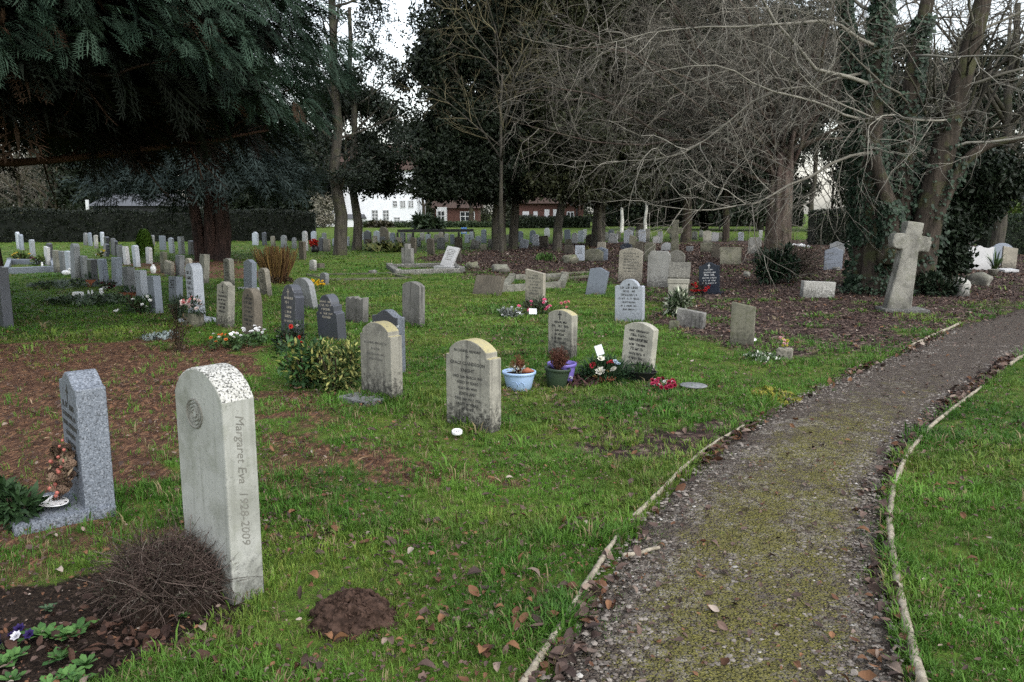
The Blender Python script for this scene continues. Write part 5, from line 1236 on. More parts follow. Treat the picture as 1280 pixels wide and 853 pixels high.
    # small white ornaments
    def figurine(px, by, wpx, hpx, label, seed, kind='bird'):
        P = at(px, by); s = hpx * P.y / FPX; w = wpx * P.y / FPX; bm = bmesh.new()
        if kind == 'bird':
            bmesh.ops.create_icosphere(bm, subdivisions=3, radius=.5, matrix=Matrix.Translation((0, 0, s * .38)) @ Matrix.Diagonal((w * .9, w * .5, s * .7, 1)))
            bmesh.ops.create_icosphere(bm, subdivisions=2, radius=.5, matrix=Matrix.Translation((w * .36, 0, s * .82)) @ Matrix.Diagonal((w * .3, w * .28, s * .32, 1)))
            bmesh.ops.create_cone(bm, segments=8, radius1=w * .1, radius2=w * .07, depth=s * .5, matrix=Matrix.Translation((w * .33, 0, s * .62)))
        elif kind == 'urn': 
            mb = MB(); mb.lathe([(0, 0), (w * .3, 0), (w * .34, s * .05), (w * .5, s * .35), (w * .46, s * .68), (w * .22, s * .9), (w * .3, s)], 18); o = mb.build('urn', MT['ceramic'], smooth=True, loc=P); return tag(o, label, 'urn')
        else:
            bmesh.ops.create_cone(bm, segments=12, radius1=w * .45, radius2=w * .2, depth=s * .75, matrix=Matrix.Translation((0, 0, s * .37)), cap_ends=True)
            bmesh.ops.create_icosphere(bm, subdivisions=2, radius=w * .26, matrix=Matrix.Translation((0, 0, s * .85)))
        for f in bm.faces: f.smooth = True
        return tag(bm_obj('figurine', bm, MT['ceramic'], None, P), label, 'figurine')
    figurine(83, 345, 12, 10, 'white swan like statuette before the tallest round topped headstone', 1)
    figurine(111, 370, 4, 7, 'left one of two thin white figurines on the lower grave bed', 2, 'angel')
    figurine(115.5, 370, 4, 7.5, 'right one of two thin white figurines on the lower grave bed', 3, 'angel')
    figurine(127, 370, 9, 9, 'white angel figurine below the dark red flowers', 4, 'angel')
    figurine(192, 342, 7, 11, 'white urn on brown earth below the little green conifer', 5, 'urn')
    figurine(53, 334, 4, 6, 'tiny white figurine on the long grey kerb by the tilted tablet', 6, 'angel')
    figurine(145, 391, 8, 5, 'small white ornament in the grass left of the bush with white blooms', 7)
    P = at(98, 373); bm = bmesh.new(); bmesh.ops.create_cube(bm, size=1.0, matrix=Matrix.Translation((0, 0, .06)) @ Matrix.Diagonal((.17, .12, .12, 1))); bmesh.ops.bevel(bm, geom=list(bm.edges), offset=.008, segments=2, affect='EDGES')
    tag(bm_obj('flower_box', bm, MT['ceramic'], None, P), 'white square flower box on the lower grave bed', 'flower box')
    bush('flower_bunch', 'dark red and white flowers at the foot of the front left row', 'flowers', 134, 364, 20, 12, 120, .05, (.012, .02, .01), (.03, .05, .02), 51, blossoms=[((.10, .01, .012), 9, .04), ((.75, .75, .72), 5, .04)])
    bush('flower_bed', 'yellow and purple flowers inside the long grey kerb', 'flowers', 24, 330, 40, 14, 260, .08, (.02, .04, .012), (.09, .13, .03), 52, blossoms=[((.6, .42, .05), 8, .06), ((.34, .05, .16), 5, .06)], depth=.5)
    bush('flower_bed', 'leafy green plant inside the right half of the long grey kerb', 'flowers', 46, 332, 20, 12, 160, .08, (.02, .05, .012), (.11, .15, .03), 53, depth=.6)
    bush('flower_bunch', 'yellow flowers beside the lower white topped stone', 'flowers', 125, 322, 12, 10, 80, .07, (.02, .035, .012), (.06, .09, .02), 54, blossoms=[((.65, .5, .05), 6, .05), ((.8, .8, .78), 4, .05)])
    # the little conifer and the red stemmed shrub
    rng = np.random.default_rng(61); P = at(182, 322); s = P.y / FPX; h, r = 34 * s, 9.5 * s; o = empty('dwarf_conifer', P, 0, 'little bright green cone shaped conifer among the left headstones', 'conifer'); n = 2600
    u = rng.random(n) ** .7; z = h * u * .99; rad = r * np.sqrt(np.clip(1 - ((z / h - .28) / .74) ** 2, 0, 1)) * (.75 + .3 * rng.random(n)); a = rng.random(n) * 6.28; X = np.column_stack([np.cos(a) * .6, np.sin(a) * .6, np.ones(n)])
    mb = MB(); mb.scatter(*leaf_cluster(4, .5, .5, rng, 1.6), np.column_stack([rad * np.cos(a), rad * np.sin(a), z]), basis(X), .09, mixcol((.06, .13, .016), (.16, .28, .04), rng.random(n))); mb.build('foliage', MT['plant'], o)
    mb = MB(); mb.tubes(np.array([(0, 0, -.05), (0, 0, h * .9)]), np.array([.04, .01]), 6); mb.build('trunk', MT['bark_red'], o)
    rng = np.random.default_rng(62); P = at(340, 356); s = P.y / FPX; n = 170; o = empty('dogwood_shrub', (P.x, P.y + .4, P.z), 0, 'shrub of bare upright orange red stems behind the leaning tan headstone', 'shrub'); a = rng.random(n) * 6.28; rr = rng.random(n) ** .7
    e = np.column_stack([np.cos(a) * rr * 32 * s, np.sin(a) * rr * 18 * s, (48 - 20 * rr * rng.random(n)) * s]); b = e * np.array([.42, .4, 0]); t = np.linspace(0, 1, 4)[None, :, None]
    mb = MB(); mb.tubes(b[:, None] * (1 - t) + e[:, None] * t + rng.normal(0, .02, (n, 4, 3)) * t, np.full((n, 4), .011) * np.linspace(1.2, .6, 4), 4, mixcol((.075, .035, .018), (.20, .13, .045), rng.random(n))); mb.build('stems', MT['twig'], o)
    q, nn = ell_points(420, 22 * s, 14 * s, 16 * s, rng, .5, True); mb = MB(); mb.scatter(*leaf_cluster(3, .6, .6, rng), q, rand_rots(420, rng), .10, mixcol((.025, .02, .012), (.08, .05, .03), rng.random(420))); mb.build('dead_leaves', MT['litter'], o)
    # ---- pots
    o, r, h = pot(649, 490, 44, 24, 'potblue', 'pale blue pot with dried rusty plant and a broken shard'); twiggy(o, h * .9, r * .55, .2, 60, 71, (.09, .035, .018), (.22, .09, .045), .018, 700)
    rng = np.random.default_rng(72); q = np.column_stack([rng.normal(-.02, r * .3, 60), rng.normal(-r * .3, r * .25, 60), h + .01 + .05 * rng.random(60)]); mb = MB(); mb.scatter(*blade_leaf(), q, rand_rots(60, rng), .028, mixcol((.05, .08, .03), (.5, .5, .42), rng.random(60))); mb.build('trailing_leaves', MT['plant'], o)
    mb = MB(); a = np.linspace(0, math.pi, 12)     # swirl relief on the pot
    for cx, rr in ((-.3, .24), (.12, .2)): mb.tubes(np.column_stack([(cx + rr * np.cos(a)) * r, -np.sqrt(np.clip((.84 * r) ** 2 - ((cx + rr * np.cos(a)) * r) ** 2, 0, None)) - .001, h * .28 + rr * np.sin(a) * r * 1.2]), np.full(12, .0028), 4)
    mb.build('swirl_relief', MT['potblue'], o, True)
    mb = MB(); mb.tubes(np.array([(r * .1, -.02, h * .96), (r * .5, -.03, h * 1.06), (r * .85, 0, h * .97)]), np.array([.014, .03, .012]), 7); mb.build('shard', MT['terracotta'], o, True)
    pot(703, 482, 38, 27, 'potpurple', 'purple pot standing behind the dark green pot')
    o, r, h = pot(696, 487, 34, 26, 'potgreen', 'dark green pot with tall dead brown conifer, tilted'); o.rotation_euler = (0, R(4), 0); twiggy(o, h * .9, r * .8, .27, 110, 73, (.045, .018, .012), (.13, .05, .032), .02, 1800)
    # ---- arrangement with white roses and a card
    P = at(757, 480); o = empty('flower_arrangement', (P.x, P.y + .13, P.z), 0, 'flower arrangement with white roses and green sprays before the cream arched headstone', 'flowers'); rng = np.random.default_rng(81)
    q, nn = ell_points(900, .27, .18, .19, rng, .35, True); mb = MB(); V, F = blade_leaf(); mb.scatter(V * np.array([1.7, .6, 1]), F, q, basis(nn * .9 + rng.normal(0, .35, (900, 3))), .075, mixcol((.012, .035, .014), (.04, .085, .035), rng.random(900))); mb.build('foliage', MT['plant'], o)
    blossom_mesh([(-.055, -.13, .12), (.075, -.14, .14)], .052, (.8, .78, .68), o, rng, 'white_roses'); blossom_mesh([(-.04, -.06, .23)], .045, (.8, .78, .68), o, rng, 'white_roses')
    blossom_mesh([(-.12, -.08, .17), (.04, -.07, .19), (.06, -.05, .20)], .036, (.45, .03, .05), o, rng, 'red_roses'); blossom_mesh([(.10, -.05, .2), (.13, -.06, .18), (.12, -.02, .17)], .028, (.42, .52, .62), o, rng, 'blue_blossoms'); blossom_mesh([(.01, -.15, .12), (-.1, -.1, .06)], .03, (.50, .33, .12), o, rng, 'amber_blossoms')
    mb = MB(); mb.lathe([(0, 0), (.10, 0), (.12, .04), (.0, .05)], 14); mb.build('basket', MT['terracotta'], o, True)
    bm = bmesh.new(); bmesh.ops.create_cube(bm, size=1.0, matrix=Matrix.Diagonal((.075, .003, .10, 1))); tag(bm_obj('message_card', bm, MT['paper'], None, (P.x - .055, P.y + .10, P.z + .315), (R(-12), R(-18), 0)), 'white message card tucked above the white roses', 'card')
    mb = MB(); mb.tubes(np.array([(0, .0, -.05), (.03, .0, -.17)]), np.array([.003, .003]), 5); mb.build('card_stick', MT['potgreen'], bpy.context.scene.objects['message_card'])
    P = at(802, 479); o = empty('flower_trough', (P.x, P.y + .12, P.z), R(-30), 'black plastic trough with sparse green leaves before the cream arched headstone', 'trough'); mb = MB()
    mb.lathe([(0, 0), (.13, 0), (.15, .02), (.17, .095), (.18, .10), (.165, .10), (.145, .03), (0, .025)], 24, sy=.6); mb.build('trough_body', MT['potblack'], o, True)
    a = np.linspace(.1, math.pi - .1, 12); mb = MB(); mb.tubes(np.column_stack([.165 * np.cos(a), np.zeros(12), .1 + .06 * np.sin(a)]), np.full(12, .006), 6); mb.build('handle', MT['potblack'], o, True)
    rng = np.random.default_rng(83); q = np.column_stack([rng.normal(0, .08, 90), rng.normal(0, .04, 90), .06 + .08 * rng.random(90)]); mb = MB(); mb.scatter(*blade_leaf(), q, basis(rng.normal(0, .5, (90, 3)) + np.array([0, 0, .9])), .07, mixcol(G1, G2, rng.random(90))); mb.build('leaves', MT['plant'], o)
    patch('pansy_plant', 'dark red leaved plant with a white pansy below the roses', 'flowers', 726, 487, 50, 12, 200, .04, (.03, .015, .015), (.08, .035, .03), 17, .05, blossoms=[((.55, .55, .6), 2, .025)])
    patch('red_posy', 'posy of red and pink flowers lying on the grass', 'flowers', 836, 494, 44, 13, 90, .04, (.02, .045, .015), (.05, .09, .03), 18, .04, blossoms=[((.24, .01, .035), 15, .027), ((.42, .04, .10), 6, .028), ((.6, .58, .56), 9, .016)])
    P = at(868, 489); mb = MB(); mb.lathe([(0, .0), (.11, .0), (.13, .008), (.12, .014), (0, .012)], 28, sy=.7); tag(mb.build('memorial_plate', MT['metal'], smooth=True, loc=(P.x, P.y + .05, P.z + .035), rot=(R(5), 0, R(-20))), 'dull metal plate lying flat right of the red posy', 'plate')
    # ---- further right
    bush('cyclamen_plant', 'pink cyclamen in dark foliage at the foot of the tall worn slab', 'flowers', 668, 394, 44, 20, 360, .05, (.02, .03, .015), (.06, .085, .05), 91, blossoms=[((.7, .14, .26), 10, .035), ((.72, .7, .7), 3, .028)])
    bush('silver_bush', 'small silvery shrub with white flowers left of the pink cyclamen', 'plant', 640, 398, 34, 13, 420, .035, (.09, .10, .095), (.25, .27, .25), 92, blossoms=[((.7, .7, .72), 8, .022)])
    P = at(666, 396); bm = bmesh.new(); bmesh.ops.create_cube(bm, size=1.0, matrix=Matrix.Diagonal((.125, .006, .095, 1))); tag(bm_obj('message_card', bm, MT['paper'], None, (P.x, P.y, P.z + .085), (R(-25), R(2), R(8))), 'white card standing in soil before the pink cyclamen', 'card')
    P = at(706, 391); o = empty('pink_flowers', P, 0, 'few pink flowers on the grass left of the leaning blue headstone', 'flowers'); rng = np.random.default_rng(93); stemflowers(o, rng.normal(0, .05, (5, 2)), .08 + .1 * rng.random(5), (.62, .2, .22), rng, bs=.03); q = rng.normal(0, .04, (60, 3)); q[:, 2] = np.abs(q[:, 2]); mb = MB(); mb.scatter(*blade_leaf(), q, rand_rots(60, rng), .05, mixcol(G1, G2, rng.random(60))); mb.build('leaves', MT['plant'], o)
    bush('variegated_plant', 'variegated spiky plant growing before the roofed tomb', 'plant', 850, 396, 30, 34, 480, .075, (.03, .055, .025), (.10, .14, .07), 94, accent=((.42, .45, .34), .3), long=1.9)
    bush('red_flowers', 'red artificial flowers at the foot of the black polished headstone', 'flowers', 876, 369, 26, 17, 110, .05, (.03, .012, .01), (.06, .04, .02), 95, blossoms=[((.36, .015, .018), 20, .036)], depth=.5)
    def block(px, by, s, h, mat, label, cols):
        P = at(px, by); bm = bmesh.new(); bmesh.ops.create_cube(bm, size=1.0, matrix=Matrix.Translation((0, 0, h / 2 - .01)) @ Matrix.Diagonal((s, s * .85, h + .02, 1))); bmesh.ops.bevel(bm, geom=list(bm.edges), offset=.01, segments=2, affect='EDGES')
        tag(bm_obj('vase_block', bm, MT[mat], None, (P.x, P.y + s * .6, P.z), (0, 0, R(-28))), label, 'stone vase')
        return P, s, h
    P, s, h = block(984, 451, .165, .125, 'tan', 'square grey stone vase standing alone near the path', None)
    o = empty('flower_bunch', (P.x, P.y + s * .6, P.z + h), 0, 'pink and yellow flowers standing in the lone square vase near the path', 'flowers'); rng = np.random.default_rng(96); stemflowers(o, rng.normal(0, .05, (8, 2)), .05 + .10 * rng.random(8), (.62, .34, .36), rng, bs=.02); blossom_mesh(rng.normal(0, .03, (8, 3)) + np.array([0, 0, .09]), .022, (.42, .38, .06), o, rng, 'yellow_blossoms')
    block(844, 412, .13, .11, 'mossy', 'small square mossy stone vase left of the low broken stone', None)
    patch('winter_plant', 'low plant with white edged leaves beside the lone square vase', 'plant', 962, 455, 50, 10, 260, .04, (.03, .06, .02), (.09, .14, .06), 19, .07, accent=((.5, .52, .44), .2))
    # strap leaved plant
    rng = np.random.default_rng(97); P = at(1243, 342); n = 34; o = empty('strap_leaved_plant', P, 0, 'clump of long strap leaves before the broken white slab', 'plant'); a = rng.random(n) * 6.28; sp = .15 + .85 * rng.random(n); h = .34 + .35 * rng.random(n); t = np.linspace(0, 1, 6)
    mb = MB()
    for i in range(n):
        rr = .42 * sp[i] * t ** 1.3; z = h[i] * (1.25 * t - .5 * sp[i] * t ** 2); w = .02 * (1 - t ** 3) + .002; c, s_ = math.cos(a[i]), math.sin(a[i])
        L = np.column_stack([rr * c - w * s_, rr * s_ + w * c, z]); Rr = np.column_stack([rr * c + w * s_, rr * s_ - w * c, z]); mb.add(np.concatenate([L, Rr]), [(k, k + 1, k + 7, k + 6) for k in range(5)], mixcol((.03, .06, .02), (.09, .15, .05), rng.random(1))[0])
    mb.build('leaves', MT['plant'], o)
    P = at(1241, 345); mb = MB(); mb.lathe([(0, 0), (.09, 0), (.13, .16), (.14, .17), (.12, .17), (0, .14)], 18); tag(mb.build('flower_pot', MT['roughstone'], smooth=True, loc=P), 'stone pot below the strap leaves', 'flower pot')
    # ivy mound and twiggy shrub by the thick trunk
    bush('ivy_mound', 'dark mound of ivy in front of the thick bare trunk', 'shrub', 972, 356, 56, 48, 1500, .10, (.006, .016, .008), (.025, .05, .025), 98, mat='leaf', stems=False)
    rng = np.random.default_rng(99); P = at(998, 354); o = empty('bare_shrub', (P.x, P.y + .5, P.z), 0, 'tangle of bare brown twigs right of the ivy mound', 'shrub'); n = 520; a = rng.random(n) * 6.28; rr = rng.random(n) ** .5
    s = np.column_stack([np.cos(a) * rr * .45, np.sin(a) * rr * .4, .05 + .6 * rng.random(n)]); D = rng.normal(0, .32, (n, 3)); D[:, 2] = D[:, 2] * .8 + .12; t = np.linspace(0, 1, 5)[None, :, None]
    mb = MB(); mb.tubes(s[:, None] + D[:, None] * t + rng.normal(0, .07, (n, 1, 3)) * t ** 2, np.full((n, 5), .006) * np.linspace(1.2, .5, 5), 3, mixcol((.04, .03, .024), (.16, .13, .10), rng.random(n))); mb.build('twigs', MT['twig'], o)
    patch('grave_flowers', 'two white flower clumps on a grave right of the thick trunk', 'flowers', 1009, 312, 20, 3, 40, .1, G1, G2, 20, .1, blossoms=[((.8, .8, .8), 16, .08)])
    P = at(394, 316); o = empty('flower_ball', (P.x, P.y, P.z), 0, 'dark vase with a ball of red flowers among the far headstones', 'flowers'); rng = np.random.default_rng(66); mb = MB(); mb.lathe([(0, 0), (.14, 0), (.17, .12), (.13, .3), (0, .3)], 14); mb.build('vase', MT['potblack'], o, True); q, nn = ell_points(40, .17, .17, .16, rng, .1); blossom_mesh(q + np.array([-.05, 0, .38]), .07, (.42, .025, .015), o, rng)
    rng = np.random.default_rng(67); patch('bulb_bed', 'bed of upright bulb leaves and stems right of the twin trunks', 'flowers', 480, 316, 56, 4, 500, .28, (.03, .06, .015), (.13, .13, .04), 21, .3)
    bush('yellow_weed', 'yellow green leafy shrub between the moss topped stone and a trunk', 'plant', 735, 323, 12, 16, 160, .08, (.06, .07, .02), (.17, .15, .03), 23)
    P = at(682, 326); o = empty('bulb_leaves', P, 0, 'clump of fresh green bulb leaves in the leaf litter', 'plant'); rng = np.random.default_rng(24); mb = MB(); mb.scatter(*blade_leaf(), rng.normal(0, .12, (40, 3)) * np.array([1, 1, 0]), basis(rng.normal(0, .3, (40, 3)) + np.array([0, 0, 1])), .3, mixcol((.04, .09, .02), (.09, .17, .04), rng.random(40))); mb.build('leaves', MT['plant'], o)
# ---------------------------------------------------------------- trees
def grow_branches(starts, rng, levels, out=None):
    """starts: list of (pos, dir, length, radius, level); levels: per-level settings; returns {level: (P, R)}"""
    out = {}; stack = list(starts); py = random.Random(int(rng.integers(1 << 30)))
    while stack:
        pos, d, L, r, lv = stack.pop(); cf = levels[lv]; n = cf['n']; seg = L / (n - 1); P = [pos.copy()]; dd = d.normalized(); rs = []
        ph = py.uniform(0, 6.28)
        for i in range(n - 1):
            w = cf['wob']; dd = (dd + Vector((py.gauss(0, w), py.gauss(0, w), py.gauss(0, w) + cf['lift'] * (i / n if cf.get('late') else 1)))).normalized(); P.append(P[-1] + dd * seg)
        rad = [r * (1 - (1 - cf['tip']) * i / (n - 1)) for i in range(n)]
        out.setdefault(lv, ([], [])); out[lv][0].append([tuple(p) for p in P]); out[lv][1].append(rad)
        if lv + 1 < len(levels):
            ch = levels[lv + 1]; k = int(cf['kids'] * py.uniform(.7, 1.3) * (L / cf['ref'])) if cf.get('ref') else int(cf['kids'])
            for j in range(k):
                f = cf['from'] + (1 - cf['from']) * (j + py.random()) / max(k, 1); f = min(f, .98); i = min(int(f * (n - 1)), n - 2); q = P[i].lerp(P[i + 1], f * (n - 1) - i); td = (P[i + 1] - P[i]).normalized()
                ax = td.cross(Vector((py.gauss(0, 1), py.gauss(0, 1), py.gauss(0, 1)))).normalized(); an = R(py.uniform(*ch['ang'])); nd = (Matrix.Rotation(an, 3, ax) @ td).normalized(); nd.z += ch.get('zb', 0)
                Lk = ch['len'] * py.uniform(.6, 1.25) * (1.15 - .6 * f); rk = min(ch['r'] * py.uniform(.75, 1.2), rad[i] * .8)
                stack.append((q, nd, Lk, rk, lv + 1))
    return out

def branch_mesh(out, name, mat, parent, cols, mb=None):
    mb2 = mb or MB()
    for lv, (P, Rr) in out.items():
        k = {0: 10, 1: 7, 2: 5}.get(lv, 3); m = len(P); t = NR.random(m) ** 1.3; c = mixcol(cols[0], cols[1], t)
        mb2.tubes(np.array(P), np.array(Rr), k, c)
    return None if mb else mb2.build(name, mat, parent, True)

def crown(mb, blobs, n, tpl, size, c0, c1, rng, shell=.35, gap=0.0, seed=0, droop=0.0, zmin=None):
    """leaf clumps spread through a set of ellipsoids (x,y,z,rx,ry,rz)"""
    B = np.asarray(blobs, float); vol = np.prod(B[:, 3:], axis=1) ** (2 / 3); pick = rng.choice(len(B), n, p=vol / vol.sum())
    q, nn = ell_points(n, 1, 1, 1, rng, shell); pos = B[pick, :3] + q * B[pick, 3:]
    if gap: k = vnoise(pos[:, 0] * .9 + pos[:, 2] * .5, pos[:, 1] * .6 + pos[:, 2] * 1.1, seed) > gap; pos, nn, pick = pos[k], nn[k], pick[k]
    if zmin is not None: k = pos[:, 2] > zmin + .5 * vnoise(pos[:, 0] * .8, pos[:, 1] * .8, seed + 3); pos, nn, pick = pos[k], nn[k], pick[k]
    m = len(pos); tone = np.clip(rng.random(m) * .6 + .5 * vnoise(pick * 1.37, pick * .71, seed + 5), 0, 1)
    X = nn + rng.normal(0, .5, (m, 3)) + np.array([0, 0, -droop]); idx = rng.integers(0, len(tpl), m); Bs = basis(X, (0, 0, 1), rng.normal(0, .5, m)); sc = size * (.65 + .7 * rng.random(m)); c = mixcol(c0, c1, tone)
    for i, (V, F) in enumerate(tpl): s = idx == i; mb.scatter(V, F, pos[s], Bs[s], sc[s], c[s])

def frond(rng, nb=13, sub=2):
    """flat drooping conifer spray, unit length along x"""
    V = []; F = []
    def kite(p, d, L, w, dr):
        d = np.array(d, float); d /= np.linalg.norm(d); side = np.array([-d[1], d[0], 0]); o = len(V); z = np.array([0, 0, 1.0])
        V.extend([p, p + d * L * .5 + side * w + z * dr * .3, p + d * L + z * dr, p + d * L * .5 - side * w + z * dr * .3]); F.append((o, o + 1, o + 2, o + 3))
    for i in range(nb):
        x = .05 + .9 * i / nb; p = np.array([x, 0, -.42 * x * x]); s = 1 if i % 2 else -1; L = (.10 + .36 * math.sin(math.pi * min(1, .25 + .75 * (1 - x)))) * (.8 + .4 * rng.random()); dv = (math.cos(.85), s * math.sin(.85), 0)
        kite(p, dv, L, .02, -.16 * L)
        for k in range(sub):
            f = .3 + .5 * k / sub; q = p + np.array(dv) * L * f + np.array([0, 0, -.08 * L * f])
            for s2 in (1, -1): kite(q, (math.cos(.85 * s + s2 * .7), math.sin(.85 * s + s2 * .7), 0), L * .42 * (1 - .4 * f), .016, -.1 * L)
    kite(np.array([0, 0, 0.]), (1, 0, 0), .5, .018, -.11); kite(np.array([.5, 0, -.105]), (1, 0, 0), .5, .03, -.3)
    return np.array(V), np.array(F)

def trunk_tube(mb, base, top, r0, r1, rng, n=8, flare=1.5, wob=.05, k=12):
    t = np.linspace(0, 1, n); P = np.array(base)[None] * (1 - t)[:, None] + np.array(top)[None] * t[:, None]; P[1:-1, :2] += rng.normal(0, wob, (n - 2, 2)); rr = r0 + (r1 - r0) * t; rr[0] *= flare; rr[1] *= 1 + (flare - 1) * .25
    P = np.insert(P, 1, P[0] * .93 + P[1] * .07, axis=0); rr = np.insert(rr, 1, rr[0] * .8); mb.tubes(P, rr, k)

def big_conifer():
    rng = np.random.default_rng(101); cx, cy = -8.35, 12.4; o = empty('cypress_tree', (cx, cy, 0), 0, 'huge dark cypress overhanging the left of the lawn with drooping sprays', 'tree')
    mb = MB(); trunk_tube(mb, (0, 0, -.1), (.3, .2, 13), .40, .08, rng, 9); mb.build('trunk', MT['bark_red'], o, True)
    limbs = [(Vector((0, 0, z)), Vector((math.cos(a), math.sin(a), .05)), 5.2 - .22 * z, .07, 0) for z, a in [(2.2 + .17 * i + .2 * rng.random(), i * 2.4) for i in range(46)]]
    br = grow_branches(limbs, rng, [dict(n=7, wob=.07, lift=-.01, tip=.25, kids=7, ref=4, **{'from': .25}), dict(n=5, wob=.12, lift=-.05, tip=.3, len=1.5, r=.022, ang=(30, 70), kids=4, ref=1.3, **{'from': .1}), dict(n=4, wob=.15, lift=-.1, tip=.4, len=.6, r=.008, ang=(25, 70))])
    branch_mesh(br, 'branches', MT['twig'], o, ((.022, .014, .010), (.06, .032, .022)))
    T = [frond(rng, 17, 2) for _ in range(5)]; mb = MB()
    def layer(n, z0, z1, k0, k1, size, c0, c1, power=1.0, gate=0.0, amin=-math.pi, amax=math.pi):
        z = z0 + (z1 - z0) * rng.random(n) ** power; a = amin + (amax - amin) * rng.random(n)
        Rm = np.interp(z, [1.8, 2.6, 4.2, 7, 10, 14], [3.5, 5.0, 5.4, 4.6, 3.2, .3]) * (.90 + .20 * fbm(a * 2.2 + 7, z * 1.3, 131)); rr = Rm * (k0 + (k1 - k0) * rng.random(n)); edge = 2.85 + .9 * fbm(a * 3 + 2, rr * .5, 133)
        keep = (z > edge) & (fbm(a * 6.5, z * 2.0 - a * 1.5, 139, 2) > gate); z, a, rr = z[keep], a[keep], rr[keep]; m = len(z); pos = np.column_stack([rr * np.cos(a), rr * np.sin(a), z])
        tilt = rng.normal(-.35, .3, m); a2 = a + rng.normal(0, .5, m); X = np.column_stack([np.cos(a2) * np.cos(tilt), np.sin(a2) * np.cos(tilt), np.sin(tilt)]); Bs = basis(X, (0, 0, 1), rng.normal(0, .45, m)); idx = rng.integers(0, 5, m)
        tone = np.clip(fbm(a * 4, z * 2.5, 137) * 1.3 - .3 + rng.normal(0, .18, m), 0, 1); c = mixcol(c0, c1, tone); br_ = rng.random(m) < .05 * sstep(.5, .7, fbm(a * 3 + 9, z * 2, 151)) * 2; c[br_] = (.06, .034, .02); sc = size * (.7 + .6 * rng.random(m))
        for i, (V, F) in enumerate(T): s = idx == i; mb.scatter(V, F, pos[s], Bs[s], sc[s], c[s])
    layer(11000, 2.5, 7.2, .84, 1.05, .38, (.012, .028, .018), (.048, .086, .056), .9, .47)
    layer(3200, 2.2, 7.5, .55, .88, .62, (.005, .008, .005), (.014, .022, .014))  # inner sprays near black: shade between the boughs put into their colour
    layer(1400, 2.1, 3.2, .25, .85, .8, (.008, .006, .005), (.022, .013, .009))  # dead brown underside sprays, coloured darker for the shade below the crown
    layer(4200, 2.9, 8.5, .15, .75, .8, (.005, .007, .005), (.012, .015, .010))  # filling sprays, coloured dark to stand for shade deep in the crown
    layer(1500, 7, 13.6, .6, 1.0, .95, (.012, .028, .020), (.035, .065, .046))
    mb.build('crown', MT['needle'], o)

def blue_conifer():
    rng = np.random.default_rng(102); P = at(264, 326); o = empty('blue_cypress_tree', P, 0, 'three trunked red barked conifer with blue green sprays amid the left headstones', 'tree'); s = P.y / FPX
    for dx, r, ln, nm in ((-15, .20, -.55, 0), (2, .24, .1, 1), (15, .28, .25, 2)):
        mb = MB(); trunk_tube(mb, (dx * s * .8, 0, -.1), (dx * s * 1.05 + ln, .1 * nm, 7.5), r, .08, rng, 8, 1.35, .03, 10); mb.build('trunk', MT['bark_red'], o, True)
    T = [frond(rng, 9, 1) for _ in range(4)]; mb = MB(); n = 5200; z = 1.75 + 7.2 * rng.random(n) ** 1.3; a = rng.random(n) * 6.283; Rm = np.interp(z, [1.7, 2.6, 3.8, 6, 9], [2.5, 3.4, 2.7, 1.5, .2]); rr = Rm * (.35 + .7 * rng.random(n) ** .6) * (.85 + .3 * fbm(a * 2, z, 141)); k = z > 2.15 + .9 * fbm(a * 2.5, rr * .6, 143) - .25 * (np.cos(a) < -.2); z, a, rr = z[k], a[k], rr[k]; m = len(z)
    tl = rng.normal(-.3, .35, m); X = np.column_stack([np.cos(a) * np.cos(tl), np.sin(a) * np.cos(tl), np.sin(tl)]); Bs = basis(X, (0, 0, 1), rng.normal(0, .5, m)); idx = rng.integers(0, 4, m); c = mixcol((.008, .016, .014), (.038, .058, .054), np.clip(fbm(a * 3, z * 2, 145) * 1.5 - .4 + rng.normal(0, .15, m), 0, 1))
    for i, (V, F) in enumerate(T): q = idx == i; mb.scatter(V, F, np.column_stack([rr * np.cos(a), rr * np.sin(a), z])[q], Bs[q], (.75 * (.7 + .6 * rng.random(m)))[q], c[q])
    mb.build('crown', MT['needle'], o)

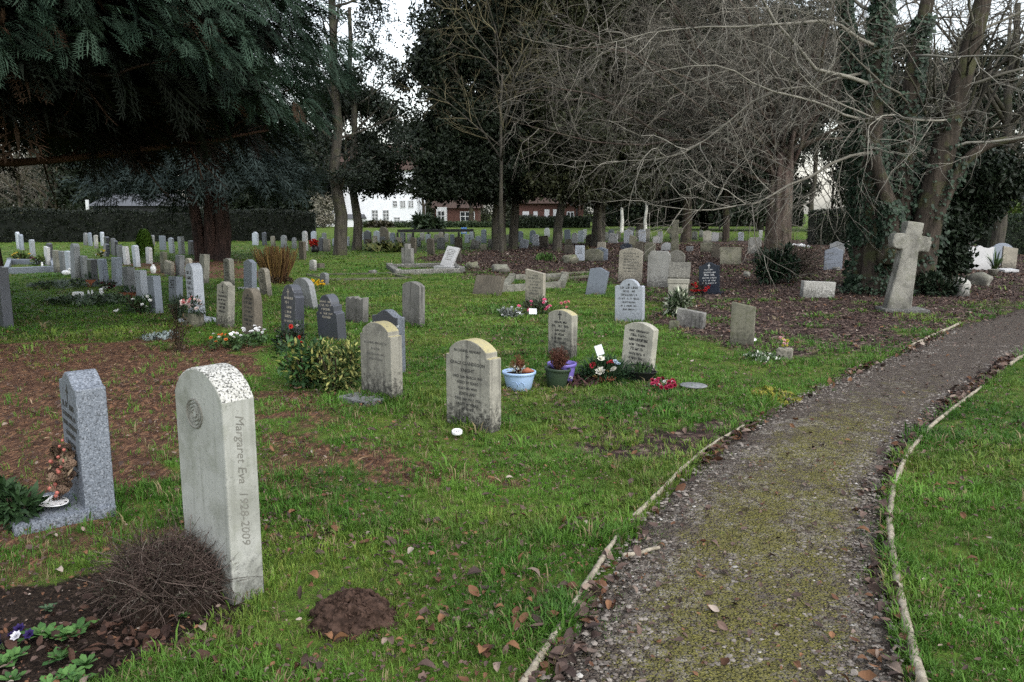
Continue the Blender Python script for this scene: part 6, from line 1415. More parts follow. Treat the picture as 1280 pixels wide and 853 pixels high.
LT = None
def evergreen(px, by, label, tw, blobs_px, n, size, c0, c1, seed, gap=.25, trunk_top=9.0, bark='bark_dark', name='evergreen_tree', tilt=0.0, zmin=2.1, dy=0.0, ry=.8, group='evergreen trees across the cemetery', limbs=10, fill=1.2, dens=2.0, loose=.35):
    """blobs_px: (px, py, rx px, ry px, depth offset m) seen at the trunk's distance"""
    global LT
    rng = np.random.default_rng(seed); P = at(px, by); d = P.y; s = d / FPX
    if LT is None: LT = [leaf_cluster(13, .42, .95, np.random.default_rng(5 + i), 1.25) for i in range(4)]
    o = empty(name, P, 0, label, 'tree', group); mb = MB(); trunk_tube(mb, (0, 0, -.1), (tilt, 0, trunk_top), tw * s / 2, tw * s * .2, rng, 9, 1.45, .06, 11)
    B = []
    for bx, byy, rx, rz, off in blobs_px:
        q = atd(bx, byy, d + off); B.append((q.x - P.x, off, q.z, rx * s * fill, max(rx, rz) * s * ry * fill, rz * s * fill))
    L = [(Vector((tilt * .4, 0, rng.uniform(2.2, trunk_top * .9))), Vector((b[0] + rng.normal(0, .3), b[1] + rng.normal(0, .5), 1.0)), 3.2, tw * s * .12, 0) for b in B for _ in range(max(1, limbs // len(B)))]
    branch_mesh(grow_branches(L, rng, [dict(n=6, wob=.1, lift=.03, tip=.3, kids=6, ref=3, **{'from': .2}), dict(n=4, wob=.15, lift=.0, tip=.3, len=1.4, r=.03, ang=(25, 65))]), '', None, None, ((1, 1, 1), (1, 1, 1)), mb); mb.build('trunk', MT[bark], o, True)
    # each big blob becomes several uneven clumps
    sub = []
    for b in B:
        k = max(4, int(b[3] * b[5] * 2.0)); q, _ = ell_points(k, b[3], b[4], b[5], rng, .45)
        for j in range(k): rr = rng.uniform(.45, .95) * min(1.5, max(.6, b[3] * .5)); sub.append((b[0] + q[j, 0], b[1] + q[j, 1], max(b[2] + q[j, 2], zmin + .2), rr, rr, rr * .7))
    mb = MB(); crown(mb, B, int(n * dens * loose), LT, size * .8, c0, c1, rng, .75, gap, seed + 1, .1, zmin); crown(mb, sub, int(n * dens * (1 - loose)), LT, size * .85, c0, c1, rng, .4, gap * .6, seed, .1, zmin); mb.build('crown', MT['leaf'], o); return o

DK0, DK1 = (.005, .009, .005), (.021, .032, .016)
def build_evergreens():
    evergreen(425, 319, 'tall holly with sparse crown, thicker front one of the twin trunks', 15, [(425, 40, 42, 60, 0), (405, 120, 40, 45, .5), (452, 100, 36, 50, -.5), (440, 180, 55, 38, 0), (400, 190, 35, 35, .6), (420, -70, 50, 60, 0), (480, 40, 26, 50, 0), (430, -170, 45, 60, 0), (395, 60, 30, 60, .3), (502, 105, 26, 40, .3), (500, 160, 30, 40, .3), (430, 225, 50, 22, 0)], 5200, .27, (.007, .013, .008), (.034, .046, .032), 201, .75, 13, zmin=2.6, loose=.85, dens=1.5)
    evergreen(446, 313, 'dark bushy evergreen, slimmer rear one of the twin trunks', 11, [(470, 205, 50, 38, 0), (420, 225, 40, 25, 1), (500, 170, 36, 40, 0), (455, 140, 45, 40, 1.5), (490, 110, 28, 40, 1), (480, 232, 50, 22, 0), (420, 130, 50, 60, 2)], 3600, .32, DK0, DK1, 202, .55, 10, zmin=2.2, loose=.6, dens=1.7)
    evergreen(624, 313, 'dark evergreen with thick forked trunk in the middle distance', 17, [(590, 180, 60, 60, 0), (560, 120, 40, 60, .5), (640, 110, 60, 70, .5), (570, 215, 50, 30, -1), (600, 60, 55, 45, 1), (585, 238, 60, 20, 0), (545, 190, 30, 50, 1), (620, -30, 60, 60, 0), (560, 60, 30, 50, 1), (542, 70, 28, 70, .5)], 6000, .38, DK0, DK1, 203, .2, 10, zmin=2.0, loose=.5)
    evergreen(641, 312, 'dark evergreen right of the thick forked trunk, thinner stem', 11, [(660, 190, 45, 55, 0), (690, 130, 40, 60, .5), (650, 60, 50, 50, 1), (655, 236, 45, 22, 0), (670, -30, 50, 60, 1)], 3600, .38, DK0, DK1, 204, .22, 9, zmin=2.1, loose=.5)
    evergreen(696, 314, 'dark evergreen with straight leaning trunk before the brick house', 11, [(710, 190, 50, 50, 0), (700, 120, 50, 60, 1), (735, 215, 35, 25, 0), (690, 50, 55, 50, 1), (705, 240, 50, 22, 0), (720, -20, 60, 60, 1)], 4000, .38, DK0, (.045, .05, .02), 205, .22, 9, tilt=.5, zmin=2.0, loose=.5)
    evergreen(747, 308, 'dark broad yew with a thick trunk behind the pale headstones', 16, [(755, 190, 55, 60, 0), (770, 120, 50, 60, 1), (740, 225, 45, 25, 1), (790, 210, 40, 50, 2), (760, 50, 60, 50, 2), (755, 245, 55, 20, 0), (790, -20, 60, 60, 1)], 4600, .42, DK0, (.04, .045, .018), 206, .2, 10, zmin=1.9, loose=.5)
    evergreen(857, 303, 'evergreen with pale flaking trunk behind the tall stone cross', 12, [(845, 200, 60, 50, 0), (870, 130, 60, 70, 1), (820, 150, 45, 60, 2), (880, 220, 40, 25, 1), (850, 50, 70, 55, 2), (845, 240, 60, 20, 1), (870, -30, 70, 60, 1)], 4800, .44, DK0, DK1, 207, .2, 11, 'bark_grey', zmin=2.2, loose=.5)
    evergreen(907, 302, 'evergreen with slim pale streaked trunk left of the thick bare trunk', 8, [(920, 200, 45, 50, 0), (930, 130, 50, 70, 1), (905, 230, 30, 20, 1), (930, 50, 60, 55, 2)], 3800, .44, DK0, DK1, 208, .22, 10, 'bark_grey', zmin=2.4, loose=.5)
    evergreen(1013, 303, 'thin trunked evergreen silhouetted before the glowing gap', 7, [(1015, 170, 30, 45, 0), (1000, 120, 40, 50, 1), (1040, 130, 30, 45, 1), (1020, 50, 50, 50, 1)], 1700, .42, DK0, DK1, 209, .35, 9, zmin=4.2)
    evergreen(1180, 362, 'dark yew growing close behind the ivy covered tree', 20, [(1180, 300, 36, 45, 0), (1170, 335, 32, 28, .1), (1210, 220, 46, 55, .2), (1185, 250, 40, 60, .3), (1225, 250, 32, 38, .1)], 5200, .24, (.006, .012, .006), (.018, .03, .014), 210, .08, 3.6, zmin=.25, ry=.7, fill=1.0)
    # background belt
    k = 0
    for px, by, lab, bl, n in (
        (100, 283, 'dark evergreen behind the left end of the clipped hedge', [(110, 225, 40, 35, 0), (90, 200, 40, 40, 1)], 900), (215, 282, 'evergreen behind the hedge left of the three trunked conifer', [(200, 215, 50, 45, 0), (170, 235, 30, 25, 0)], 1000),
        (330, 283, 'broad evergreen behind the hedge right of the three trunked conifer', [(320, 215, 50, 50, 0), (290, 240, 30, 26, 0), (355, 235, 35, 30, 0)], 1300), (380, 284, 'evergreen at the right end of the clipped hedge', [(375, 205, 35, 50, 0), (385, 245, 20, 25, 0)], 900),
        (1110, 290, 'tall dark evergreen far behind the ivy tree', [(1110, 190, 60, 80, 0), (1090, 250, 30, 35, 0), (1090, 100, 60, 60, 0)], 2600), (1165, 288, 'dark evergreen far behind the yew', [(1170, 180, 60, 90, 0), (1150, 250, 50, 30, 0), (1220, 130, 60, 70, 0), (1250, 230, 30, 40, 0)], 2900),
        (800, 288, 'distant dark evergreen left of the tall stone cross', [(800, 180, 50, 80, 0), (790, 240, 45, 30, 0)], 1600), (950, 289, 'distant dark evergreen behind the thick bare trunk', [(945, 180, 55, 80, 0), (935, 245, 60, 30, 0)], 1700), (880, 287, 'distant dark evergreen right of the tall stone cross', [(880, 190, 50, 70, 0), (870, 245, 50, 25, 0)], 1500)):
        evergreen(px, by, lab, 9, bl, n, 1.0 if by < 285 else .85, DK0, (.032, .044, .026), 230 + k, .25, 8, zmin=.5, ry=.5, limbs=4); k += 1
    evergreen(405, 285, 'pale flowering shrub left of the twin trunks', 5, [(407, 262, 14, 16, 0), (400, 275, 12, 8, 0)], 420, .5, (.10, .085, .06), (.34, .32, .26), 251, .2, 2.5, zmin=.2, name='pale_shrub', group=None)

def bare_tree(px, by, label, levels, starts, seed, cols, bark, name='bare_tree', trunk=None, loc=None, group=None):
    rng = np.random.default_rng(seed); P = loc or at(px, by); o = empty(name, P, 0, label, 'tree', group)
    if trunk:
        mb = MB(); trunk(mb, rng); mb.build('trunk', MT[bark], o, True)
    out = grow_branches(starts(rng), rng, levels); big = {k: v for k, v in out.items() if k == 0}; fine = {k: v for k, v in out.items() if k > 0}
    mb = MB(); branch_mesh(big, '', None, None, ((1, 1, 1), (1, 1, 1)), mb); mb.build('limbs', MT[bark], o, True)
    branch_mesh(fine, 'twigs', MT['twig'], o, cols); return o

TW = ((.045, .040, .033), (.25, .23, .19))
def lime_tree():
    P = at(971, 331); s = P.y / FPX
    def trunk(mb, rng):
        trunk_tube(mb, (0, 0, -.1), (.05, 0, 3.6), .37, .30, rng, 8, 1.25, .03, 16)
        for a in np.arange(9) * .7:   # fluted buttress ribs
            x, y = .29 * math.cos(a), .29 * math.sin(a); mb.tubes(np.array([(x * 1.45, y * 1.45, -.1), (x * 1.12, y * 1.12, .5), (x, y, 1.6), (x * .95, y * .95, 3.2)]), np.array([.13, .11, .10, .08]), 8)
    def starts(rng):
        S_ = []
        for i in range(15):    # ascending stems
            a = i * 2.4; z = 2.3 + 1.5 * rng.random(); sp = .25 + .5 * rng.random(); S_.append((Vector((.25 * math.cos(a), .25 * math.sin(a), z)), Vector((math.cos(a) * sp, math.sin(a) * sp, 1)), 6.5 + 2 * rng.random(), .055 + .03 * rng.random(), 0))
        for a, z, up, L, r in ((math.pi - .1, 2.5, .16, 7.5, .065), (math.pi + .35, 3.2, .35, 8.5, .06), (math.pi - .5, 3.6, .5, 8.5, .06), (math.pi + .8, 3.0, .45, 7, .055), (math.pi + .1, 3.9, .7, 9.0, .06), (-.5, 3.4, .5, 6, .055), (-1.0, 3.6, .9, 6.0, .055), (.5, 3.5, .5, 6, .05), (-2.5, 3.4, .7, 6.5, .055), (math.pi - .25, 4.2, .95, 9, .06), (math.pi + .5, 4.4, 1.1, 9, .06), (math.pi + .2, 2.8, .3, 8.5, .055), (math.pi + .6, 3.5, .6, 8, .055), (math.pi, 3.3, .5, 9, .06)):
            S_.append((Vector((.3 * math.cos(a), .3 * math.sin(a), z)), Vector((math.cos(a), math.sin(a), up)), L, r, 0))
        return S_
    bare_tree(971, 331, 'bare lime tree with thick fluted trunk and a huge net of fine twigs', [dict(n=11, wob=.16, lift=-.008, tip=.12, kids=20, ref=7, **{'from': .12}), dict(n=8, wob=.19, lift=-.035, tip=.25, len=2.5, r=.013, ang=(30, 70), kids=9, ref=2, **{'from': .1}), dict(n=6, wob=.14, lift=-.05, tip=.4, len=1.25, r=.0085, ang=(25, 65), kids=2.3, ref=1, **{'from': .2}), dict(n=4, wob=.16, lift=-.04, tip=.5, len=.55, r=.0068, ang=(25, 60))], starts, 301, TW, 'bark_lime', 'lime_tree', trunk)

def ivy_tree():
    rng = np.random.default_rng(302); D = at(1112, 366).y; s = D / FPX; base = at(1115, 366); o = empty('ivy_clad_tree', base, 0, 'many stemmed bare tree wrapped in ivy behind the leaning stone cross', 'tree')
    stems = [([(1098, 372), (1096, 300), (1088, 200), (1094, 90), (1104, 0), (1110, -120)], [.42, .25, .2, .17, .15, .1], 0), ([(1118, 372), (1125, 290), (1132, 180), (1142, 80), (1160, 0), (1180, -110)], [.40, .24, .18, .15, .13, .09], .25),
             ([(1140, 372), (1152, 310), (1172, 220), (1196, 120), (1222, 30), (1250, -90)], [.40, .30, .24, .20, .17, .1], -.1), ([(1108, 330), (1118, 272), (1106, 238), (1092, 196)], [.2, .15, .125, .11], -.42), ([(1084, 372), (1076, 290), (1072, 180), (1062, 60), (1050, -60)], [.30, .16, .13, .1, .08], .3), ([(1150, 330), (1180, 250), (1205, 200), (1238, 178), (1290, 172)], [.14, .11, .10, .09, .06], -.3)]
    mb = MB(); lines = []
    for pts, rr, off in stems:
        q = np.array([tuple(atd(px, py, D + off) - base) for px, py in pts]); q[0, 2] = -.1 if pts[0][1] > 340 else q[0, 2]; t = np.linspace(0, len(pts) - 1, len(pts) * 4); Q = np.stack([np.interp(t, np.arange(len(pts)), q[:, i]) for i in range(3)], 1)
        for _ in range(3): Q[1:-1] = (Q[:-2] + 2 * Q[1:-1] + Q[2:]) / 4
        rad = np.interp(t, np.arange(len(pts)), rr); mb.tubes(Q, rad, 12); lines.append((Q, rad))
    for k in range(9): a = k * .7 + .2; mb.tubes(np.array([(.85 * math.cos(a), .55 * math.sin(a), -.1), (.55 * math.cos(a), .38 * math.sin(a), .12), (.36 * math.cos(a), .25 * math.sin(a), .6), (.26 * math.cos(a), .18 * math.sin(a), 1.3)]), np.array([.10, .14, .15, .1]), 8)
    mb.build('trunk', MT['bark_grey'], o, True)
    S_ = []
    for (px, py, tx, ty, L, r, off) in ((1100, 110, 760, 60, 7.5, .065, -.6), (1090, 190, 820, 215, 5.5, .05, -.8), (1100, 60, 900, -20, 6, .06, -.5), (1135, 130, 1010, 40, 4.5, .04, -.9), (1180, 190, 1320, 140, 4.5, .05, -.7), (1200, 110, 1330, 60, 4.2, .05, -.5), (1190, 150, 1050, 160, 4.0, .035, -1.0), (1215, 50, 1340, -20, 4, .05, 0), (1220, 40, 1110, -60, 4, .05, -.6), (1105, 20, 1010, -80, 5, .06, .3), (1090, 90, 850, 130, 6.5, .05, .2), (1145, 70, 1240, 60, 3, .04, -.8), (1080, 150, 930, 70, 5, .045, -.4), (1100, 150, 980, 110, 4, .035, -1.1)):
        p = atd(px, py, D + off * .2) - base; q = atd(tx, ty, D + off * 2.0) - base; S_.append((p, q - p, L, r * .62, 0))
    lv = [dict(n=12, wob=.17, lift=-.012, tip=.12, kids=19, ref=5, **{'from': .1}), dict(n=8, wob=.20, lift=-.03, tip=.25, len=2.0, r=.010, ang=(30, 80), kids=8, ref=1.5, **{'from': .1}), dict(n=6, wob=.22, lift=-.03, tip=.4, len=.85, r=.0050, ang=(25, 65), kids=2.4, ref=.8, **{'from': .2}), dict(n=4, wob=.16, lift=0, tip=.5, len=.4, r=.004, ang=(25, 60))]
    out = grow_branches(S_, rng, lv); mb = MB(); branch_mesh({0: out.pop(0)}, '', None, None, ((.15, .14, .115), (.30, .285, .24)), mb); mb.build('limbs', MT['twig'], o, True); branch_mesh(out, 'twigs', MT['twig'], o, ((.06, .054, .044), (.36, .34, .29)))
    # ivy over the left stems and the butt
    mb = MB(); n = 10500; V, F = blade_leaf(); V = V * np.array([1, 2.6, 1]); w = [.37, .19, .03, .05, .34, .02]; pk = rng.choice(6, n, p=w); pos = np.zeros((n, 3)); nor = np.zeros((n, 3))
    for i in range(n):
        Q, rad = lines[pk[i]]; lim = .97 if pk[i] in (0, 4) else (.75 if pk[i] == 1 else .55); t = rng.random() * lim * (len(Q) - 1); k = int(t); c = Q[k] + (Q[min(k + 1, len(Q) - 1)] - Q[k]) * (t - k); a = rng.random() * 6.283; r_ = rad[k] * (1.05 + .45 * rng.random() ** 2); nor[i] = (math.cos(a), math.sin(a), .3); pos[i] = c + np.array([math.cos(a) * r_, math.sin(a) * r_, 0])
    kp = (vnoise(pos[:, 0] * 3 + 5, pos[:, 2] * 2.2, 151) > .24) & (pos[:, 2] > .02); pos, nor = pos[kp], nor[kp]; n = len(pos); D2 = np.column_stack([rng.normal(0, .5, n), rng.normal(0, .5, n), -np.ones(n)]) + nor * .5
    mb.scatter(V, F, pos, basis(D2, (0, -1, .3)), .085 * (.6 + .8 * rng.random(n)), mixcol((.008, .02, .010), (.032, .06, .034), rng.random(n)))
    m = 900; a = rng.random(m) * 6.28; rr = rng.random(m) ** .5; p = np.column_stack([np.cos(a) * rr * 1.15 - .1, np.sin(a) * rr * .6 - .25, .02 + .12 * rng.random(m)]); mb.scatter(V, F, p, basis(rng.normal(0, 1, (m, 3)) * np.array([1, 1, .3])), .075, mixcol((.010, .022, .012), (.04, .065, .04), rng.random(m)))
    mb.build('ivy', MT['leaf'], o)

def woodland():
    """the far belt of bare and evergreen trees that closes the view; one mass"""
    rng = np.random.default_rng(500); mb = MB(); LTf = [leaf_cluster(11, .42, .95, np.random.default_rng(70 + i), 1.3) for i in range(3)]
    D = 128.0; xs = np.arange(-125, 130, 3.1); T = []; 
    for x0 in xs:
        px = 640 + x0 / D * FPX
        if 985 < px < 1072: continue
        x = x0 + rng.normal(0, 1); y = D + rng.uniform(-8, 14); h = rng.uniform(9, 17) * (1 if px > 600 or px < 360 else .38); r = rng.uniform(.15, .3)
        t = np.linspace(0, 1, 6)[:, None]; mb.tubes(np.array([(x, y, -.2)]) * (1 - t) + np.array([(x + rng.normal(0, 1), y, h)]) * t, r * (1 - .75 * t[:, 0]), 5, (.06, .052, .042))
        k = 150; z = h * (.15 + .85 * rng.random(k)); a = rng.random(k) * 6.28; L = (1.2 + 2.6 * rng.random(k)) * (1.15 - z / h * .7); p0 = np.column_stack([np.full(k, x), np.full(k, y), z]); d = np.column_stack([np.cos(a), np.sin(a), .2 + .9 * rng.random(k)]) * L[:, None]; t2 = np.linspace(0, 1, 4)[None, :, None]
        P0 = p0[:, None] + d[:, None] * t2 + rng.normal(0, .25, (k, 1, 3)) * t2 ** 2; mb.tubes(P0, np.full((k, 4), .05) * np.linspace(1.2, .5, 4), 3, mixcol((.05, .045, .036), (.16, .145, .115), rng.random(k)))
        q = P0[:, 2] + rng.normal(0, .3, (k, 3)); t3 = np.linspace(0, 1, 3)[None, :, None]; q2 = np.repeat(q, 3, 0); dd = rng.normal(0, .8, (3 * k, 3)) + np.array([0, 0, .35]); mb.tubes(q2[:, None] + dd[:, None] * t3, np.full((3 * k, 3), .032), 3, mixcol((.06, .054, .044), (.17, .155, .125), rng.random(3 * k)))
        if rng.random() < .55:
            n = 260; q, nn = ell_points(n, 2.6, 2.6, h * .42, rng, .5); q += np.array([x, y + 2, h * .48]); rot = rand_rots(n, rng); idx = rng.integers(0, 3, n); c = mixcol((.010, .016, .010), (.036, .048, .028), rng.random(n))
            for i, (V, F) in enumerate(LTf): s_ = idx == i; mb.scatter(V, F, q[s_], rot[s_], 1.15, c[s_])
        n = 60; q = np.column_stack([x + rng.uniform(-2, 2, n), y - 3 + rng.uniform(-1, 1, n), rng.random(n) ** 1.3 * 3.2]); mb.scatter(*LTf[0], q, rand_rots(n, rng), .9, mixcol((.014, .018, .010), (.05, .055, .032), rng.random(n)))
    tag(mb.build('distant_woodland', MT['leaf']), 'far belt of bare and evergreen trees closing the view', 'woodland', kind='stuff')

def build_bare_trees():
    lime_tree(); ivy_tree(); woodland()
    lv = [dict(n=8, wob=.08, lift=.02, tip=.25, kids=9, ref=5, **{'from': .2}), dict(n=6, wob=.12, lift=.0, tip=.3, len=2.2, r=.025, ang=(25, 60), kids=6, ref=2, **{'from': .15}), dict(n=5, wob=.14, lift=-.03, tip=.4, len=1.1, r=.011, ang=(25, 60), kids=3, ref=1, **{'from': .2}), dict(n=4, wob=.15, lift=-.03, tip=.5, len=.6, r=.007, ang=(25, 60))]
    def fan(nst, z0, z1, L, r, left=0.0):
        def f(rng): return [(Vector((0, 0, z0 + (z1 - z0) * rng.random())), Vector((math.cos(a) * rng.uniform(.4, 1.1) + left, math.sin(a) * rng.uniform(.4, 1.0), .8)), L * rng.uniform(.7, 1.2), r, 0) for a in np.arange(nst) * 2.4]
        return f
    def tr(h, r0, r1, tilt=0): return lambda mb, rng: trunk_tube(mb, (0, 0, -.1), (tilt, 0, h), r0, r1, rng, 7, 1.4, .05, 10)
    bare_tree(0, 0, 'bare tree with olive tan twigs rising before the dark evergreens', lv, fan(11, 3.6, 7.5, 5.0, .036, -.15), 303, ((.05, .044, .028), (.17, .15, .085)), 'bark_dark', 'bare_tree', tr(7, .10, .04, .05), Vector((-.42, 32.6, 0)))
    bare_tree(0, 0, 'bare tree filling the upper sky right of the middle evergreens', lv, fan(14, 3.5, 8, 5.5, .07, -.1), 304, TW, 'bark_dark', 'bare_tree', tr(8, .16, .06, -.1), Vector((4.15, 38.0, 0)))
    bare_tree(0, 0, 'bare tree beyond the ivy tree at the right edge', lv, fan(13, 2.5, 7, 5, .07), 305, TW, 'bark_dark', 'bare_tree', tr(8, .2, .08), Vector((15.6, 26, 0)))
    lv2 = lv[:3]
    for i, (px, by, lab, r) in enumerate(((72, 283, 'pale forked bare tree behind the left hedge', .42), (30, 283, 'bare tree behind the far left end of the hedge', .2), (588, 284, 'pale trunked bare tree before the far hedge', .28), (530, 283, 'bare tree beside the white house', .2), (640, 284, 'small bare tree left of the white garage', .2), (1040, 288, 'bare tree against the warm glow beyond the short hedge', .14), (1262, 288, 'bare tree behind the right hedge', .2), (1100, 284, 'bare tree far behind the ivy tree', .2), (880, 283, 'bare tree far behind the pale streaked trunk', .2), (776, 284, 'bare tree far behind the pale blue headstones', .2), (-30, 283, 'bare tree past the left edge behind the hedge', .25), (690, 283, 'bare tree beside the brick house', .2), (150, 282, 'bare tree behind the grey roofed building', .2))):
        P = at(px, by); bare_tree(0, 0, lab, lv2, fan(12, 1.0 if i == 0 else 1.8, 6, 5.5, r * .38), 320 + i, ((.10, .09, .07), (.24, .22, .18)), 'bark_grey', 'bare_tree', tr(7, r, r * .4, .4 * (-1) ** i), Vector((P.x, P.y, 0)), 'bare trees beyond the cemetery edge')
    for px, by, lab in ((777, 291, 'slim white birch trunk beyond the pale blue peaked headstone'), (807, 290, 'slim white birch trunk beyond the whitish pair of headstones')):
        P = at(px, by); bare_tree(0, 0, lab, lv2[:2], fan(8, 2, 5, 3, .04), 340 + px, ((.10, .09, .07), (.24, .22, .18)), 'bark_birch', 'birch_tree', tr(6, .13, .05, .1), Vector((P.x, P.y, 0)), 'white birches')

def hedge(pts, h, w, label, c0, c1, n, leaf, seed, name='hedge'):
    rng = np.random.default_rng(seed); C = [at(*p) for p in pts]; c0_ = C[0]; o = empty(name, (c0_.x, c0_.y, 0), 0, label, 'hedge'); mb = MB(); core = MB()
    T = [leaf_cluster(8, .5, .9, np.random.default_rng(50 + i), 1.2) for i in range(3)]
    tot = sum((C[i + 1] - C[i]).length for i in range(len(C) - 1))
    for i in range(len(C) - 1):
        a, b = C[i], C[i + 1]; d = b - a; L = d.length; u = d / L; nv = Vector((-u.y, u.x, 0)); k = int(n * L / tot)
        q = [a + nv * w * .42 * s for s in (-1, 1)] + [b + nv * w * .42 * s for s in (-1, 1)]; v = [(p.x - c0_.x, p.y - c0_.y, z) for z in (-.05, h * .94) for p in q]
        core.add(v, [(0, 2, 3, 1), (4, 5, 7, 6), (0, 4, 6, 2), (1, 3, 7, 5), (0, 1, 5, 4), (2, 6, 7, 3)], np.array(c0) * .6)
        t = rng.random(k) * L; f = rng.random(k); side = np.where(f < .62, np.where(rng.random(k) < .5, -1, 1), rng.uniform(-1, 1, k)); z = np.where(f < .62, rng.random(k) * h, h); und = .06 * np.sin(t * 1.3) + .05 * np.sin(t * .37 + 1)
        p = np.array([a.x - c0_.x, a.y - c0_.y, 0])[None] + np.array([u.x, u.y, 0])[None] * t[:, None] + np.array([nv.x, nv.y, 0])[None] * (side * w / 2)[:, None]; p[:, 2] = z + und * (z > h * .9) + rng.normal(0, .03, k)
        idx = rng.integers(0, 3, k); rot = rand_rots(k, rng); c = mixcol(c0, c1, rng.random(k)); sc = leaf * (.7 + .6 * rng.random(k))
        for j, (V, F) in enumerate(T): s = idx == j; mb.scatter(V, F, p[s], rot[s], sc[s], c[s])
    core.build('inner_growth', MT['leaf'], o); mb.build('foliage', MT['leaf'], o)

def build_hedges():
    hedge([(-260, 304), (0, 303), (200, 302), (395, 301)], 1.63, 1.1, 'long dark clipped hedge along the left side of the cemetery', (.004, .008, .004), (.016, .022, .011), 7000, .16, 401)
    hedge([(1014, 306), (1076, 306)], 1.55, 1.2, 'short dark clipped hedge right of the glowing gap', (.005, .010, .005), (.018, .028, .013), 1500, .15, 402)
    hedge([(1226, 318), (1300, 319), (1420, 322)], 1.35, 1.0, 'dark clipped hedge at the right edge', (.010, .022, .010), (.035, .055, .022), 2000, .13, 403)
    hedge([(455, 284.5), (520, 284.5), (640, 284.5)], .38, 1.2, 'green garden hedge in front of the distant houses', (.015, .028, .012), (.05, .075, .03), 2200, .3, 404)
    hedge([(641, 285.5), (690, 285.2), (736, 285)], .95, 1.2, 'dark green garden hedge in front of the brick house', (.010, .018, .009), (.034, .048, .022), 1300, .3, 411)
    hedge([(745, 283.2), (1000, 283.2)], 2.2, 2.0, 'far dark undergrowth hedge beyond the middle trunks', (.008, .014, .008), (.03, .04, .02), 2600, .42, 409)
    hedge([(1085, 285), (1420, 285)], 2.4, 2.0, 'far dark undergrowth hedge behind the ivy tree and yew', (.008, .014, .008), (.03, .04, .02), 2600, .42, 410)
    bush('dark_bush', 'large dark round bush before the white house', 'shrub', 533, 287, 42, 15, 900, .5, (.012, .024, .012), (.04, .06, .03), 405, mat='leaf')
    bush('brown_bush', 'brown leafless looking bush below the white house window', 'shrub', 472, 285, 30, 4, 300, .5, (.03, .028, .018), (.09, .08, .05), 406, mat='leaf')
    bush('evergreen_bush', 'dark low shrub at the foot of the ivy tree right side', 'shrub', 1185, 372, 60, 30, 900, .09, (.006, .014, .007), (.022, .036, .018), 407, mat='leaf')
    bush('yellow_green_bush', 'yellow green bush above the right hedge', 'shrub', 1262, 293, 46, 40, 700, .4, (.03, .06, .012), (.11, .15, .03), 408, mat='leaf')

# ---------------------------------------------------------------- buildings, fence and sign
def boxo(name, x0, x1, y0, y1, z0, z1, mat, parent):
    mb = MB(); mb.box(x0, x1, y0, y1, z0, z1); return mb.build(name, MT[mat], parent)
def window(o, x, z, w, h, nx, nz, y=-.0):
    f = boxo('window', x - w / 2 - .08, x + w / 2 + .08, y - .06, y + .05, z - .08, z + h + .08, 'paintwhite', o); boxo('pane', x - w / 2, x + w / 2, y - .075, y - .063, z, z + h, 'glassdark', f)
    mb = MB()
    for i in range(1, nx): xx = x - w / 2 + w * i / nx; mb.box(xx - .04, xx + .04, y - .10, y - .077, z, z + h)
    for j in range(1, nz): zz = z + h * j / nz; mb.box(x - w / 2, x + w / 2, y - .103, y - .08, zz - .04, zz + .04)
    mb.build('glazing_bars', MT['paintwhite'], f)
def gable_roof(name, x0, x1, y0, y1, z, rise, mat, o, ov=.4):
    ym = (y0 + y1) / 2; mb = MB(); v = [(x0 - ov, y0 - ov, z), (x1 + ov, y0 - ov, z), (x1 + ov, ym, z + rise), (x0 - ov, ym, z + rise), (x0 - ov, y1 + ov, z), (x1 + ov, y1 + ov, z)]
    mb.add(v, [(0, 1, 2, 3), (3, 2, 5, 4)]); mb.add(v, [(0, 4, 5, 1)]); mb.add([v[0], v[3], v[4], v[1], v[5], v[2]], [(0, 1, 2), (3, 4, 5)]); return mb.build(name, MT[mat], o)

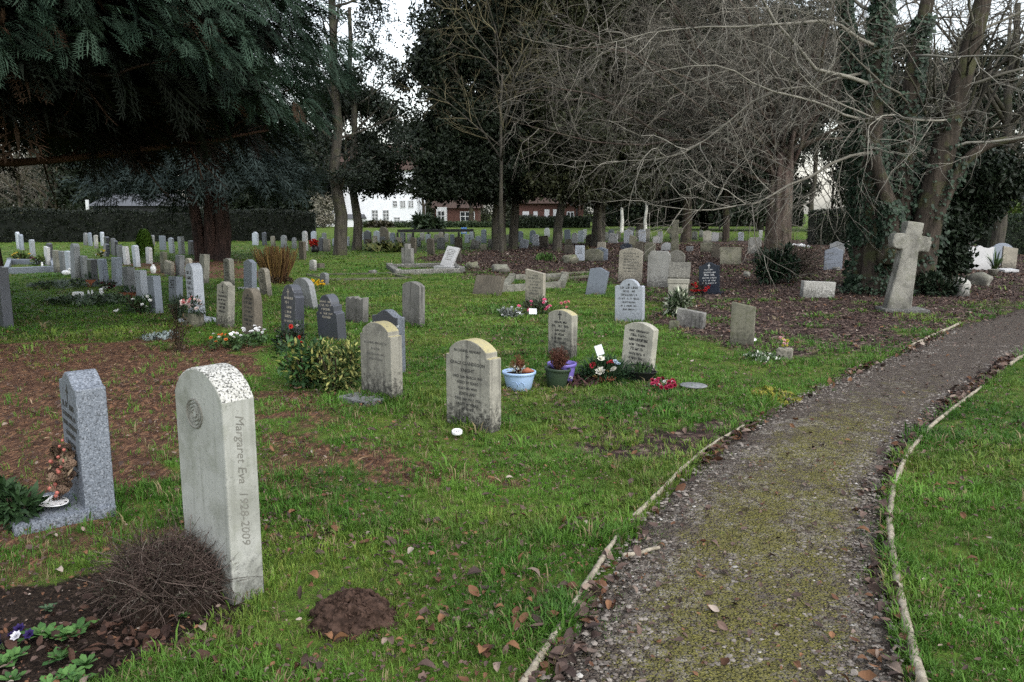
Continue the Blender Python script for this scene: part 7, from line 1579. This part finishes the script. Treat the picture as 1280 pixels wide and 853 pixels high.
def build_buildings():
    D = 92.0; X = lambda px: (px - 640) * D / FPX * 1.0; Z = lambda py: ztop(D, py)
    o = empty('white_house', (0, D, 0), 0, 'large white rendered house with dark windows seen between the trunks', 'house'); x0, x1 = X(398), X(523)
    boxo('wall', x0, x1, 0, 9, -.2, 6.3, 'plaster', o); gable_roof('roof', x0, x1, 0, 9, 6.3, 3.2, 'rooftile', o); boxo('chimney', x0 + 3, x0 + 4, 4, 5, 8, 10.6, 'brick', o)
    for px, py0, py1, w, nx, nz in ((471, 264, 279.5, 6, 3, 4), (484.5, 264, 279.5, 6, 3, 4), (498, 272.5, 278, 6, 3, 2), (505.5, 252, 259, 5, 3, 3), (515.5, 252, 259, 5, 3, 3), (496, 252, 258, 4, 2, 2), (430, 264, 279, 6, 3, 4)):
        window(o, X(px), Z(py1), w * D / FPX, (py1 - py0) * D / FPX * 1.02, nx, nz)
    mb = MB(); a = np.linspace(0, 2 * np.pi, 17); mb.tubes(np.column_stack([X(457.5) + .13 * np.cos(a), np.full(17, -.05), Z(272) + .22 * np.sin(a)]), np.full(17, .05), 5); mb.build('wall_emblem', MT['fence_dark'], o)
    boxo('extension', X(440), X(459), -3.2, -.002, -.2, .9, 'plaster', o); gable_roof('extension_roof', X(440), X(459), -3.2, 0, .9, .5, 'roofgrey', o, .15)
    D = 84.0; o = empty('brick_house', (0, D, 0), 0, 'red brick house with white doors behind the middle trunks', 'house'); x0, x1 = X(645), X(728)
    boxo('wall', x0, x1, 0, 8, -.2, 2.5, 'brick', o); gable_roof('roof', x0, x1, 0, 8, 2.5, 2.6, 'rooftile', o)
    for px, w, z0, z1 in ((657, 8, .35, 1.7), (669, 5, .35, 1.7)): boxo('garage_door', X(px - w / 2), X(px + w / 2), -.05, .02, z0 - .5, z1, 'paintwhite', o)
    for px, w in ((683, 6), (693, 4.5)): boxo('door', X(px - w / 2), X(px + w / 2), -.06, .02, -.1, 1.9, 'paintwhite', o)
    window(o, X(712), .5, .6, 1.1, 2, 2); boxo('drainpipe', X(720) - .08, X(720) + .08, -.12, -.02, -.1, 2.5, 'fence_dark', o)
    D = 98.0; o = empty('brown_house', (0, D, 0), 0, 'low brown tiled house right of the white house', 'house'); x0, x1 = X(545), X(598); boxo('wall', x0, x1, 0, 8, -.2, 2.1, 'brick', o); gable_roof('roof', x0, x1, 0, 8, 2.1, 1.8, 'rooftile', o); boxo('porch', X(548), X(560), -1.6, -.002, -.2, 2.2, 'paintwhite', o); window(o, X(585), .6, 1.6, 1.0, 3, 2); window(o, X(554), .6, .7, 1.1, 2, 2, -1.6)
    D = 62.0; o = empty('grey_roofed_building', (0, D, 0), 0, 'low grey roofed building behind the left hedge', 'building'); x0, x1 = X(123), X(200); boxo('wall', x0, x1, 0, 7, -.2, 2.1, 'fence_dark', o); gable_roof('roof', x0, x1, 0, 7, 2.1, 1.0, 'roofgrey', o, .3); boxo('gutter_post', x0 - .32, x0 - .12, -.4, -.25, -.2, 2.55, 'paintwhite', o)
    # long dark rail on posts, with a sign on it
    a, b = at(497, 299), at(592, 298); o = empty('rail_fence', (a.x, a.y, 0), 0, 'long dark horizontal rail on posts across the far lawn', 'fence'); L = (b - a).length; ang = math.atan2(b.y - a.y, b.x - a.x); o.rotation_euler.z = ang
    boxo('rail', 0, L, -.05, .05, .40, .58, 'fence_dark', o)
    for k in range(6): boxo('post', L * k / 5 - .06, L * k / 5 + .06, -.06, .06, -.05, .39, 'fence_dark', o)
    P = at(580, 297); o = empty('notice_sign', P, 0, 'small blue sign with a white panel on the far lawn', 'sign'); s = P.y / FPX; boxo('board', -3.6 * s, 3.6 * s, -.03, .03, .25, .25 + 7.5 * s, 'signblue', o); boxo('panel', -2.3 * s, 2.3 * s, -.045, -.032, .25 + 1.2 * s, .25 + 5 * s, 'paintwhite', o)
    for x in (-2.6 * s, 2.6 * s): boxo('post', x - .04, x + .04, -.02, .02, -.05, .25, 'fence_dark', o)
# ---------------------------------------------------------------- build
import time
_t = time.time()
def _tick(n):
    global _t
    print('BUILD', n, round(time.time() - _t, 1)); _t = time.time()
build_ground(); build_path(); build_edging(); _tick('ground')
build_stones(); build_other_stones(); _tick('stones')
build_near_props(); _tick('props')
build_hedges(); build_buildings(); _tick('hedges')
big_conifer(); blue_conifer(); build_evergreens(); _tick('evergreens')
build_bare_trees(); _tick('bare trees')
build_grass(); build_leaves(); _tick('grass')

# ---------------------------------------------------------------- sky, light, camera
w = bpy.data.worlds.new('World'); scene.world = w; w.use_nodes = True; nt = w.node_tree; nt.nodes.clear()
SUN_EL, SUN_AZ = R(48), R(142)     # azimuth clockwise from +Y (the view direction)
sky = nt.nodes.new('ShaderNodeTexSky'); sky.sky_type = 'NISHITA'; sky.sun_disc = False; sky.sun_elevation = SUN_EL; sky.sun_rotation = SUN_AZ; sky.air_density = 1.4; sky.dust_density = 2.0
hs = nt.nodes.new('ShaderNodeHueSaturation'); hs.inputs['Saturation'].default_value = .38
bg = nt.nodes.new('ShaderNodeBackground'); bg.inputs['Strength'].default_value = .13; ow = nt.nodes.new('ShaderNodeOutputWorld')
nt.links.new(sky.outputs[0], hs.inputs['Color']); nt.links.new(hs.outputs[0], bg.inputs[0]); nt.links.new(bg.outputs[0], ow.inputs[0])
sl = bpy.data.lights.new('sun', 'SUN'); sl.energy = .5; sl.angle = R(60); sl.color = (1, .97, .93)
so = bpy.data.objects.new('sun', sl); COL.objects.link(so); dv = Vector((math.sin(SUN_AZ) * math.cos(SUN_EL), math.cos(SUN_AZ) * math.cos(SUN_EL), math.sin(SUN_EL))); so.rotation_euler = dv.to_track_quat('Z', 'Y').to_euler(); so.location = (6, -6, 12)

cam = bpy.data.cameras.new('camera'); cam.sensor_width = 36; cam.sensor_fit = 'HORIZONTAL'; cam.lens = FPX / 1280 * 36; cam.clip_end = 2000; cam.clip_start = .05
co = bpy.data.objects.new('camera', cam); COL.objects.link(co); co.location = (0, 0, CAMH); co.rotation_euler = (math.pi / 2 - PITCH, 0, 0); scene.camera = co
vs = scene.view_settings; vs.view_transform = 'Standard'; vs.look = 'None'; vs.exposure = 1.48; vs.gamma = 1; vs.use_curve_mapping = False
cy = scene.cycles; cy.max_bounces = 5; cy.diffuse_bounces = 3; cy.glossy_bounces = 2; cy.transmission_bounces = 3; cy.transparent_max_bounces = 4; cy.caustics_reflective = False; cy.caustics_refractive = False
cy.use_adaptive_sampling = True; cy.adaptive_threshold = .015; cy.use_denoising = False
